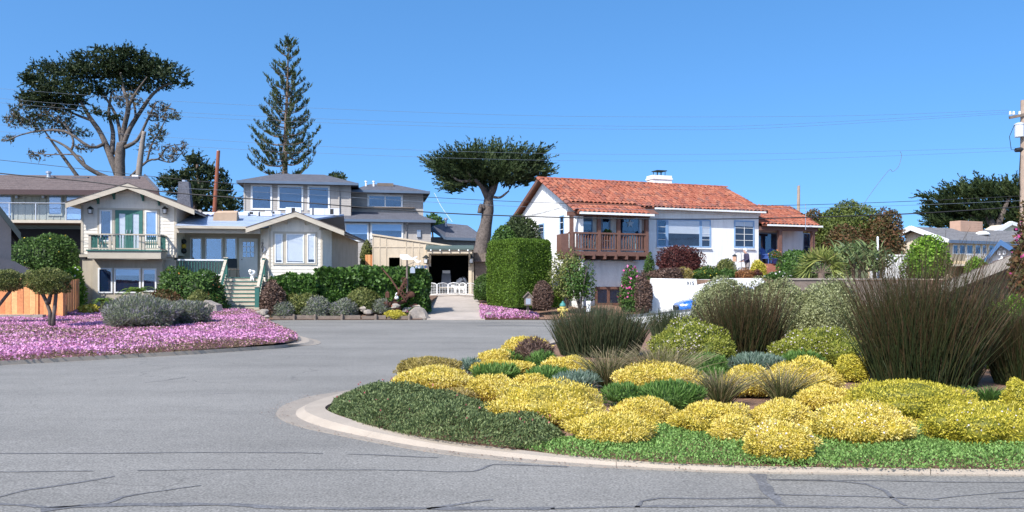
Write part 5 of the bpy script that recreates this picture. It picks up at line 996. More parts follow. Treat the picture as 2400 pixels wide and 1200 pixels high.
FM['maroon'] = foliage('maroon_leaf', [(.02, .01, .01), (.065, .02, .018), (.11, .033, .028), (.16, .05, .04)], .25)
FM['browntwig'] = foliage('brown_twig', [(.035, .022, .016), (.09, .055, .04), (.15, .09, .065), (.21, .14, .11)], .15)
FM['cypress'] = foliage('cypress_green', [(.012, .022, .010), (.030, .050, .018), (.055, .082, .028), (.09, .115, .045)], .2, patch=.12, pscale=.5)
FM['cypress2'] = foliage('old_cypress', [(.010, .018, .008), (.022, .038, .013), (.038, .058, .02), (.065, .075, .028)], .15, patch=.1, pscale=.3)
FM['deadtwig'] = foliage('gray_dead_twig', [(.05, .035, .025), (.10, .08, .055), (.15, .12, .085), (.10, .10, .05)], .1)
FM['norfolk'] = foliage('norfolk_green', [(.016, .028, .012), (.042, .064, .024), (.075, .10, .036), (.12, .14, .055)], .15)
FM['palm'] = foliage('palm_green', [(.07, .09, .02), (.16, .20, .045), (.26, .30, .075), (.38, .37, .12)], .25)
FM['aloe'] = foliage('aloe_green', [(.05, .08, .03), (.11, .16, .06), (.18, .24, .09), (.27, .31, .13)], .15)
FM['fern'] = foliage('fern_green', [(.05, .10, .015), (.11, .20, .03), (.19, .31, .05), (.28, .40, .09)], .4)
FM['treegreen'] = foliage('tree_green', [(.03, .045, .010), (.075, .10, .022), (.12, .155, .032), (.18, .21, .05)], .3, patch=.15, pscale=.8)
FM['flower_red'] = foliage('red_petal', [(.25, .05, .06), (.36, .08, .09), (.42, .14, .13)], .2)
FM['flower_mag'] = foliage('magenta_petal', [(.50, .04, .20), (.62, .08, .30), (.70, .20, .42)], .2)
FM['flower_yel'] = foliage('yellow_petal', [(.60, .45, .05), (.70, .58, .08)], .2)
FM['flower_org'] = foliage('orange_petal', [(.55, .18, .05), (.60, .25, .08)], .2)
FM['flower_mauve'] = foliage('mauve_petal', [(.42, .36, .36), (.55, .50, .48)], .2)
FM['flower_white'] = foliage('white_petal', [(.65, .60, .62), (.75, .72, .70)], .2)
FM['orangeleaf'] = foliage('orange_leaf', [(.10, .05, .02), (.24, .10, .04), (.36, .16, .06), (.40, .22, .09)], .25)
FM['mulchchip'] = foliage('bark_chip', [(.07, .04, .028), (.16, .09, .06), (.26, .16, .11), (.33, .25, .2)], 0)

SEED = [100]
def seed(): SEED[0] += 1; return SEED[0]
def tints(n, lo=0., hi=1.): return RNG.uniform(lo, hi, n)
def bush_mesh(rx, ry, H, leaf, cover=3., up=.4, jit=.55, amp=.13, shell=.14, cap=14000, fr=(2, 7), flowers=None, core=.84, low=-.55, tint=(.15, 1.), cz=.40):
    sd_ = seed(); L, W = leaf; c = (0, 0, H * cz); r = (rx, ry, H * (1 - cz)); fn = lump_fn(sd_, amp, 9, fr)
    area = 2 * math.pi * ((rx * ry) ** 1.6 / 3 + 2 * ((rx + ry) / 2 * H * .75) ** 1.6 / 3) ** (1 / 1.6); n = int(min(cap, cover * area / (L * W * .5)))
    V, Fq, fn, pos = blob_leaves(c, r, n, L, W, sd_, up=up, jit=jit, shell=shell, zlow=low, fn=fn)
    keep = V.reshape(-1, 4, 3)[:, :, 2].min(1) > -.02; V = V.reshape(-1, 4, 3)[keep].reshape(-1, 3); Fq = np.arange(len(V)).reshape(-1, 4)
    parts = [(V, Fq, tints(len(Fq), *tint))]
    if core: cv, cf = core_mesh(c, r, fn, zmin=-H * (cz - .02), k=core); parts.append((cv, cf, .12))  # inner twig tone, with the plant's interior shade put into its dark tint
    return join(parts), (c, r, fn)
def lobed_mesh(rx, ry, H, leaf, cap=14000, lobes=4, **k):
    sd_ = seed(); r_ = np.random.default_rng(sd_); parts = []
    L0 = [(0, 0, .86, .86, 1., .55)]; a0 = r_.uniform(0, 6.28)
    for i in range(lobes): a = a0 + i * 6.28 / lobes + r_.uniform(-.5, .5); q = r_.uniform(.42, .6); L0.append((math.cos(a) * rx * (1 - q) * .98, math.sin(a) * ry * (1 - q) * .98, q, q, r_.uniform(.62, .9), .22))
    out = None
    for x, y, sx, sy, sh, sc in L0:
        (V, Fq, T), o = bush_mesh(rx * sx, ry * sy, H * sh, leaf, cap=int(cap * sc), **k); parts.append((V + np.array([x, y, 0]), Fq, np.clip(T + r_.uniform(-.08, .08), 0, 1))); out = out or o
    return join(parts), out
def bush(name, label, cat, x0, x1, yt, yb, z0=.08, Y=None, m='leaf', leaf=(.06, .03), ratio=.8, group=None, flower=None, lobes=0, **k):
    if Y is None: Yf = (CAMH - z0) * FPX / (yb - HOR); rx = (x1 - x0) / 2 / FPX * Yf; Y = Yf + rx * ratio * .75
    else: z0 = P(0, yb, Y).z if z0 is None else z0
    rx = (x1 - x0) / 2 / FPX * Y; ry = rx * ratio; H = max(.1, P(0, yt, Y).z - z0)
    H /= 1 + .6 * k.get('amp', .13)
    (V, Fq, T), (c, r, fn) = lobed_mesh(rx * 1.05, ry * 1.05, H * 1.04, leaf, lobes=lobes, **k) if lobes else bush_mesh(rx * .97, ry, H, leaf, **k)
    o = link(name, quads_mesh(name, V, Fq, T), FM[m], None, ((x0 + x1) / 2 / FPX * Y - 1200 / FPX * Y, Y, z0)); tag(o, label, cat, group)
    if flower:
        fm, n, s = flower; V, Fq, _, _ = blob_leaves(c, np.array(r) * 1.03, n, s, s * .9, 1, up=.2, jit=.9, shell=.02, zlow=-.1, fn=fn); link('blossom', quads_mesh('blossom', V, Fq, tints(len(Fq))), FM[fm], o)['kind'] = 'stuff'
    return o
def cover(name, label, cat, poly, z0, h, n, leaf, m, tf=None, kindlab='stuff', zf=None, up=.5, edge=.35, seedn=3, lumps=(1.2, 4), ax=1., zlo=.45, fj=.3):
    x, y = sample(poly, n); d = edgedist(x, y, poly); nf = n2(seedn, lumps); k = np.clip(d / edge, 0, 1) ** .6
    hh = h * k * (.72 + .28 * nf(x * ax, y / ax)); zz = (z0 if zf is None else zf(x, y)) + hh * RNG.uniform(zlo, 1, n)
    e = .05; gx_ = (nf((x + e) * ax, y / ax) - nf(x * ax, y / ax)) / e * h * .3; gy_ = (nf(x * ax, (y + e) / ax) - nf(x * ax, y / ax)) / e * h * .3
    dr = np.stack([-gx_ + RNG.normal(0, .6, n), -gy_ + RNG.normal(0, .6, n) - .15, up + RNG.random(n) * .5], 1); L, W = leaf; s = RNG.uniform(.7, 1.3, n)
    fcn = np.stack([-gx_ * 2, -gy_ * 2, np.ones(n)], 1); V, Fq = leaves(np.stack([x, y, zz], 1), dr, L * s, W * s, face=fcn, fj=fj); T = tints(n) if tf is None else tf(x, y, d)
    return tag(link(name, quads_mesh(name, V, Fq, T), FM[m]), label, cat, kind=kindlab)
# ------------------------------------------------------------------ planted island on the right: shrubs
YG = 'yellow mound shrubs on the planted island'
yl = [(918, 1105, 861, 920, 'yellow', 'bright yellow mound shrub behind the dark mat, nearest the island tip'), (928, 1082, 836, 884, 'ochre', 'brown-topped ochre mound shrub at the island tip beside the road'),
      (1093, 1218, 880, 940, 'yellow', 'yellow mound shrub with greenish shaded front, right of the island-tip pair'), (1205, 1285, 877, 912, 'yellow', 'small pale yellow mound shrub peeping over the biggest left mound'),
      (1140, 1428, 893, 1003, 'yellow', 'largest yellow mound shrub on the left half of the island, next to the dark mat'), (1325, 1532, 966, 1043, 'yellow', 'wide yellow mound shrub standing alone on the green carpet near the kerb'),
      (1430, 1580, 934, 1000, 'yellow', 'yellow mound shrub just in front of the round green dome'), (1105, 1252, 846, 882, 'yellow', 'flat pale yellow mound shrub behind the green grassy cushion'),
      (1265, 1392, 837, 885, 'yellow', 'yellow mound shrub at the foot of the dark green rush clump'), (1118, 1204, 821, 856, 'yellow', 'yellow mound shrub at the back edge of the island next to the blue-green tuft'),
      (1176, 1292, 789, 834, 'yellow', 'farthest yellow mound shrub, beside the brown wiry bush'), (1445, 1640, 848, 922, 'yellow', 'yellow mound shrub half hidden behind the brown sedge tufts'),
      (1580, 1762, 942, 1020, 'yellow', 'yellow mound shrub right of centre, in front of the spreading brown sedge'), (1665, 1770, 975, 1043, 'yellow', 'small yellow mound shrub squeezed between two larger ones near the kerb'),
      (1744, 1912, 990, 1082, 'yellow', 'yellow mound shrub nearest the kerb, flecked with mauve flowers'), (1755, 1906, 938, 1016, 'yellow', 'yellow mound shrub behind the one nearest the kerb'),
      (1895, 2138, 943, 1044, 'yellow', 'broad yellow mound shrub right of the mound nearest the kerb'), (1868, 2012, 908, 960, 'yellow', 'pale yellow mound shrub behind the broad right-hand mound'),
      (1985, 2282, 888, 988, 'lime', 'large lime-yellow shrub at the foot of the tall brown rushes'), (2180, 2440, 944, 1052, 'lime', 'lime-yellow flowering mound shrub at the right edge near the kerb'),
      (2350, 2460, 886, 990, 'lime', 'tall lime-yellow shrub cut off by the right edge of the picture'), (1690, 1832, 860, 930, 'yellow', 'yellow mound shrub with a green tuft in its top, left of the lone sedge'),
      (1798, 1968, 843, 922, 'yellow', 'bright yellow mound shrub behind the lone sedge tuft'), (1958, 2034, 834, 893, 'lime', 'small yellow shrub tucked against the left side of the tall brown rushes'), (1030, 1132, 912, 942, 'ochre', 'low straw-coloured mound shrub between the dark mat and its yellow neighbours')]
for x0, x1, yt, yb, m_, lb in yl:
    Yd = 1.57 * FPX / (yb - HOR); s_ = Yd / 9
    fl = ('flower_white', 130, .022 * s_) if 'flower' in lb or x0 in (1895,) else None
    bush('mound_shrub', lb, 'shrub', x0, x1, yt, yb, m=m_, leaf=(.034 * s_ ** .8, .0105 * s_ ** .8), ratio=.76, group=YG, up=.5, jit=.5, amp=.13, fr=(3, 10), cz=.47, low=-.95, shell=.16, cover=3.0, cap=14500, flower=fl, tint=(.25, .9), lobes=3 + (x0 % 3))
DG = 'fine green dome plants on the planted island'
for x0, x1, yt, yb, m_, lb in [(1500, 1648, 899, 964, 'dome', 'round bright green grassy dome in the middle of the island'), (1415, 1505, 905, 950, 'dome', 'green grassy cushion left of the round central dome'), (1240, 1302, 831, 868, 'dome', 'bright green tuft at the lower left of the dark rush clump'),
      (1110, 1212, 862, 889, 'dome', 'flat green grassy cushion between two yellow mounds near the island tip'), (1236, 1335, 867, 903, 'dome', 'green cushion behind the largest left yellow mound'), (1305, 1402, 879, 912, 'bluedome', 'blue-green cushion left of the first sedge tuft'),
      (1605, 1702, 836, 888, 'dome', 'tall green dome right of the brown sedge tufts'), (1632, 1704, 868, 916, 'dome', 'green dome in front of the tall green one, beside the yellow shrub'), (1712, 1832, 838, 870, 'bluedome', 'gray-blue cushion below the middle rush clump'),
      (1830, 1925, 833, 864, 'dome', 'green cushion between the gray-blue cushion and the spotted shrub'), (1082, 1128, 848, 872, 'bluedome', 'small blue-green tuft at the back edge of the island'), (1160, 1222, 833, 854, 'dome', 'small green tuft beneath the brown wiry bush')]:
    s_ = 1.57 * FPX / (yb - HOR) / 9
    bush('grass_dome', lb, 'plant', x0, x1, yt, yb, m=m_, leaf=(.085 * s_ ** .8, .013 * s_ ** .8), ratio=.85, group=DG, up=.7, jit=.28, amp=.07, cz=.46, low=-.9, cover=3.6, cap=11000)
bush('wiry_bush', 'brown wiry bush between the farthest yellow mound and the dark rushes', 'bush', 1204, 1296, 798, 852, m='browntwig', leaf=(.13, .018), up=.6, jit=.5, cover=2.6)
SG_ = 'green shrubs speckled with white flowers'
for x0, x1, yt, yb, lb in [(1525, 1718, 752, 864, 'lime-green shrub speckled with white between the two left rush clumps'), (1808, 2022, 766, 858, 'white-speckled green shrub left of the tall brown rushes')]:
    bush('speckled_shrub', lb, 'shrub', x0, x1, yt, yb, m='spotted', leaf=(.055, .02), group=SG_, amp=.14, fr=(4, 9), flower=('flower_mauve', 500, .032), cap=13000, lobes=5, jit=.5, up=.5)
for x0, x1, yt, yb, lb, Yd in [(1620, 1775, 648, 800, 'pale silvery shrub behind the middle rush clump', 25.), (1735, 1900, 652, 800, 'pale silvery shrub, middle one of the three below the palm', 26.), (1860, 2030, 660, 800, 'pale silvery shrub left of the tall brown rushes', 25.4)]:
    bush('silver_shrub', lb, 'shrub', x0, x1, yt, yb, z0=.05, Y=Yd, m='silver', leaf=(.07, .035), group='pale silvery shrubs behind the rushes', amp=.1, fr=(4, 10), cap=16000, jit=.9, ratio=.9, cover=2.4, lobes=5)
bush('leafy_shrub', 'yellow-green leafy shrub at the right edge under the flowering vine', 'shrub', 2290, 2440, 690, 900, z0=.05, Y=15.5, m='bright', leaf=(.09, .05), cap=9000, amp=.2, jit=.9)
bush('grassy_shrub', 'soft green grassy shrub at the right edge behind the lime shrub', 'shrub', 2330, 2460, 745, 905, z0=.05, Y=14.2, m='dome', leaf=(.2, .014), up=.7, jit=.25, cap=14000)
# sedges and rushes
def tuftset(name, label, cat, cx, yb, Wpx, yt, n, m, bw, spread=.8, bend=.35, grav=.25, group=None, z0=.06, seg=5, rbase=.12, tlo=0, thi=1., upmin=.25, hv=(.6, 1.05), tipshift=0., asym=0., jit=.0, bt=(2.2, 1.5)):
    p = G(cx, yb, z0); R = Wpx / 2 / FPX * p.y; Y = p.y + R * rbase * .8; X = (cx - 1200) / FPX * Y; H = P(0, yt, Y).z - z0
    a = RNG.uniform(0, 2 * math.pi, n); rr = np.sqrt(RNG.random(n)); lean = rr ** 1.3 * spread * RNG.uniform(.6, 1.1, n)
    d = np.stack([np.cos(a) * lean + asym * lean, np.sin(a) * lean * .8, np.ones(n)], 1) + RNG.normal(size=(n, 3)) * np.array([jit, jit, .0]); base = np.stack([np.cos(a) * rr * R * rbase, np.sin(a) * rr * R * rbase * .8, np.zeros(n)], 1)
    du = unit(d); L = H * (hv[0] + (hv[1] - hv[0]) * RNG.beta(*bt, n)) / np.maximum(du[:, 2], upmin) / (1 - grav * .6) * (1 - .2 * rr ** 2)
    V, Fq = blades(base, d, L, bw, seg, bend * RNG.uniform(-.5, 1.3, n), grav, lateral=.09); t = np.clip(np.repeat(RNG.uniform(tlo, thi, n), seg) * .72 + np.tile(np.linspace(0, 1, seg), n) ** 1.5 * tipshift + RNG.normal(0, .05, n * seg), 0, 1)
    return tag(link(name, quads_mesh(name, V, Fq, t), FM[m], None, (X, Y, z0)), label, cat, group)
for cx, yb, w, yt, n, lb in [(1425, 908, 150, 806, 420, 'brown sedge tuft in front of the dark rush clump'), (1548, 915, 230, 798, 700, 'widest brown sedge tuft, behind the central green dome'), (1690, 950, 150, 858, 380, 'sprawling brown sedge tuft on the bare mulch'), (1832, 946, 120, 846, 260, 'lone sedge tuft between the yellow mounds at the right')]:
    tuftset('sedge_tuft', lb, 'sedge', cx, yb, w, yt, n, 'tuft', .014, .75, .35, .22, jit=.12, rbase=.25, hv=(.55, 1.15), group='brown sedge tufts on the planted island', tipshift=.4)
tuftset('strappy_tuft', 'dark green strappy tuft right of the large lime-yellow shrub', 'plant', 2320, 962, 130, 892, 420, 'dome', .018, .7, .3, .3)
RG = 'tall rush clumps on the planted island'
tuftset('rush_clump', 'dark green rush clump, leftmost on the island', 'rush clump', 1405, 838, 285, 696, 3800, 'restio', .019, .36, .12, .02, RG, rbase=.66, tipshift=.2, hv=(.4, .98), tlo=.1, jit=.11, seg=6, bt=(1.8, 1.8))
tuftset('rush_clump', 'middle rush clump in front of the pale shrubs', 'rush clump', 1748, 852, 225, 632, 2600, 'brush', .017, .30, .12, .02, RG, rbase=.6, tipshift=.45, hv=(.32, 1.02), jit=.13, seg=6, bt=(1.5, 1.9))
tuftset('rush_clump', 'tallest brown rush clump, at the right of the island', 'rush clump', 2165, 912, 330, 532, 3700, 'brush', .0145, .32, .14, .02, RG, rbase=.72, tipshift=.45, hv=(.32, 1.02), asym=.12, jit=.14, seg=7, bt=(1.3, 1.7))
tuftset('rush_clump', 'brown rush clump cut off by the right edge of the picture', 'rush clump', 2400, 905, 220, 630, 2600, 'brush', .012, .34, .14, .02, RG, rbase=.6, tipshift=.45, hv=(.32, .97), jit=.1, seg=6, bt=(1.5, 1.9))
tuftset('rush_clump', 'low green rush clump behind the lime-green speckled shrub', 'rush clump', 1575, 800, 150, 715, 1300, 'restio', .02, .3, .10, .03, RG, rbase=.6, hv=(.5, 1.0), tlo=.3, jit=.08)
# mats
dk = [(p.x, p.y) for p in (G(770, 962, .1), G(850, 992, .1), G(960, 1018, .1), G(1080, 1035, .1), G(1200, 1046, .1), G(1290, 1040, .1), G(1325, 1022, .1), G(1290, 1000, .1), G(1200, 975, .1), G(1110, 945, .1), G(1010, 930, .1), G(915, 917, .1), G(840, 920, .1), G(785, 935, .1))]
cover('ground_cover', 'dark green low mat with tiny red flowers round the island tip', 'ground cover', dk, .08, .30, 56000, (.036, .0145), 'darkmat', edge=.5, seedn=5, lumps=(3, 8), up=.5, tf=lambda x, y, d: tints(len(x), .1, 1))
x, y = sample(dk, 70); V, Fq = leaves(np.stack([x, y, .24 + .08 * RNG.random(70)], 1), rnd_dir(70) + np.array([0, 0, 1]), .028, .024); tag(link('red_blossom', quads_mesh('red_blossom', V, Fq, tints(70)), FM['flower_red']), 'tiny red flowers scattered over the dark green mat', 'flowers', kind='stuff')
gm = [(p.x, p.y) for p in (G(1200, 1043, .08), G(1300, 1060, .08), G(1420, 1074, .07), G(1560, 1086, .06), G(1758, 1093, .06), G(2080, 1098, .06), G(2400, 1100, .06), G(2700, 1102, .06), G(2700, 1010, .06), G(2250, 1005, .06), G(2100, 990, .06), G(1900, 1000, .06), G(1720, 1010, .06), G(1560, 985, .06), G(1430, 1000, .06), G(1330, 1030, .06), G(1260, 1036, .08))]
cover('ground_cover', 'bright green carpet of small leaves along the kerb', 'ground cover', gm, .055, .10, 70000, (.026, .015), 'brightmat', edge=.15, seedn=9, lumps=(3, 9), tf=lambda x, y, d: np.clip(tints(len(x), .15, 1), 0, 1))
edge_ = isl[:23]; x, y = sample([(p.x, p.y) for p in ISL_I[:22]] + [(q.x + .6 * (1 if i > 10 else .2), q.y + .35) for i, q in list(enumerate(ISL_I[:22]))[::-1]], 2600)
V, Fq = leaves(np.stack([x, y, .055 + .03 * RNG.random(2600)], 1), RNG.normal(size=(2600, 3)) * np.array([1, 1, .2]), .05, .018, face=np.tile([0, 0, 1.], (2600, 1))); tag(link('bark_chips', quads_mesh('bark_chips', V, Fq, tints(2600)), FM['mulchchip']), 'reddish bark chips along the inside of the island kerb', 'mulch', kind='stuff')
# ------------------------------------------------------------------ pink bed on the left
pn = n2(21, (.25, .9)); pn2 = n2(22, (1.5, 4)); pn3 = n2(25, (5, 12))
def pinktint(x, y, d):
    k = .70 + .42 * pn(x * .8, y * 1.6) + .26 * pn2(x * .6, y * 1.6) + .1 * pn3(x, y); k = k - np.clip(1 - d / .55, 0, 1) * .7
    r = RNG.random(len(x)); fl = r < np.clip(k, .04, .96); return np.where(fl, np.clip(.74 + .12 * pn2(x * .7, y * 1.2) + RNG.normal(0, .045, len(x)), .56, 1), RNG.uniform(.12, .52, len(x)))
near = [(q[0], q[1]) for q in BED[1:15]] + [(-12.1, 36.8), (-19.6, 37), (-20.5, 30.5), (-19.6, 29)]
cover('ground_cover', 'carpet of pink ice-plant flowers sloping down to the left kerb', 'ground cover', near, 0, .2, 165000, (.057, .046), 'pink', pinktint, zf=lambda x, y: bedz(x, y) - .02, edge=.4, seedn=31, lumps=(1.5, 5), up=.12, ax=.7, zlo=.85, fj=.06)

lx, ly = [], []
for a, b in zip(ISL_O[:18], ISL_O[1:18]):
    for _ in range(34): t = RNG.random(); q = a.lerp(b, t); lx.append(q.x + RNG.normal(0, .09)); ly.append(q.y + RNG.normal(0, .06))
n_ = len(lx); V, Fq = leaves(np.stack([lx, ly, np.full(n_, .02)], 1), RNG.normal(size=(n_, 3)) * np.array([1, 1, .15]), .026 * RNG.uniform(.4, 1.2, n_), .012, face=np.tile([0, 0, 1.], (n_, 1))); tag(link('leaf_litter', quads_mesh('leaf_litter', V, Fq, tints(n_)), FM['mulchchip']), 'bits of dry leaf litter lying in the gutter round the island', 'litter', kind='stuff')
# ------------------------------------------------------------------ trees
def limb_mesh(lims, Y, wob=.5, base=None):
    m = MB(); b = base or Vector((0, 0, 0))
    for pts, r in lims:
        n = len(pts); q = []; dy = random.uniform(-wob, wob)
        for i, p in enumerate(pts): w = P(p[0], p[1], Y + (p[2] if len(p) > 2 else dy * i / max(1, n - 1) * 2)) - b; q.append(w)
        D, R = [], []
        for i in range(n - 1):
            a_, b_, c_, d_ = q[max(0, i - 1)], q[i], q[i + 1], q[min(n - 1, i + 2)]
            for k in range(3): t = k / 3; D.append(.5 * (2 * b_ + (c_ - a_) * t + (2 * a_ - 5 * b_ + 4 * c_ - d_) * t * t + (3 * b_ - a_ - 3 * c_ + d_) * t ** 3)); R.append((r[0] + (r[1] - r[0]) * (i + t) / (n - 1)) * random.uniform(.92, 1.08))
        D.append(q[-1]); R.append(r[1]); m.tube(D, R, 7)
    return m
def clump_sprays(cl, Y, base, L, k, per, out=.7, up=.45, lw=(.35, .09), depth=.9, jit=.5, cen=None, tl=(.1, 1.), flat=.5, shell=.5):
    Vs = []
    for c in cl:
        cx, cy, rx, ry = c[:4]; dz = c[4] if len(c) > 4 else RNG.uniform(-1.5, 1.5); o = np.array(P(cx, cy, Y + dz) - base); sx = rx / FPX * Y; sz = ry / FPX * Y; n = max(6, int(per * rx * ry / 1000))
        d = rnd_dir(n); rr = (shell + (1 - shell) * RNG.random((n, 1)))
        pos = o + d * rr * np.array([sx, sx * depth, sz]); dr = d * np.array([1, 1, .8]) * out + np.array([0, 0, up]) + RNG.normal(size=(n, 3)) * jit
        if cen is not None: dr = dr + unit(pos - cen) * 1.0
        V, Fq, idx = sprays(pos - unit(dr) * (L * .5), dr, L * RNG.uniform(.6, 1.2, n), k, lw, flat=flat); t = np.clip(RNG.uniform(tl[0], tl[1], n)[idx] * .8 + RNG.uniform(0, .2, len(idx)), 0, 1); Vs.append((V, Fq, t))
    V, Fq, T = join(Vs); return quads_mesh('crown', V, Fq, T)
# old cypress at the left
Y = 75; base = P(280, 440, Y); base.z = 2.
t = thing('cypress_tree', 'huge old cypress with bare gray limbs behind the left houses', 'tree', base)
L1 = [([(282, 500, 0), (281, 430, 0), (281, 375, 0), (284, 335, 0)], (.62, .38)), ([(276, 410, 0), (256, 358, 0), (236, 312, 0), (214, 280, 0), (190, 240, 0), (165, 200, 0)], (.34, .1)), ([(285, 350, 0), (291, 300, 0), (301, 250, -1), (290, 210, -1), (283, 170, -1)], (.30, .09)),
      ([(287, 345, 0), (305, 300, 0), (332, 258, .5), (357, 222, .5), (388, 200, .5), (425, 195, .5)], (.26, .06)), ([(272, 425, 0), (232, 408, -.5), (196, 386, -1), (165, 352, -1), (140, 335, -1), (108, 322, -1)], (.26, .06)), ([(185, 418, 1), (150, 370, 1), (124, 335, 1), (100, 300, 1)], (.2, .06)),
      ([(293, 345, 0), (322, 328, 0), (345, 282, 0), (366, 240, 0)], (.2, .06)), ([(248, 335, 0), (212, 345, -1), (152, 308, -1), (72, 310, -1), (8, 332, -1)], (.18, .04)), ([(262, 360, 0), (265, 310, 1), (255, 265, 1), (262, 215, 1)], (.26, .08)), ([(284, 330, 0), (275, 280, 1), (255, 240, 1), (225, 200, 1)], (.2, .06)), ([(215, 282, 0), (170, 265, 1), (130, 240, 1), (95, 215, 1)], (.14, .04)), ([(166, 354, -1), (172, 330, -1), (150, 290, -1), (110, 268, -1)], (.12, .04)), ([(200, 388, -1), (190, 368, -1), (165, 362, -1), (105, 362, -1), (75, 355, -1)], (.1, .03)),
      ([(300, 420, .5), (345, 378, .5), (372, 372, .5), (392, 345, .5), (425, 338, .5)], (.13, .03)), ([(345, 378, .5), (355, 340, .5), (378, 300, .5), (395, 265, .5)], (.11, .03)), ([(370, 373, .5), (405, 380, .5), (432, 350, .5)], (.07, .02)), ([(301, 250, -1), (320, 215, -1), (345, 180, -1)], (.16, .05)), ([(305, 300, 0), (318, 270, 0), (312, 225, 0), (330, 190, 0)], (.15, .04))]
limb_mesh(L1, Y, .5, base).build('trunk', M['bark'], t, smooth=True); limb_mesh([([(320, 470, -1), (326, 400, -1), (333, 340, -1), (338, 308, -1)], (.28, .20))], Y, 0, base).build('dead_limb', mat('bleached_wood', (.25, .21, .18), .9, .2, 1.5, .8, 8), t, smooth=True)
top = [(105, 163, 44, 20), (88, 195, 42, 22), (150, 160, 48, 24), (200, 138, 52, 20), (185, 180, 55, 28), (262, 130, 55, 18), (312, 124, 45, 16), (250, 165, 60, 28), (320, 162, 60, 30), (372, 152, 46, 22), (400, 175, 42, 20), (425, 194, 28, 9), (360, 196, 50, 14), (120, 222, 48, 24), (170, 215, 45, 25), (105, 245, 42, 18), (230, 212, 36, 20), (285, 200, 45, 20), (268, 272, 26, 9), (224, 262, 32, 9), (300, 145, 70, 30), (220, 165, 70, 25), (345, 175, 55, 25), (75, 180, 30, 18), (130, 200, 50, 22), (92, 228, 40, 22), (150, 248, 40, 20), (60, 225, 22, 14), (175, 240, 30, 14), (330, 205, 40, 12), (235, 118, 30, 9), (290, 114, 30, 7)]
link('crown', clump_sprays([(c[0], c[1], c[2], c[3] * .72) for c in top], Y, base, 1.0, 16, 140, .55, .15, (.36, .10), .9, .35, flat=.3), FM['cypress2'], t)
dead = [(60, 262, 42, 26), (38, 285, 30, 16), (90, 288, 45, 22), (132, 270, 42, 26), (152, 302, 32, 16), (90, 365, 34, 12), (62, 238, 25, 14), (375, 262, 32, 28), (368, 312, 24, 26), (392, 358, 30, 22), (408, 272, 20, 10), (345, 350, 24, 16), (15, 325, 20, 8), (425, 345, 15, 22), (300, 235, 40, 20), (190, 310, 25, 12), (200, 345, 30, 10)]
link('dead_twigs', clump_sprays(dead, Y, base, .8, 12, 75, .5, .2, (.4, .05), .9, .6), FM['deadtwig'], t); link('sparse_crown', clump_sprays([d[:4] for d in dead if d[1] < 330], Y, base, .7, 12, 60, .5, .3, (.4, .09), .9, .6), FM['cypress2'], t)
# norfolk pine
Y = 78; base = P(668, 430, Y); base.z = 2.; t = thing('norfolk_pine', 'tall narrow Norfolk pine with tiered branches behind the gray house', 'tree', base)
tr = MB().tube([P(666, 600, Y) - base, P(668, 420, Y) - base, P(669, 330, Y) - base, P(673, 220, Y) - base, P(676, 100, Y) - base], [.34, .26, .21, .13, .03], 8); br = []; rr = random.Random(5)
y = 405.
while y > 104:
    f = (y - 92) / 315; env = 10 + 78 * f ** .8; nb = 7 if f > .25 else 5; a0 = rr.uniform(0, 6.3); cx = 676 - 8 * f
    for k in range(nb):
        a = a0 + k * 6.283 / nb + rr.uniform(-.25, .25); ln = env * rr.uniform(.62, 1.12) / FPX * Y; s0 = P(cx, y + rr.uniform(-4, 4), Y) - base
        dr = Vector((math.cos(a), math.sin(a) * .8, 0)); up_ = .18 + .5 * (1 - f); q = [s0 + dr * ln * u_ + Vector((0, 0, ln * (up_ * u_ * .55 - .14 * math.sin(u_ * 3.1) * f + .28 * u_ ** 3))) for u_ in (0, .25, .5, .75, 1)]; tr.tube(q, [.06, .045, .035, .025, .012], 5); br.append((q, ln, f))
    y -= 16 + 8 * (1 - f) ** 1.2 + rr.uniform(-2, 4)
tr.build('trunk', M['bark2'], t); ps, ds, ls = [], [], []
for q, ln, f in br:
    n = int(7 + ln * 7.5)
    for i in range(n):
        u_ = rr.uniform(.22 if f > .2 else .5, 1) ** .8 * 4; i0 = min(3, int(u_)); p = q[i0].lerp(q[i0 + 1], u_ - i0); d = (q[i0 + 1] - q[i0]).normalized(); ps.append(p + Vector((rr.uniform(-.12, .12), rr.uniform(-.12, .12), 0))); ds.append(d * .5 + Vector((rr.uniform(-.6, .6), rr.uniform(-.6, .6), rr.uniform(.35, 1.0)))); ls.append(.5 * rr.uniform(.7, 1.2))
V, Fq, idx = sprays(np.array(ps), np.array(ds), np.array(ls), 12, (.5, .11), .5, 1.); T = np.clip(RNG.random(len(ps))[idx] * .8 + .2 * RNG.random(len(idx)), 0, 1); A = (V, Fq, T)
V, Fq, idx = sprays(np.array([P(675 + rr.uniform(-8, 10), rr.uniform(96, 112), Y) - base for _ in range(26)]), RNG.normal(size=(26, 3)) * .6 + np.array([0, 0, 1]), .55, 14, (.5, .1), .4); V, Fq, T = join([A, (V, Fq, RNG.random(len(idx)))]); link('crown', quads_mesh('crown', V, Fq, T), FM['norfolk'], t)
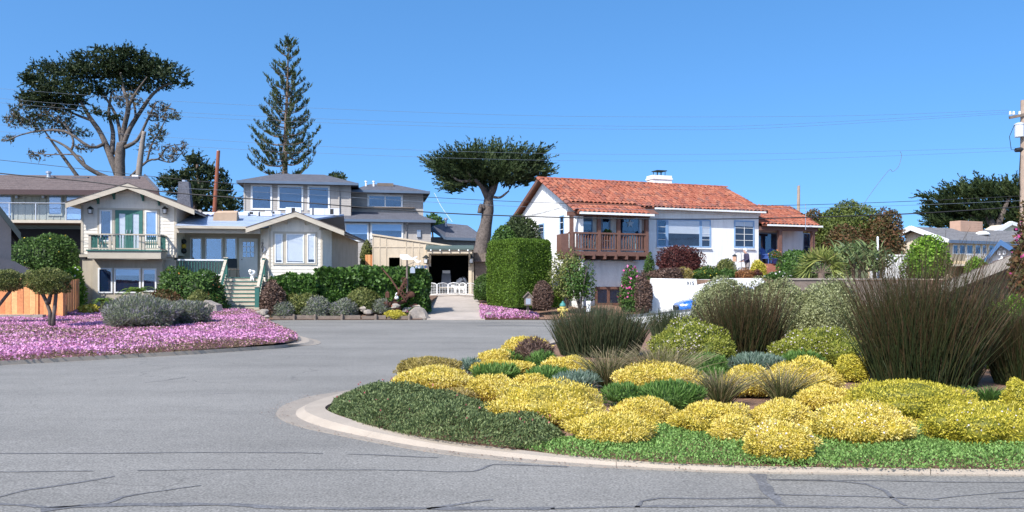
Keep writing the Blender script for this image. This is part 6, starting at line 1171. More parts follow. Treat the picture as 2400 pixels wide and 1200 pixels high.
# umbrella cypress in the middle
Y = 53; base = P(1128, 640, Y); base.z = .9; t = thing('cypress_tree', 'flat-topped umbrella cypress with thick twisted trunk between the two lots', 'tree', base)
L2 = [([(1122, 660, 0), (1126, 600, 0), (1132, 560, 0), (1139, 525, 0), (1143, 495, 0), (1145, 468, 0), (1146, 452, 0)], (.58, .28)), ([(1108, 655, .2), (1116, 600, .1), (1124, 570, 0)], (.4, .2)), ([(1144, 470, 0), (1130, 440, -.5), (1112, 420, -1), (1092, 402, -1)], (.2, .08)), ([(1145, 468, 0), (1134, 435, .3), (1131, 408, .5), (1122, 392, .5), (1110, 375, .5)], (.25, .1)), ([(1147, 462, 0), (1158, 440, 0), (1168, 412, 0), (1190, 392, 0), (1215, 380, 0)], (.26, .09)), ([(1145, 460, 0), (1152, 430, 1), (1142, 408, 1), (1150, 380, 1)], (.22, .08)), ([(1156, 462, -.3), (1172, 463, -.3), (1186, 453, -.4), (1193, 447, -.4)], (.1, .05)), ([(1131, 410, .5), (1152, 412, .5), (1172, 398, .5)], (.14, .06)), ([(1112, 420, -1), (1080, 425, -1.3), (1055, 410, -1.5)], (.12, .04)), ([(1168, 415, 0), (1200, 415, .5), (1240, 405, 1)], (.12, .04)), ([(1124, 500, -.3), (1128, 480, -.35), (1136, 490, -.3)], (.16, .1))]
limb_mesh(L2, Y, .3, base).build('trunk', M['bark'], t, smooth=True)
cen = np.array(P(1145, 455, Y) - base); um = [(1050, 392, 42, 22), (1030, 385, 35, 14), (1085, 370, 50, 24), (1130, 362, 50, 24), (1180, 362, 50, 24), (1225, 372, 45, 24), (1260, 390, 34, 20), (1250, 408, 35, 16), (1090, 405, 55, 24), (1140, 395, 60, 26), (1195, 400, 60, 24), (1060, 415, 40, 16), (1085, 422, 34, 12), (1215, 420, 40, 10), (1060, 435, 26, 8), (1010, 376, 16, 5), (1280, 400, 16, 6), (1270, 352, 14, 9), (1055, 440, 20, 8)]
link('crown', clump_sprays(um, Y, base, 1.45, 24, 88, .35, .1, (.24, .055), 1.0, .3, cen, flat=.7), FM['cypress'], t)
# cypress behind the right-hand house
Y = 72; base = P(2330, 560, Y); base.z = 3.; t = thing('cypress_tree', 'windswept dark cypress behind the brick chimney at the right', 'tree', base)
limb_mesh([([(2335, 620, 0), (2330, 560, 0), (2320, 520, 0), (2300, 480, 0), (2270, 450, 0)], (.6, .15)), ([(2330, 550, 0), (2350, 500, 0), (2370, 450, 0)], (.35, .1)), ([(2325, 530, 0), (2260, 500, 0), (2200, 470, 0)], (.25, .06))], Y, .3, base).build('trunk', M['bark'], t)
wc = [(2200, 470, 40, 14), (2180, 495, 35, 10), (2240, 455, 45, 22), (2290, 440, 45, 22), (2340, 450, 45, 26), (2385, 440, 35, 24), (2420, 450, 40, 30), (2220, 500, 50, 22), (2280, 490, 60, 30), (2340, 500, 60, 30), (2400, 500, 50, 35), (2200, 520, 40, 14), (2260, 530, 50, 14), (2170, 458, 18, 6), (2290, 424, 16, 8)]
link('crown', clump_sprays(wc, Y, base, 1.3, 24, 105, .35, .2, (.32, .08), 1., .3, np.array(P(2420, 560, Y) - base), flat=.7), FM['cypress'], t)
# conifers behind the cream house's chimney
Y = 70
for nm, lb, cl, trk, fm in (('pine_tree', 'upright dark pine left of the red pole', [(462, 385, 26, 24), (450, 372, 18, 12), (480, 405, 26, 18), (440, 405, 22, 14), (470, 430, 30, 18)], [(468, 520), (466, 440), (462, 385)], 'cypress2'), ('pine_tree', 'small dark pine right of the red pole top', [(515, 410, 22, 14), (500, 398, 18, 10), (520, 440, 26, 16), (525, 470, 28, 18)], [(515, 520), (513, 450), (510, 400)], 'cypress2'),
                        ('cypress_tree', 'low spreading dark cypress behind the chimney of the cream house', [(410, 415, 36, 14), (425, 440, 50, 22), (480, 455, 60, 26), (530, 470, 40, 14), (540, 488, 30, 8), (460, 480, 55, 18), (390, 425, 26, 12)], [(450, 540), (455, 480), (440, 430)], 'cypress2')):
    base = P(trk[0][0], trk[0][1], Y); base.z = 2.5; t = thing(nm, lb, 'tree', base); limb_mesh([([(q[0], q[1], 0) for q in trk], (.3, .1))], Y, .2, base).build('trunk', M['bark2'], t); link('crown', clump_sprays(cl, Y, base, .95, 18, 130, .5, .3, (.36, .10), .9, .45), FM[fm], t)
    Y -= 1.5
def tree(name, label, x0, x1, yt, yb, Y, z0, m, leaf, trunk_r=.15, **k):
    X = ((x0 + x1) / 2 - 1200) / FPX * Y; rx = (x1 - x0) / 2 / FPX * Y; zt = P(0, yt, Y).z; zb = P(0, yb, Y).z; H = zt - zb
    t = thing(name, label, 'tree', (X, Y, z0)); m_ = MB().tube([(0, 0, 0), (.05, 0, (zb - z0) * .6), (0, 0, zb - z0 + H * .5)], [trunk_r * 1.3, trunk_r, trunk_r * .4], 7)
    for a in range(5): m_.tube([(0, 0, zb - z0), (rx * .4 * math.cos(a * 1.3), rx * .4 * math.sin(a * 1.3), zb - z0 + H * .35), (rx * .7 * math.cos(a * 1.3), rx * .6 * math.sin(a * 1.3), zb - z0 + H * .6)], [trunk_r * .5, trunk_r * .3, .02], 5)
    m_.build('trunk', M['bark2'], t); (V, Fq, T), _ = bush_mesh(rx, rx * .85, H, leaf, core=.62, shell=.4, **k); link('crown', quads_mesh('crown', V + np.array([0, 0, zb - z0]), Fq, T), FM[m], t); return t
for a in [('bronze_tree', 'bronze-leaved bushy tree behind the porch roof of the white house', 1862, 1945, 492, 605, 56, 2, 'rustleaf'), ('green_tree', 'big mid-green bushy tree between two bronze ones', 1900, 2065, 471, 605, 55, 2, 'treegreen'), ('bronze_tree', 'tall bronze-leaved bushy tree left of the cream ranch house', 2020, 2118, 488, 620, 53, 2, 'rustleaf'), ('bronze_tree', 'low bronze and green bushy tree in front of the tall pair', 1930, 2030, 530, 625, 51, 2, 'rustleaf')]:
    tree(*a, (.18, .10), amp=.13, fr=(3, 9), cap=17000, jit=.9, cover=3.6, low=-.9)
tree('bushy_tree', 'small distant dark tree top at the right end of the gray roof', 770, 808, 406, 430, 80, 3, 'norfolk', (.3, .16), jit=.9); tree('hill_tree', 'distant dark tree clump between the gray house and the umbrella cypress', 985, 1042, 506, 545, 95, 4, 'leaf', (.4, .25), jit=.9)
bush('garden_shrub', 'large leafy green shrub with pale fruit below the sage house deck', 'shrub', 35, 190, 536, 660, z0=.6, Y=44, m='leaf', leaf=(.15, .075), amp=.2, fr=(3, 9), jit=.9, flower=('flower_yel', 30, .1), cap=14000, ratio=.7)
bush('garden_shrub', 'bright green shrub with white flowers right of the cedar fence', 'shrub', 140, 196, 618, 690, z0=.5, Y=38.5, m='bright', leaf=(.14, .07), jit=.9, flower=('flower_white', 12, .12), ratio=.6)
def topiary(label, cx, cw, yt, yb, ybase, Y, stems):
    z0 = float(bedz(0, Y)); X = (cx - 1200) / FPX * Y; base = Vector((X, Y, z0)); t = thing('clipped_tree', label, 'tree', base); m_ = MB()
    for pts in stems: q = [P(x, y, Y) - base for x, y in pts]; m_.tube(q, [.085] + [.055] * (len(q) - 2) + [.03], 7)
    m_.build('trunk', M['bark'], t, smooth=True); rx = cw / 2 / FPX * Y; zt = P(0, yt, Y).z - z0; zb = P(0, yb, Y).z - z0; H = zt - zb
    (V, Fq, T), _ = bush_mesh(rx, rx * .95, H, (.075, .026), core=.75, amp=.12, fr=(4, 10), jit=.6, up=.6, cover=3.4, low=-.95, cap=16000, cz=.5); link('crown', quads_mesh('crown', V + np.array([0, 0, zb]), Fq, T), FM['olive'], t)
topiary('round-headed clipped tree standing in the pink flowers', 115, 92, 630, 690, 768, 25.2, [[(120, 768), (117, 730), (108, 705), (98, 685), (95, 668)], [(124, 770), (126, 740), (130, 705), (132, 680), (130, 665)], [(112, 712), (118, 695), (122, 672)]])
topiary('clipped tree cut off by the left edge of the picture', 8, 90, 634, 684, 745, 27, [[(-14, 750), (-10, 725), (5, 706), (22, 685), (26, 668)], [(-12, 740), (-20, 700), (-15, 670)]])
# plants round the cream house
LV = 'lavender bushes in front of the cream house'
for x0, x1, yt, yb, z0, lb in [(243, 425, 697, 770, .32, 'largest lavender bush, left one of the pair in the pink flowers'), (385, 494, 706, 762, .35, 'lavender bush overlapping the right side of the largest one')]:
    bush('lavender_bush', lb, 'bush', x0, x1, yt, yb, z0=z0, m='lavender', leaf=(.13, .022), up=.7, jit=.4, amp=.12, fr=(4, 9), group=LV, cap=20000, cover=2.8)
for x0, x1, yt, yb, Yd, lb in [(636, 692, 706, 751, 38.9, 'leftmost lavender bush in the row above the timber edging'), (712, 778, 700, 750, 39, 'second lavender bush from the left in the row above the timber edging'), (776, 838, 697, 749, 39, 'third lavender bush from the left in the row above the timber edging'), (872, 915, 701, 735, 39.3, 'rightmost lavender bush in the row, nearest the rusty anchor')]:
    bush('lavender_bush', lb, 'bush', x0, x1, yt, yb, z0=P(0, yb, Yd).z, Y=Yd, m='lavender', leaf=(.16, .035), up=.6, jit=.5, amp=.12, group='row of lavender bushes above the timber edging', cap=9000)
bush('flowering_shrub', 'big green shrub with orange flowers left of the porch steps', 'shrub', 368, 528, 620, 735, z0=.4, Y=37.6, m='leaf', leaf=(.16, .08), amp=.16, fr=(4, 9), jit=.9, flower=('flower_org', 40, .09), cap=12000, ratio=.6)
bush('round_bush', 'small rounded brown-green bush beside the boulder by the steps', 'bush', 438, 493, 681, 727, z0=.42, Y=35.5, m='olive', leaf=(.08, .04), amp=.06, jit=.8)
bush('bronze_bush', 'low bronze-red bush right of the fern', 'bush', 352, 432, 679, 725, z0=.42, Y=36, m='rustleaf', leaf=(.12, .06), jit=.9)
bush('yellow_bush', 'small yellow-green bush at the foot of the cedar fence end', 'bush', 188, 228, 712, 738, z0=.45, Y=33, m='lime', leaf=(.09, .05), jit=.9)
def fern(label, cx, cy, ybase, Y, R, n, m='fern'):
    z0 = .45; base = Vector(((cx - 1200) / FPX * Y, Y, z0)); H = P(0, cy, Y).z - z0; t = thing('fern', label, 'fern', base); MB().tube([(0, 0, 0), (0, 0, H)], [.09, .07], 7).build('stem', M['bark2'], t)
    for k in range(n):
        a = k * 2.4; el = .75 - .5 * (k / n); pr = None; ps, ds, ls = [], [], []; rib = [Vector((0, 0, H))]
        for i in range(15):
            u_ = (i + 1) / 15; p = Vector((math.cos(a) * R * u_, math.sin(a) * R * u_, H + R * (el * 1.3 * u_ - .95 * u_ * u_))); d = (p - pr).normalized() if pr else Vector((math.cos(a), math.sin(a), el)).normalized(); s_ = d.cross(Vector((0, 0, 1))).normalized(); rib.append(p)
            for sg in (-1, 1): ps.append(p); ds.append(s_ * sg + d * .5); ls.append(.28 * R * (1.05 - u_) + .04)
            pr = p
        V, Fq = leaves(np.array(ps), np.array(ds), np.array(ls), np.array(ls) * .28 + .02, face=np.tile([0, 0, 1.], (len(ps), 1))); rb = MB().tube(rib, .008, 4, False); link('frond', quads_mesh('frond', V, Fq, tints(len(ps), .2, 1), (rb.v, rb.f, .2)), FM[m], t)
fern('bright green tree fern in front of the lower windows', 322, 684, 705, 37.4, .95, 13); fern('small bright green fern right of the cedar fence', 240, 706, 712, 34, .55, 11)
# low ivy hedges, tall clipped hedge
def hedge(name, label, foot, z0, z1, n, leaf, m, slope=None, bulge=.12, fl=None, sd_=1, taper=0., jt=.6, rnd=.22):
    """foot: convex footprint, counter-clockwise"""
    cx = sum(p[0] for p in foot) / len(foot); cy = sum(p[1] for p in foot) / len(foot); per = [math.dist(foot[i], foot[(i + 1) % len(foot)]) for i in range(len(foot))]; H = z1 - z0
    area = sum(per) * H; top = .5 * abs(sum(foot[i][0] * foot[(i + 1) % len(foot)][1] - foot[(i + 1) % len(foot)][0] * foot[i][1] for i in range(len(foot)))); ps, nr = [], []
    nz = n2(sd_, (1.5, 4)); ns = int(n * area / (area + top))
    for i in range(len(foot)):
        a, b = np.array(foot[i]), np.array(foot[(i + 1) % len(foot)]); k = int(ns * per[i] / sum(per)); u_ = RNG.random(k); w = RNG.random(k); d = (b - a) / per[i]; nn = np.array([d[1], -d[0]]); q = a + np.outer(u_, b - a); bz = nz(u_ * per[i] + i * 7, w * H * 2) * bulge - RNG.random(k) ** 2 * .12 + taper * (1 - w) - rnd * np.clip((w - .86) / .14, 0, 1) ** 2
        ps.append(np.column_stack([q + nn * bz[:, None], w * H])); nr.append(np.column_stack([np.tile(nn, (k, 1)), np.zeros(k)]))
    x, y = sample(foot, max(10, n - ns)); ps.append(np.column_stack([x, y, H + nz(x * 1.5, y * 1.5) * bulge - RNG.random(len(x)) ** 2 * .08 - rnd * np.clip(1 - edgedist(x, y, foot) / .45, 0, 1) ** 2])); nr.append(np.tile([0, 0, 1.], (len(x), 1)))
    ps = np.concatenate(ps); nr = np.concatenate(nr); L, W = leaf; s_ = RNG.uniform(.7, 1.3, len(ps)); dr = nr * .6 * jt / .6 + np.array([0, 0, .3]) + RNG.normal(size=ps.shape) * jt
    if slope: ps[:, 2] += slope(ps[:, 0]) * ps[:, 2] / H
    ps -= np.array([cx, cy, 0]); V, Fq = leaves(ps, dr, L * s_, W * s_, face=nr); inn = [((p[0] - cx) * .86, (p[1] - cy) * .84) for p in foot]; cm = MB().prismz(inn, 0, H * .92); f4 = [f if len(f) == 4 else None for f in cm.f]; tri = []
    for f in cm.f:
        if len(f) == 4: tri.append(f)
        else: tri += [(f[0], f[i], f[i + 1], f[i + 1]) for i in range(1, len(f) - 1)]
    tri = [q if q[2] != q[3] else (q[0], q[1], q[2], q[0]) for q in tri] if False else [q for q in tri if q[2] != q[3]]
    o = link(name, quads_mesh(name, V, Fq, tints(len(Fq), .1, 1), (cm.v, tri, .1)), FM[m], None, (cx, cy, z0)); tag(o, label, 'hedge'); return o  # hedge core at a low tint: interior shade put into the colour
hedge('ivy_hedge', 'lower glossy ivy hedge right of the porch steps', [(-11.9, 39.4), (-9.7, 39.4), (-9.7, 40.9), (-11.9, 41.2)], .3, 2.05, 5200, (.19, .15), 'ivy', sd_=11)
hedge('ivy_hedge', 'taller glossy ivy hedge running to the driveway', [(-9.75, 39.9), (-4.35, 39.9), (-4.35, 41.6), (-9.75, 41.5)], .35, 2.42, 12500, (.19, .15), 'ivy', sd_=12)
bush('hedge_shrub', 'dark green shrub against the ivy hedge next to the porch steps', 'shrub', 612, 665, 655, 748, z0=.15, Y=38.9, m='browntwig', leaf=(.14, .05), jit=.8, core=.6); bush('hedge_shrub', 'yellow-green shrub under the lower ivy hedge', 'shrub', 668, 742, 682, 748, z0=.12, Y=39.4, m='olive', leaf=(.13, .06), jit=.8)
bush('hedge_shrub', 'gray-green shrub under the taller ivy hedge left of the anchor', 'shrub', 812, 888, 672, 735, z0=.3, Y=39.6, m='olive', leaf=(.12, .05), jit=.8); bush('moss_plant', 'yellow-green moss-like plant spilling over the timber edging', 'plant', 902, 952, 727, 748, z0=.05, Y=38.7, m='lime', leaf=(.07, .03), jit=.6); bush('pink_tuft', 'small tuft of pink flowers beside the big pale rock', 'plant', 955, 980, 722, 742, z0=.12, Y=38.9, m='leaf', leaf=(.07, .03), flower=('flower_mag', 60, .06))
bush('green_plant', 'bright green low plant between the lavender bushes', 'plant', 772, 812, 712, 745, z0=.15, Y=39.2, m='bright', leaf=(.1, .05), jit=.8)
HF = [(P(1212, 0, 41).x, 41.), (P(1292, 0, 42.2).x, 42.2), (P(1280, 0, 44.6).x, 44.6), (P(1150, 0, 45.0).x, 45.0), (P(1142, 0, 43.4).x, 43.4)]
hedge('clipped_hedge', 'tall flat-sided clipped green hedge beside the driveway', HF, .5, 4.05, 36000, (.09, .048), 'hedge', bulge=.03, sd_=13, jt=.3)
bush('dark_shrub', 'dark green shrub rising behind the tall clipped hedge', 'shrub', 1172, 1262, 500, 600, z0=1.5, Y=47.5, m='cypress', leaf=(.2, .09), jit=.7, ratio=.6, amp=.1, cz=.55); bush('dark_shrub', 'lighter shrub topping the left end of the tall clipped hedge', 'shrub', 1140, 1225, 527, 600, z0=1.5, Y=45.5, m='leaf', leaf=(.18, .09), jit=.7, ratio=.5, amp=.1, cz=.55)
bush('round_bush', 'round dark bush at the driveway edge left of the clipped hedge', 'bush', 1110, 1160, 642, 702, z0=.75, Y=46, m='leaf', leaf=(.1, .05), jit=.7, amp=.08); bush('brown_bush', 'purple-brown twiggy bush at the right foot of the clipped hedge', 'bush', 1246, 1296, 657, 722, z0=.35, Y=40.2, m='browntwig', leaf=(.1, .045), jit=.8, amp=.08)
bush('corner_shrub', 'dark ivy shrub at the rear corner of the white house', 'shrub', 1225, 1262, 508, 620, z0=1.2, Y=52, m='cypress', leaf=(.2, .1), jit=.8)
for x0, x1, yt, yb, Yd, m_, lb in [(1285, 1372, 585, 735, 40.6, 'olive', 'loose gray-green shrub in front of the white side wall'), (1318, 1400, 612, 730, 40., 'leaf', 'leafy green shrub left of the glazed garage door')]:
    X = ((x0 + x1) / 2 - 1200) / FPX * Yd; t = thing('tall_shrub', lb, 'shrub', (X, Yd, .35)); rr = random.Random(x0); m2 = MB(); H = P(0, yt, Yd).z - .35
    for k in range(9): a = rr.uniform(0, 6.3); q = rr.uniform(.3, .8); m2.tube([(0, 0, 0), (q * .4 * math.cos(a), q * .4 * math.sin(a), H * .4), (q * math.cos(a), q * math.sin(a), H * .9)], [.045, .03, .008], 5)
    m2.build('stems', M['bark'], t); (V, Fq, T), _ = bush_mesh((x1 - x0) / 2 / FPX * Yd, .7, H * .8, (.15, .075), core=None, shell=.75, amp=.25, jit=.9, cover=1.7, low=-.9, cap=5000); link('foliage', quads_mesh('foliage', V + np.array([0, 0, H * .2]), Fq, T), FM[m_], t)
pk2 = [(P(1128, 748, 38.5).x, 38.5), (P(1262, 748, 38.5).x, 38.5), (P(1258, 0, 39.8).x, 39.8), (P(1200, 0, 40.6).x, 40.6), (P(1125, 0, 42.5).x, 42.5)]
cover('ground_cover', 'patch of pale pink flowers at the foot of the clipped hedge', 'ground cover', pk2, .05, .16, 6500, (.12, .08), 'pink', lambda x, y, d: np.where(RNG.random(len(x)) < .75, RNG.uniform(.6, 1, len(x)), RNG.uniform(0, .4, len(x))), zf=lambda x, y: .05 + (y - 38.5) * .13, edge=.3, seedn=51)
bush('green_plant', 'bright green low plant behind the fire hydrant', 'plant', 1290, 1318, 675, 715, z0=.5, Y=41, m='bright', leaf=(.12, .05), jit=.8)
# terrace planting of the white house
for a in [('maroon_shrub', 'maroon-leaved shrub below the wide blue-framed window', 1543, 1640, 563, 660, 42, 'maroon', (.13, .06)), ('clipped_bush', 'clipped olive-green bush left of the person', 1677, 1724, 604, 655, 42.6, 'olive', (.09, .05)), ('clipped_bush', 'smaller rounded yellow-green bush right of the person', 1758, 1796, 611, 650, 42.2, 'lime', (.09, .05)), ('yellow_flowers', 'green bush dotted with yellow flowers on the terrace', 1620, 1685, 622, 660, 40.6, 'leaf', (.1, .05)), ('low_shrub', 'green low shrub beneath the clipped olive bush', 1675, 1730, 632, 662, 40.4, 'leaf', (.1, .05)),
          ('succulent', 'orange-leaved succulent above the number wall', 1728, 1765, 630, 656, 40, 'orangeleaf', (.11, .03)), ('succulent', 'dark red succulent right of the orange one', 1762, 1785, 633, 656, 40, 'maroon', (.11, .03)), ('cascade', 'purple-brown shrub cascading down the left end of the white wall', 1492, 1530, 635, 722, 38.4, 'browntwig', (.1, .05)), ('low_shrub', 'brown-green low shrub along the top of the number wall', 1525, 1600, 628, 660, 39.9, 'browntwig', (.1, .05)), ('low_shrub', 'low pale yellow-flowered plant under the maroon shrub', 1592, 1622, 620, 656, 40, 'ochre', (.1, .05)),
          ('daisy_bush', 'green bush with white daisies right of the brick steps', 1790, 1852, 637, 668, 39.6, 'leaf', (.1, .05)), ('low_shrub', 'green low shrub beside the brick porch steps', 1832, 1880, 622, 660, 41, 'leaf', (.1, .05)), ('green_hedge', 'green leafy hedge in front of the porch', 1826, 1902, 578, 640, 43, 'ivy', (.14, .08)), ('magenta_bush', 'bougainvillea with magenta flowers left of the number wall', 1455, 1510, 626, 680, 39.5, 'leaf', (.11, .06)), ('bright_shrub', 'bright lime-green leafy shrub before the cream ranch house', 2122, 2228, 556, 660, 40, 'bright', (.15, .09)), ('low_shrub', 'small green shrub right of the bright lime one, below the deck', 2265, 2312, 596, 650, 43, 'bright', (.13, .07)), ('low_shrub', 'gray-green shrub at the foot of the fan palm', 1868, 1990, 608, 665, 41.6, 'aloe', (.14, .05)), ('climber', 'dark climbing plant in the corner under the balcony', 1506, 1534, 590, 668, 43, 'leaf', (.12, .06))]:
    nm, lb, x0, x1, yt, yb, Yd, m_, lf = a; z0 = max(1.95, 0) if Yd > 39.5 and x0 > 1515 else (.3 if nm in ('cascade', 'climber', 'magenta_bush') else 1.95)
    fl = {'yellow_flowers': ('flower_yel', 70, .08), 'daisy_bush': ('flower_white', 40, .09), 'magenta_bush': ('flower_mag', 130, .12)}.get(nm); bush(nm, lb, 'shrub', x0, x1, yt, yb, z0=z0, Y=Yd, m=m_, leaf=lf, jit=.85, flower=fl, amp=.1 if 'clip' in nm else .2, ratio=.7, cap=7000)
# fan palm, aloes
t = thing('fan_palm', 'young fan palm with broad pleated leaves behind the pale shrubs', 'palm', P(1925, 660, 39.6).to_tuple()[:2] + (1.0,)); bz = P(0, 640, 39.6).z - 1.; MB().tube([(0, 0, 0), (0, 0, bz)], [.22, .16], 9).build('trunk', M['bark2'], t)
rr = random.Random(9)
for k, (an, yy) in enumerate(((-1.25, -.2), (-.75, -.35), (-.25, -.5), (.3, -.45), (.8, -.3), (1.3, -.2), (-.5, .3), (.1, .4), (.6, .3), (-1.6, .1), (1.65, 0))):
    d = Vector((math.sin(an), yy * .5, math.cos(an) * .9 + .1)).normalized(); pl = .62 * rr.uniform(.85, 1.2); o = Vector((0, 0, bz)); c = o + d * pl; MB().tube([o, c], [.025, .015], 5).build('leaf_stalk', M['bark2'], t)
    sd2 = d.cross(Vector((rr.uniform(-.3, .3), 1, rr.uniform(-.2, .2)))).normalized(); upv = sd2.cross(d).normalized(); ps, ds = [], []
    for i in range(26): b = (i / 25 - .5) * 3.7; ps.append(c); ds.append(d * math.cos(b) + sd2 * math.sin(b) + upv * (.16 * (i % 2) - .1))
    V, Fq = blades(np.array(ps), np.array(ds), .85 * RNG.uniform(.85, 1.05, 26), .11, 3, .0, .10, .12); link('fan_leaf', quads_mesh('fan_leaf', V, Fq, np.clip(np.repeat(tints(26, .2, 1.), 3), 0, 1)), FM['palm'], t)
for cx, yb, yt, w, Yd, lb in ((2000, 640, 548, 120, 41, 'big gray-green aloe clump right of the fan palm'), (2050, 640, 575, 90, 42, 'smaller aloe clump beside the white post')):
    n = 260; a = RNG.uniform(0, 6.3, n); lean = RNG.uniform(.2, 1.3, n); R = w / 2 / FPX * Yd; H = P(0, yt, Yd).z - 1.95; hz = RNG.uniform(.2, .75, n) * H; base_ = np.stack([RNG.normal(0, R * .4, n), RNG.normal(0, R * .3, n), hz], 1); d = np.stack([np.cos(a) * lean, np.sin(a) * lean, np.ones(n) * .8], 1); V, Fq = blades(base_, d, .68, .12, 4, .15, .3, .08); o = thing('aloe', lb, 'aloe', ((cx - 1200) / FPX * Yd, Yd, 1.95)); link('leaves', quads_mesh('aloe', V, Fq, np.repeat(tints(n), 4)), FM['aloe'], o)['kind'] = 'stuff'
    MB().tube([(0, 0, -.1), (0, 0, H * .5)], .08, 6).build('stem', M['bark2'], o); MB().tube([(.3, 0, -.1), (.35, 0, H * .4)], .07, 6).build('stem', M['bark2'], o)
for p, lb, s_ in ((TABLEPOT, 'leafy red-flowered plant in the pot on the balcony table', .22), (BLUEPOT, 'orange-flowered plant in the glossy blue pot', .34)):
    (V, Fq, T), _ = bush_mesh(s_, s_, s_ * 1.7, (.1, .05), jit=.9, core=.5, cap=500); o = link('potted_plant', quads_mesh('potted_plant', V, Fq, T), FM['leaf'], None, p + Vector((0, 0, .2))); tag(o, lb, 'plant'); V, Fq, _, _ = blob_leaves((0, 0, s_ * .8), (s_, s_, s_), 40, .07, .06, 2, shell=.02); link('blossom', quads_mesh('blossom', V, Fq, tints(len(Fq))), FM['flower_org'], o)['kind'] = 'stuff'
# flowering vine at the right edge
bush('flowering_vine', 'bronze-green climbing vine with crimson flowers at the right edge', 'vine', 2368, 2520, 455, 900, z0=0, Y=20, m='rustleaf', leaf=(.13, .08), jit=.9, amp=.2, fr=(4, 10), ratio=.6, flower=('flower_mag', 120, .11), cap=14000, core=.7)
# ------------------------------------------------------------------ cedar fence, block wall, edging, rocks
fc = thing('cedar_fence', 'new orange cedar plank fence with a gate at the left', 'fence', (0, 0, 0)); zb = .36
def planks(parent, A, Bp, n, zt0, zt1, name='plank'):
    A, Bp = Vector((*A, 0)), Vector((*Bp, 0)); d = (Bp - A); nn = Vector((d.y, -d.x, 0)).normalized()
    for i in range(n):
        a = A + d * ((i + .03) / n); b = A + d * ((i + .97) / n); o = nn * (.0 + .012 * (i % 2)); t = zt0 + (zt1 - zt0) * i / n
        MB().hexa([a + o + Vector((0, 0, zb)), b + o + Vector((0, 0, zb)), b + o - nn * .025 + Vector((0, 0, zb)), a + o - nn * .025 + Vector((0, 0, zb)), a + o + Vector((0, 0, t)), b + o + Vector((0, 0, t)), b + o - nn * .025 + Vector((0, 0, t)), a + o - nn * .025 + Vector((0, 0, t))]).build(name, cedars[(i * 7 + n) % 3], parent)
cedars = [M['cedar'], mat('cedar_board_pale', (.68, .35, .15), .75, .2, 2, .3, 20, fine=.12, fscale=14), mat('cedar_board_red', (.52, .20, .08), .75, .2, 2, .3, 20, fine=.12, fscale=14)]
X = lambda px, Y: (px - 1200) / FPX * Y
planks(fc, (X(-60, 31), 31), (X(84, 31), 31), 10, P(0, 652, 31).z, P(0, 658, 31).z); B('cap_rail', cedars[1], fc, X(-60, 31), X(84, 31), 30.94, 31.03, P(0, 656, 31).z + .03, P(0, 656, 31).z + .08); B('base_rail', cedars[1], fc, X(-60, 31), X(80, 31), 30.92, 30.975, .45, .55)
gt = MB().box(X(86, 30.6), X(91, 30.6), 30.55, 30.65, zb - .1, P(0, 668, 30.6).z).build('gate_post', cedars[0], fc); planks(fc, (X(92, 30.6), 30.6), (X(144, 30.6), 30.6), 5, P(0, 690, 30.6).z + .35, P(0, 690, 30.6).z + .3, 'gate_plank'); B('gate_post', cedars[0], fc, X(145, 30.6), X(151, 30.6), 30.5, 30.62, zb - .1, P(0, 660, 30.6).z)
planks(fc, (X(152, 30.8), 30.8), (X(196, 38), 37.6), 16, P(0, 660, 31).z, P(0, 653, 37.6).z)
bw = thing('block_wall', 'low gray concrete block wall at the foot of the cedar fence', 'wall', (X(-40, 30), 30, .3))
for j in range(2):
    for i in range(5): w = .44; MB().box(i * w + .005 + j * .1, (i + 1) * w - .005 + j * .1, -.1, .12, -.05 + j * .16, .1 + j * .16).build('block', M['rock'], bw)
te = thing('timber_edging', 'dark timber sleeper edging along the far road edge', 'edging', (X(640, 38.45), 38.45, 0)); x0 = X(640, 38.45); q = x0
for i, (a, b) in enumerate(((640, 690), (692, 738), (742, 800), (806, 845), (849, 880), (885, 905), (908, 958))): MB().box(X(a, 38.45) - x0, X(b, 38.45) - x0, -.06, .08, -.02, .19 + .03 * (i % 2)).build('sleeper', M['oldwood'], te)
for a in (691, 740, 803, 882, 960): MB().lathe([(.07, -.05), (.075, .2), (.06, .27)], 8, (X(a, 38.45) - x0, -.12, 0)).build('stake', M['oldwood'], te)
def rock(label, x, y, Y, r, sd_, group=None, m='rock', cat='rock'):
    p = P(x, y, Y); return tag(MB().blob((0, 0, r[2] * .5), r, sd_, .45, 8, 5).build('rock', M[m], None, False, loc=p), label, cat, group)
rock('rounded brown boulder left of the porch steps', 495, 728, 34.5, (.30, .26, .26), 61); rock('large pale slanting rock at the corner of the driveway', 984, 748, 38.7, (.42, .3, .4), 62, m='rock')
for i, (x, y, s, lb) in enumerate(((592, 747, .2, 'leftmost gray rock at the right foot of the porch steps'), (604, 751, .22, 'frontmost gray rock of the heap by the porch steps, nearest the road'), (612, 742, .16, 'middle gray rock of the heap at the right foot of the porch steps'), (598, 738, .17, 'gray rock lying against the brick edge of the porch steps'), (622, 748, .14, 'rightmost gray rock of the heap by the steps, next to the timber edging'), (618, 733, .13, 'topmost small gray rock of the heap beside the porch steps'))): rock(lb, x, y, 37.5, (s * 1.3, s, s * .8), 70 + i, 'rocks at the foot of the steps')
rr = random.Random(3)
for i in range(12): x = rr.uniform(912, 992); y = rr.uniform(708, 738); s = rr.uniform(.09, .2); m_ = ('rock', 'trim', 'brick')[i % 3]; rock({'rock': 'gray stone in the rockery around the rusty anchor', 'trim': 'pale cream stone in the rockery around the rusty anchor', 'brick': 'reddish stone in the rockery around the rusty anchor'}[m_], x, y, 39.4 + (738 - y) * .03, (s * 1.4, s, s * .8), 90 + i, 'rockery stones around the anchor, ' + {'rock': 'gray', 'trim': 'cream', 'brick': 'red'}[m_], m=m_)
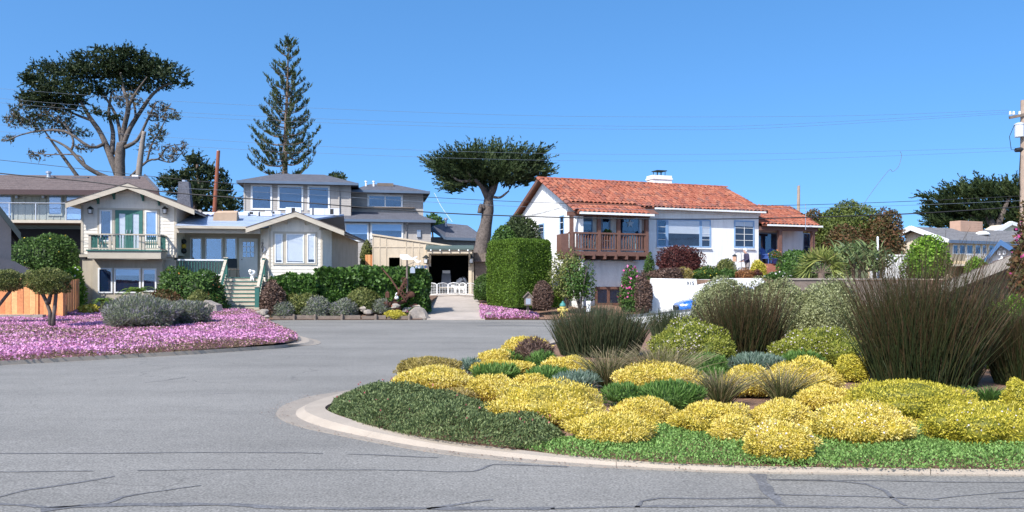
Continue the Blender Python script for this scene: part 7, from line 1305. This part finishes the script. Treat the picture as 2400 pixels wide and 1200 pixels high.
for i, (x, y, lb) in enumerate(((850, 728, 'gray stone right of the third lavender bush, the upper of two'), (862, 735, 'gray stone left of the rightmost lavender bush, close to the timber edging'), (924, 722, 'gray stone between the rightmost lavender bush and the anchor'), (700, 742, 'gray stone between the two leftmost lavender bushes of the row'), (1145, 742, 'leftmost gray stone edging the pale pink flowers by the driveway'), (1153, 746, 'middle gray stone edging the pale pink flowers by the driveway'), (1172, 748, 'rightmost gray stone edging the pale pink flowers by the driveway'))): rock(lb, x, y, 39., (.2, .15, .13), 130 + i)
# ------------------------------------------------------------------ anchor, whale vane and other yard pieces
Y = 39.3; b = P(938, 712, Y); t = thing('anchor', 'large rusty ship anchor leaning in the rockery', 'anchor', b)
p = lambda x, y, dy=0: P(x, y, Y + dy) - b
MB().tube([p(894, 628, .5), p(915, 652, .3), p(940, 690, 0), p(952, 708, -.1)], [.03, .04, .05, .06], 8).build('stock', M['rust'], t, True); MB().tube([p(952, 652, .2), p(942, 672, .1), p(930, 695, 0), p(922, 708, 0)], [.06, .07, .08, .07], 8).build('shank', M['rust'], t, True)
MB().tube([p(908, 712, -.2), p(918, 709, -.1), p(932, 712, 0), p(946, 706, .1), p(960, 692, .2)], [.05, .08, .1, .08, .05], 8).build('arm', M['rust'], t, True)
for x, y, d in ((906, 713, -.2), (962, 690, .2)): MB().blob(p(x, y, d), (.22, .06, .15), int(x), .15).build('fluke', M['rust'], t, True)
for k in range(9): q = p(945 + 6 * math.sin(k), 655 + 5.5 * k, -.1); MB().tube([q + Vector((.07 * math.cos(a), .03, .09 * math.sin(a))) for a in np.linspace(0, 6.28, 9)], .022, 5).build('chain_link', M['rust'], t)
wb = P(954, 702, 39.6); t = thing('whale_vane', 'white wooden whale on a gray post above the ivy hedge', 'weathervane', wb); k = lambda pts: [((x - 954) / FPX * 39.6, (702 - y) / FPX * 39.6) for x, y in pts]
MB().tube([(0, 0, 0), (0, 0, (702 - 610) / FPX * 39.6)], [.06, .05], 7).build('post', M['oldwood'], t)
MB().prism(k([(938, 597), (944, 596), (956, 597), (962, 602), (967, 605), (972, 602), (979, 601), (976, 604), (973, 606), (968, 609), (955, 608), (942, 608), (938, 604)]), -.05, .05).build('whale', M['whiteplastic'], t); MB().prism(k([(972, 608), (978, 609), (981, 612), (985, 611), (988, 611), (984, 614), (979, 616), (973, 613)]), -.04, .04).build('whale_calf', M['whiteplastic'], t); MB().tube([(0, 0, 1.7), ((975 - 954) / FPX * 39.6, 0, 1.88)], .015, 5).build('bracket', M['iron'], t)
t = thing('arched_sign', 'small gray arched sign board hung beside the whale post', 'sign', P(967, 640, 39.55)); MB().prism([(-.12, 0), (.12, 0), (.12, .2), (.08, .28), (0, .32), (-.08, .28), (-.12, .2)], -.02, .02).build('board', M['steel'], t); MB().tube([(0, 0, .3), (0, 0, .42)], .01, 4).build('hook', M['iron'], t)
cols = [mat('pale_blue_enamel', (.45, .55, .65), .4, .05, 5), M['whiteplastic'], mat('teal_enamel', (.2, .35, .38), .4, .05, 5), mat('navy_enamel', (.08, .12, .25), .4, .05, 5)]
for i, nm in enumerate(('pale blue', 'white', 'teal', 'navy')): c = thing('mug', nm + ' mug hung at the right end of the ivy hedge', 'mug', P(976 + 7 * i, 629, 39.85), 0, 'mugs hung along the hedge end'); MB().lathe([(.05, 0), (.06, .02), (.06, .15), (.052, .15), (.05, .03)], 10).build('cup', cols[i], c); MB().tube([(.06, 0, .03), (.1, 0, .05), (.1, 0, .1), (.06, 0, .13)], .01, 4).build('handle', cols[i], c)
b = P(930, 708, 39.1); t = thing('egret_figure', 'small white egret statue beside the rusty anchor', 'statue', b); MB().blob((0, 0, .22), (.11, .16, .1), 5, .08).tube([(0, -.1, .25), (-.03, -.14, .38), (.03, -.16, .46)], [.04, .025, .03], 6).build('body', M['whiteplastic'], t, True); MB().tube([(.03, -.16, .46), (-.08, -.2, .44)], [.015, .004], 5).build('beak', M['ink'], t); [MB().tube([(x, 0, .16), (x, 0, 0)], .01, 4).build('leg', M['ink'], t) for x in (-.03, .03)]
b = P(908, 712, 39); t = thing('garden_lantern', 'small rusty box lantern on a stake left of the anchor', 'lantern', b); MB().tube([(0, 0, 0), (0, 0, .3)], .02, 5).build('stake', M['rust'], t); B('box', M['rust'], t, -.09, .09, -.09, .09, .3, .52); MB().lathe([(.14, 0), (.02, .1)], 4).build('cap', M['rust'], t, loc=(0, 0, .521), rot=(0, 0, .785))
# shed and cedar screen beside the garage
t = thing('wood_shed', 'weathered dark plank shed between the garage and the clipped hedge', 'shed', (X(1112, 51), 51, 1.))
for i in range(7): MB().box(i * .19, i * .19 + .18, 0, .04, 0, P(0, 592, 51).z - 1. - .03 * (i % 3)).build('plank', M['oldwood'], t)
B('side', M['oldwood'], t, 0, 1.33, .05, 1.8, 0, P(0, 600, 51).z - 1.); MB().hexa([(-.1, -.3, 2.15), (1.45, -.3, 2.15), (1.45, 2, 2.45), (-.1, 2, 2.45), (-.1, -.3, 2.2), (1.45, -.3, 2.2), (1.45, 2, 2.5), (-.1, 2, 2.5)]).build('roof', M['umber'], t)
t = thing('cedar_screen', 'short bright cedar fence panel left of the garage', 'fence', (X(856, 50.8), 50.8, 1.2))
for i in range(3): MB().box(i * .17, i * .17 + .16, 0, .03, 0, P(0, 597, 50.8).z - 1.2).build('plank', cedars[i], t)
bush('corner_shrub', 'pale green shrub above the short cedar panel', 'shrub', 842, 876, 560, 610, z0=2.0, Y=51.6, m='olive', leaf=(.12, .06), jit=.8)
# mailbox, hydrant, small sign
b = P(1237, 742, 38.9); t = thing('mailbox', 'weathered wooden house-shaped mailbox on a post by the clipped hedge', 'mailbox', b); B('post', M['oldwood'], t, -.06, .06, -.05, .07, -.1, .55); B('box', M['oldwood'], t, -.17, .2, -.25, .25, .551, .95)
MB().prism([(-.25, .93), (.015, 1.22), (.28, .93), (.25, .9), (.015, 1.15), (-.22, .9)], -.32, .32).build('roof', M['oldwood'], t); MB().prism([(-.17, .951), (.2, .951), (.015, 1.13)], -.24, .24).build('gable', M['oldwood'], t); B('door', M['steel'], t, -.1, .13, -.265, -.251, .6, .88)
ye = mat('yellow_hydrant_paint', (.62, .50, .14), .5, .1, 6); gn = mat('green_hydrant_cap', (.06, .22, .20), .5, .1, 6); b = P(1319, 744, 38.9); t = thing('fire_hydrant', 'pale yellow fire hydrant with green cap on the far verge', 'hydrant', b)
MB().lathe([(.19, 0), (.19, .05), (.13, .06), (.13, .45), (.16, .46), (.16, .52), (.13, .53)], 14).build('barrel', ye, t); MB().lathe([(.15, .53), (.15, .57), (.13, .66), (.06, .73), (.04, .74), (.04, .8), (.01, .8)], 14).build('cap', gn, t, True)
for r in ((0, math.pi / 2, 0), (0, -math.pi / 2, 0), (math.pi / 2, 0, 0)): MB().lathe([(.07, .1), (.07, .2), (.085, .2), (.085, .25), (.03, .26)], 10).build('outlet', ye, t, loc=(0, 0, .36), rot=r)
b = P(1379, 752, 33); t = thing('small_sign', 'small white marker sign reading 7 behind the dark rushes', 'sign', b); B('board', M['whiteplastic'], t, -.09, .09, -.01, .02, .38, .82); B('post', M['oldwood'], t, -.03, .03, .021, .06, -.3, .8); text_mesh('7', .26, M['ink'], t, (0, -.018, .5), name='numeral')
# ------------------------------------------------------------------ blue car behind the low wall
cb = mat('blue_car_paint', (.02, .12, .42), .25, .08, 3, spec=.6); t = thing('parked_car', 'blue car with its nose showing behind the low white wall', 'car', (X(1583, 37.4), 37.3, .12), .06)
st = [(0, .55, .35, .62), (.08, .72, .24, .72), (.35, .82, .2, .82), (.9, .86, .18, .90), (1.5, .87, .18, .95), (2.6, .87, .18, .98), (3.5, .86, .2, .98), (4.0, .80, .25, .92), (4.2, .66, .35, .80)]; n = 14; V = []
for x, w, a, c in st:
    for j in range(n): q = 2 * math.pi * j / n; cx, sy = math.cos(q), math.sin(q); V.append((x, w * math.copysign(abs(cx) ** .4, cx), (a + c) / 2 + (c - a) / 2 * math.copysign(abs(sy) ** .5, sy)))
MB().add(V, [(i * n + j, i * n + (j + 1) % n, (i + 1) * n + (j + 1) % n, (i + 1) * n + j) for i in range(len(st) - 1) for j in range(n)] + [tuple(range(n)), tuple(range((len(st) - 1) * n, len(st) * n))[::-1]]).build('body', cb, t, True)
cab = lambda g, za, zb_: [(1.15 + g, -.76 + g * .2, za), (3.9 - g * .6, -.76 + g * .2, za), (3.9 - g * .6, .76 - g * .2, za), (1.15 + g, .76 - g * .2, za), (1.85, -.6, zb_), (3.4, -.6, zb_), (3.4, .6, zb_), (1.85, .6, zb_)]
MB().hexa(cab(0, .93, 1.40)).build('windows', mat('car_glass', (.02, .03, .035), .08, .1, 3, spec=.7), t); B('roof_panel', cb, t, 1.84, 3.42, -.61, .61, 1.402, 1.44)
for q in (-.58, .58): MB().blob((.16, q, .62), (.14, .2, .09), 8, .05).build('headlight', mat('headlight_lens', (.75, .8, .85), .1, .05, 5, spec=.8), t, True)
B('grille', M['ink'], t, -.02, .06, -.4, .4, .34, .52); B('bumper', M['ink'], t, -.03, .1, -.62, .62, .24, .31)
for x in (.85, 3.35):
    for q in (-.80, .80): w = MB().lathe([(.2, -.1), (.31, -.09), (.32, 0), (.31, .09), (.2, .1)], 18).build('wheel', mat('tyre', (.02, .02, .02), .9, .1, 5), t, True, loc=(x, q, .3), rot=(math.pi / 2, 0, 0)); MB().lathe([(.19, -.105), (.19, .105)], 12).build('rim', M['steel'], w)
    for q in (-.88, .88): B('mirror', cb, t, 1.5, 1.62, q - .06, q + .06, .98, 1.1) if x < 1 else None
# ------------------------------------------------------------------ person and dog
def skin(name, J, E, root, loc, rz, mats, pick, parent=None, sub=2):
    ks = list(J); me = bpy.data.meshes.new(name); me.from_pydata([J[k][:3] for k in ks], [(ks.index(a), ks.index(b)) for a, b in E], []); o = bpy.data.objects.new(name, me); COL.objects.link(o)
    o.modifiers.new('s', 'SKIN'); sv = me.skin_vertices[0].data
    for i, k in enumerate(ks): r = J[k][3]; sv[i].radius = r if isinstance(r, tuple) else (r, r); sv[i].use_root = (k == root)
    m = o.modifiers.new('u', 'SUBSURF'); m.levels = sub; m.render_levels = sub; bpy.context.view_layer.update(); ev = o.evaluated_get(bpy.context.evaluated_depsgraph_get()); nm = bpy.data.meshes.new_from_object(ev); bpy.data.objects.remove(o)
    nm.materials.clear()
    for q in mats: nm.materials.append(q)
    for f in nm.polygons: f.material_index = pick(f.center); f.use_smooth = True
    return link(name, nm, None, parent, loc, (0, 0, rz))
skinm = mat('skin', (.52, .32, .24), .6, .08, 8); jack = mat('dark_violet_jacket', (.045, .04, .075), .85, .15, 8, .3, 30); trou = mat('taupe_trousers', (.25, .22, .21), .9, .1, 8)
J = {'pel': (0, 0, .92, .15), 'bel': (-.03, 0, 1.08, (.16, .14)), 'che': (-.07, 0, 1.28, (.18, .15)), 'nk': (-.11, 0, 1.43, .062), 'hd0': (-.14, 0, 1.50, .075), 'hd': (-.15, 0, 1.57, .098), 'hd2': (-.14, 0, 1.65, .07), 'ns': (-.245, 0, 1.56, .018),
     'sl': (-.07, -.18, 1.38, .075), 'el': (-.05, -.25, 1.12, .055), 'wl': (-.27, -.22, 1.02, .036), 'hl': (-.35, -.2, 1.0, .036), 'sr': (-.07, .18, 1.38, .075), 'er': (-.05, .25, 1.12, .055), 'wr': (-.27, .22, 1.02, .036), 'hr': (-.35, .2, 1.0, .036),
     'pl': (0, -.1, .86, .11), 'kl': (-.04, -.11, .47, .075), 'al': (.02, -.11, .09, .05), 'tl': (-.15, -.12, .04, .04), 'pr': (0, .1, .86, .11), 'kr': (-.01, .11, .47, .075), 'ar': (.05, .11, .09, .05), 'tr': (-.12, .12, .04, .04)}
for s_, sg in (('l', -1), ('r', 1)):
    for i in range(4): J[f'f{s_}{i}'] = (-.42 + .01 * abs(i - 1.5), sg * (.17 + .022 * i), .985, .010); J[f'g{s_}{i}'] = (-.45, sg * (.17 + .022 * i), .95, .009)
    J[f't{s_}'] = (-.37, sg * .15, .985, .011)
E = [('pel', 'bel'), ('bel', 'che'), ('che', 'nk'), ('nk', 'hd0'), ('hd0', 'hd'), ('hd', 'hd2'), ('hd', 'ns')] + [q for s_ in 'lr' for q in [('che', 's' + s_), ('s' + s_, 'e' + s_), ('e' + s_, 'w' + s_), ('w' + s_, 'h' + s_), ('pel', 'p' + s_), ('p' + s_, 'k' + s_), ('k' + s_, 'a' + s_), ('a' + s_, 't' + s_), ('h' + s_, 't' + s_ if False else 'f' + s_ + '0')] + [('h' + s_, f'f{s_}{i}') for i in (1, 2, 3)] + [(f'f{s_}{i}', f'g{s_}{i}') for i in range(4)]]
E = [e for e in E if e[0] in J and e[1] in J]; J.pop('tl_', None)
for s_ in 'lr':
    J['th' + s_] = J.pop('t' + s_) if False else (-.37, (-1 if s_ == 'l' else 1) * .15, .98, .011); E.append(('h' + s_, 'th' + s_))
J['tl'] = (-.15, -.12, .04, .04); J['tr'] = (-.12, .12, .04, .04)
pp_ = P(1752, 0, 43.2); PT = thing('person', 'white-haired person in a dark jacket standing by the white house, turned left', 'person', (pp_.x, 43.2, 1.94), .1)
skin('body', J, E, 'pel', None, 0, [skinm, jack, trou, M['ink']], lambda c: 3 if c.z < .09 else 2 if c.z < .93 else 0 if (c.z > 1.435 or c.x < -.30) else 1, PT)
hr_ = MB().blob((-.135, 0, 1.625), (.105, .1, .095), 4, .08, 12, 8, flat=-.02); hr_.blob((-.10, 0, 1.575), (.085, .1, .09), 6, .06, 10, 6); hr_.build('hair', mat('white_hair', (.75, .74, .72), .8, .06, 20), PT, True)
for q in (-.035, .035): MB().blob((-.243, q, 1.585), (.008, .012, .008), 1, 0, 6, 4).build('eye', M['ink'], PT)
MB().box(-.238, -.228, -.025, .025, 1.515, 1.522).build('mouth', mat('lip', (.35, .15, .13), .6, .05, 5), PT)
b = P(1722, 660, 42.9); t = thing('bird_feeder', 'small coloured bird feeder hanging from a shepherd hook left of the person', 'bird feeder', (b.x + .25, 42.9, 1.94)); hz = P(0, 592, 42.9).z - 1.94
MB().tube([(.1, 0, 0), (.1, 0, hz - .1), (.07, 0, hz + .02), (-.05, 0, hz + .05), (-.2, 0, hz), (-.25, 0, hz - .1)], .012, 5).build('hook', M['iron'], t); MB().lathe([(.11, 0), (.11, .3)], 6, (-.25, 0, hz - .48)).build('hopper', mat('painted_feeder', (.55, .33, .22), .6, .5, 14), t); MB().lathe([(.16, 0), (.03, .09)], 6, (-.25, 0, hz - .179)).build('cap', M['iron'], t)
t = thing('hand_rail', 'thin black metal hand rail beside the clipped olive bush', 'railing', (X(1716, 42.2), 42.2, 1.94)); MB().tube([(0, 0, .1), (.35, 0, .62), (.9, 0, .66)], .02, 5).build('rail', M['iron'], t); [MB().tube([(a, 0, 0), (a, 0, h)], .018, 5).build('post', M['iron'], t) for a, h in ((.36, .62), (.88, .66))]
D = {'hip': (.28, 0, .34, .10), 'mid': (0, 0, .36, .12), 'sh': (-.24, 0, .38, .115), 'nk': (-.34, 0, .42, .075), 'hd': (-.42, 0, .44, .085), 'mz': (-.53, 0, .40, .045), 'e1': (-.40, -.07, .52, .03), 'e2': (-.40, .07, .52, .03), 't1': (.38, 0, .44, .035), 't2': (.42, 0, .58, .045)}
for s_, y in (('l', -.08), ('r', .08)): D.update({'fe' + s_: (-.24, y, .24, .05), 'fp' + s_: (-.25, y, .03, .032), 'hk' + s_: (.26, y, .24, .065), 'hh' + s_: (.33, y, .13, .035), 'hp' + s_: (.28, y, .03, .032)})
E = [('hip', 'mid'), ('mid', 'sh'), ('sh', 'nk'), ('nk', 'hd'), ('hd', 'mz'), ('hd', 'e1'), ('hd', 'e2'), ('hip', 't1'), ('t1', 't2')] + [q for s_ in 'lr' for q in [('sh', 'fe' + s_), ('fe' + s_, 'fp' + s_), ('hip', 'hk' + s_), ('hk' + s_, 'hh' + s_), ('hh' + s_, 'hp' + s_)]]
wf_ = mat('white_fur', (.80, .78, .74), .9, .08, 12, .6, 40); dg = thing('dog', 'fluffy white dog standing behind the pet fence on the driveway', 'dog', P(1076, 688, 50).to_tuple()[:2] + (P(0, 689, 50).z + .03,), .3); skin('body', D, E, 'mid', None, 0, [wf_], lambda c: 0, dg); MB().blob((-.575, 0, .405), (.018, .02, .016), 1, 0, 6, 4).build('nose', M['ink'], dg); [MB().blob((-.49, q, .46), (.012, .014, .012), 1, 0, 6, 4).build('eye', M['ink'], dg) for q in (-.035, .035)]
# ------------------------------------------------------------------ poles and wires
b = P(2398, 760, 38); t = thing('utility_pole', 'wooden utility pole with transformer cut off by the right edge', 'utility pole', (b.x, 38, 0)); q = lambda x, y: Vector(((x - 2398) / FPX * 38, 0, P(0, y, 38).z))
MB().tube([(0, 0, -.1), q(2398, 500), q(2398, 235)], [.17, .14, .11], 10).build('post', M['pole'], t); MB().bar(q(2362, 277) + Vector((0, -.12, 0)), q(2440, 262) + Vector((0, -.12, 0)), .1, .13).build('crossarm', M['oldwood'], t)
for x in (2364, 2372, 2386): MB().lathe([(.05, 0), (.06, .05), (.03, .08), (.06, .1), (.03, .16)], 8).build('insulator', M['white'], t, loc=q(x, 272) + Vector((0, -.12, .04)))
MB().lathe([(.06, -.36), (.2, -.34), (.2, .22), (.22, .23), (.22, .28), (.1, .33)], 14).build('transformer', mat('pale_gray_steel', (.55, .58, .62), .4, .05, 4), t, loc=q(2386, 305) + Vector((0, -.1, 0))); MB().tube([q(2380, 352), q(2398, 350)], [.1, .12], 8).build('splice_case', M['wire'], t); MB().tube([q(2378, 292), q(2366, 320), q(2370, 350), q(2384, 352)], .015, 5).build('drop_wire', M['wire'], t); MB().tube([q(2392, 360), q(2388, 420), q(2396, 470)], .02, 5).build('drop_wire', M['wire'], t)
for x0, y0, x1, y1, Yd, r, m_, lb in ((512, 354, 501, 520, 64, .17, 'redpole', 'bare reddish wooden pole behind the cream house'), (1872, 436, 1871, 520, 85, .18, 'pole', 'plain pale wooden pole behind the porch roof'), (2057, 558, 2058, 640, 43, .06, 'whiteplastic', 'thin white post in front of the bronze tree')):
    a, c = P(x1, y1, Yd), P(x0, y0, Yd); t = thing('wooden_pole' if 'wood' in lb else 'white_post', lb, 'pole', (a.x, Yd, 0)); MB().tube([(0, 0, 1.5), a - Vector((a.x, Yd, 0)), c - Vector((a.x, Yd, 0))], [r, r, r * .8], 9).build('shaft', M[m_], t); MB().lathe([(r * .82, 0), (r * .82, .05), (r * .3, .09)], 9).build('cap', M['steel'] if 'wood' in lb else M[m_], t, loc=c - Vector((a.x, Yd, 0)))
t = thing('roof_antenna', 'thin antenna mast above the porch roof', 'antenna', P(1888, 515, 48)); MB().tube([(0, 0, -.6), (0, 0, .95)], .02, 5).build('mast', M['steel'], t); [MB().tube([(-.25, 0, h), (.25, 0, h)], .01, 4).build('element', M['steel'], t) for h in (.5, .7, .9)]
def wire(lb, pts, r, m_='wire', Y0=37., Y1=38., name='power_line'):
    q = []; n = len(pts)
    V = [P(x, y, Y0 + (Y1 - Y0) * (x + 100) / 2600) for x, y in pts]
    for i in range(n - 1):
        a_, b_, c_, d_ = V[max(0, i - 1)], V[i], V[i + 1], V[min(n - 1, i + 2)]
        for k in range(6): s_ = k / 6; q.append(.5 * (2 * b_ + (c_ - a_) * s_ + (2 * a_ - 5 * b_ + 4 * c_ - d_) * s_ * s_ + (3 * b_ - a_ - 3 * c_ + d_) * s_ ** 3))
    q.append(V[-1]); tag(MB().tube(q, r, 5).build(name, M[m_]), lb, 'cable')
wire('thickest black cable crossing in front of both houses', [(-300, 370), (0, 406), (200, 425), (400, 451), (700, 474), (1000, 497), (1230, 507), (1500, 513), (1780, 512), (2130, 501), (2398, 484)], .027)
wire('second black cable just above the thickest one', [(-300, 345), (0, 375), (400, 418), (567, 432), (1000, 462), (1330, 477), (1600, 483), (1850, 481), (2150, 471), (2398, 459)], .013)
wire('thin gray cable beneath the second black one', [(400, 440), (700, 455), (1000, 473), (1330, 488), (1700, 491), (2100, 482), (2398, 470)], .008, 'wire2')
for i, (lb, p0) in enumerate((('highest thin wire across the sky', [(-100, 200), (390, 236), (800, 256), (1250, 271), (1600, 274), (2000, 271), (2364, 258)]), ('second thin wire from the top across the sky', [(-100, 222), (400, 262), (1000, 287), (1500, 296), (1800, 293), (2372, 262)]), ('third thin wire from the top, close below the second', [(-100, 232), (400, 272), (1000, 295), (1500, 303), (1800, 300), (2386, 265)]), ('uppermost of the lower group of thin wires across the sky', [(-100, 285), (400, 322), (800, 345), (1300, 360), (1800, 360), (2380, 346)]), ('lowest of the thin wires across the sky', [(-100, 300), (400, 340), (800, 361), (1300, 376), (1800, 375), (2384, 353)]))):
    wire(lb, p0, .0055, 'wire2')
wire('loose cable looping up from the trees into the sky', [(2015, 492), (2040, 455), (2062, 425), (2085, 398), (2092, 402), (2106, 390), (2113, 365), (2110, 355)], .012, 'wire2', name='loose_cable'); wire('thin service wire rising from the gray wing roof', [(1018, 452), (1035, 485), (1060, 520)], .012, 'white', 50, 50, name='service_wire')
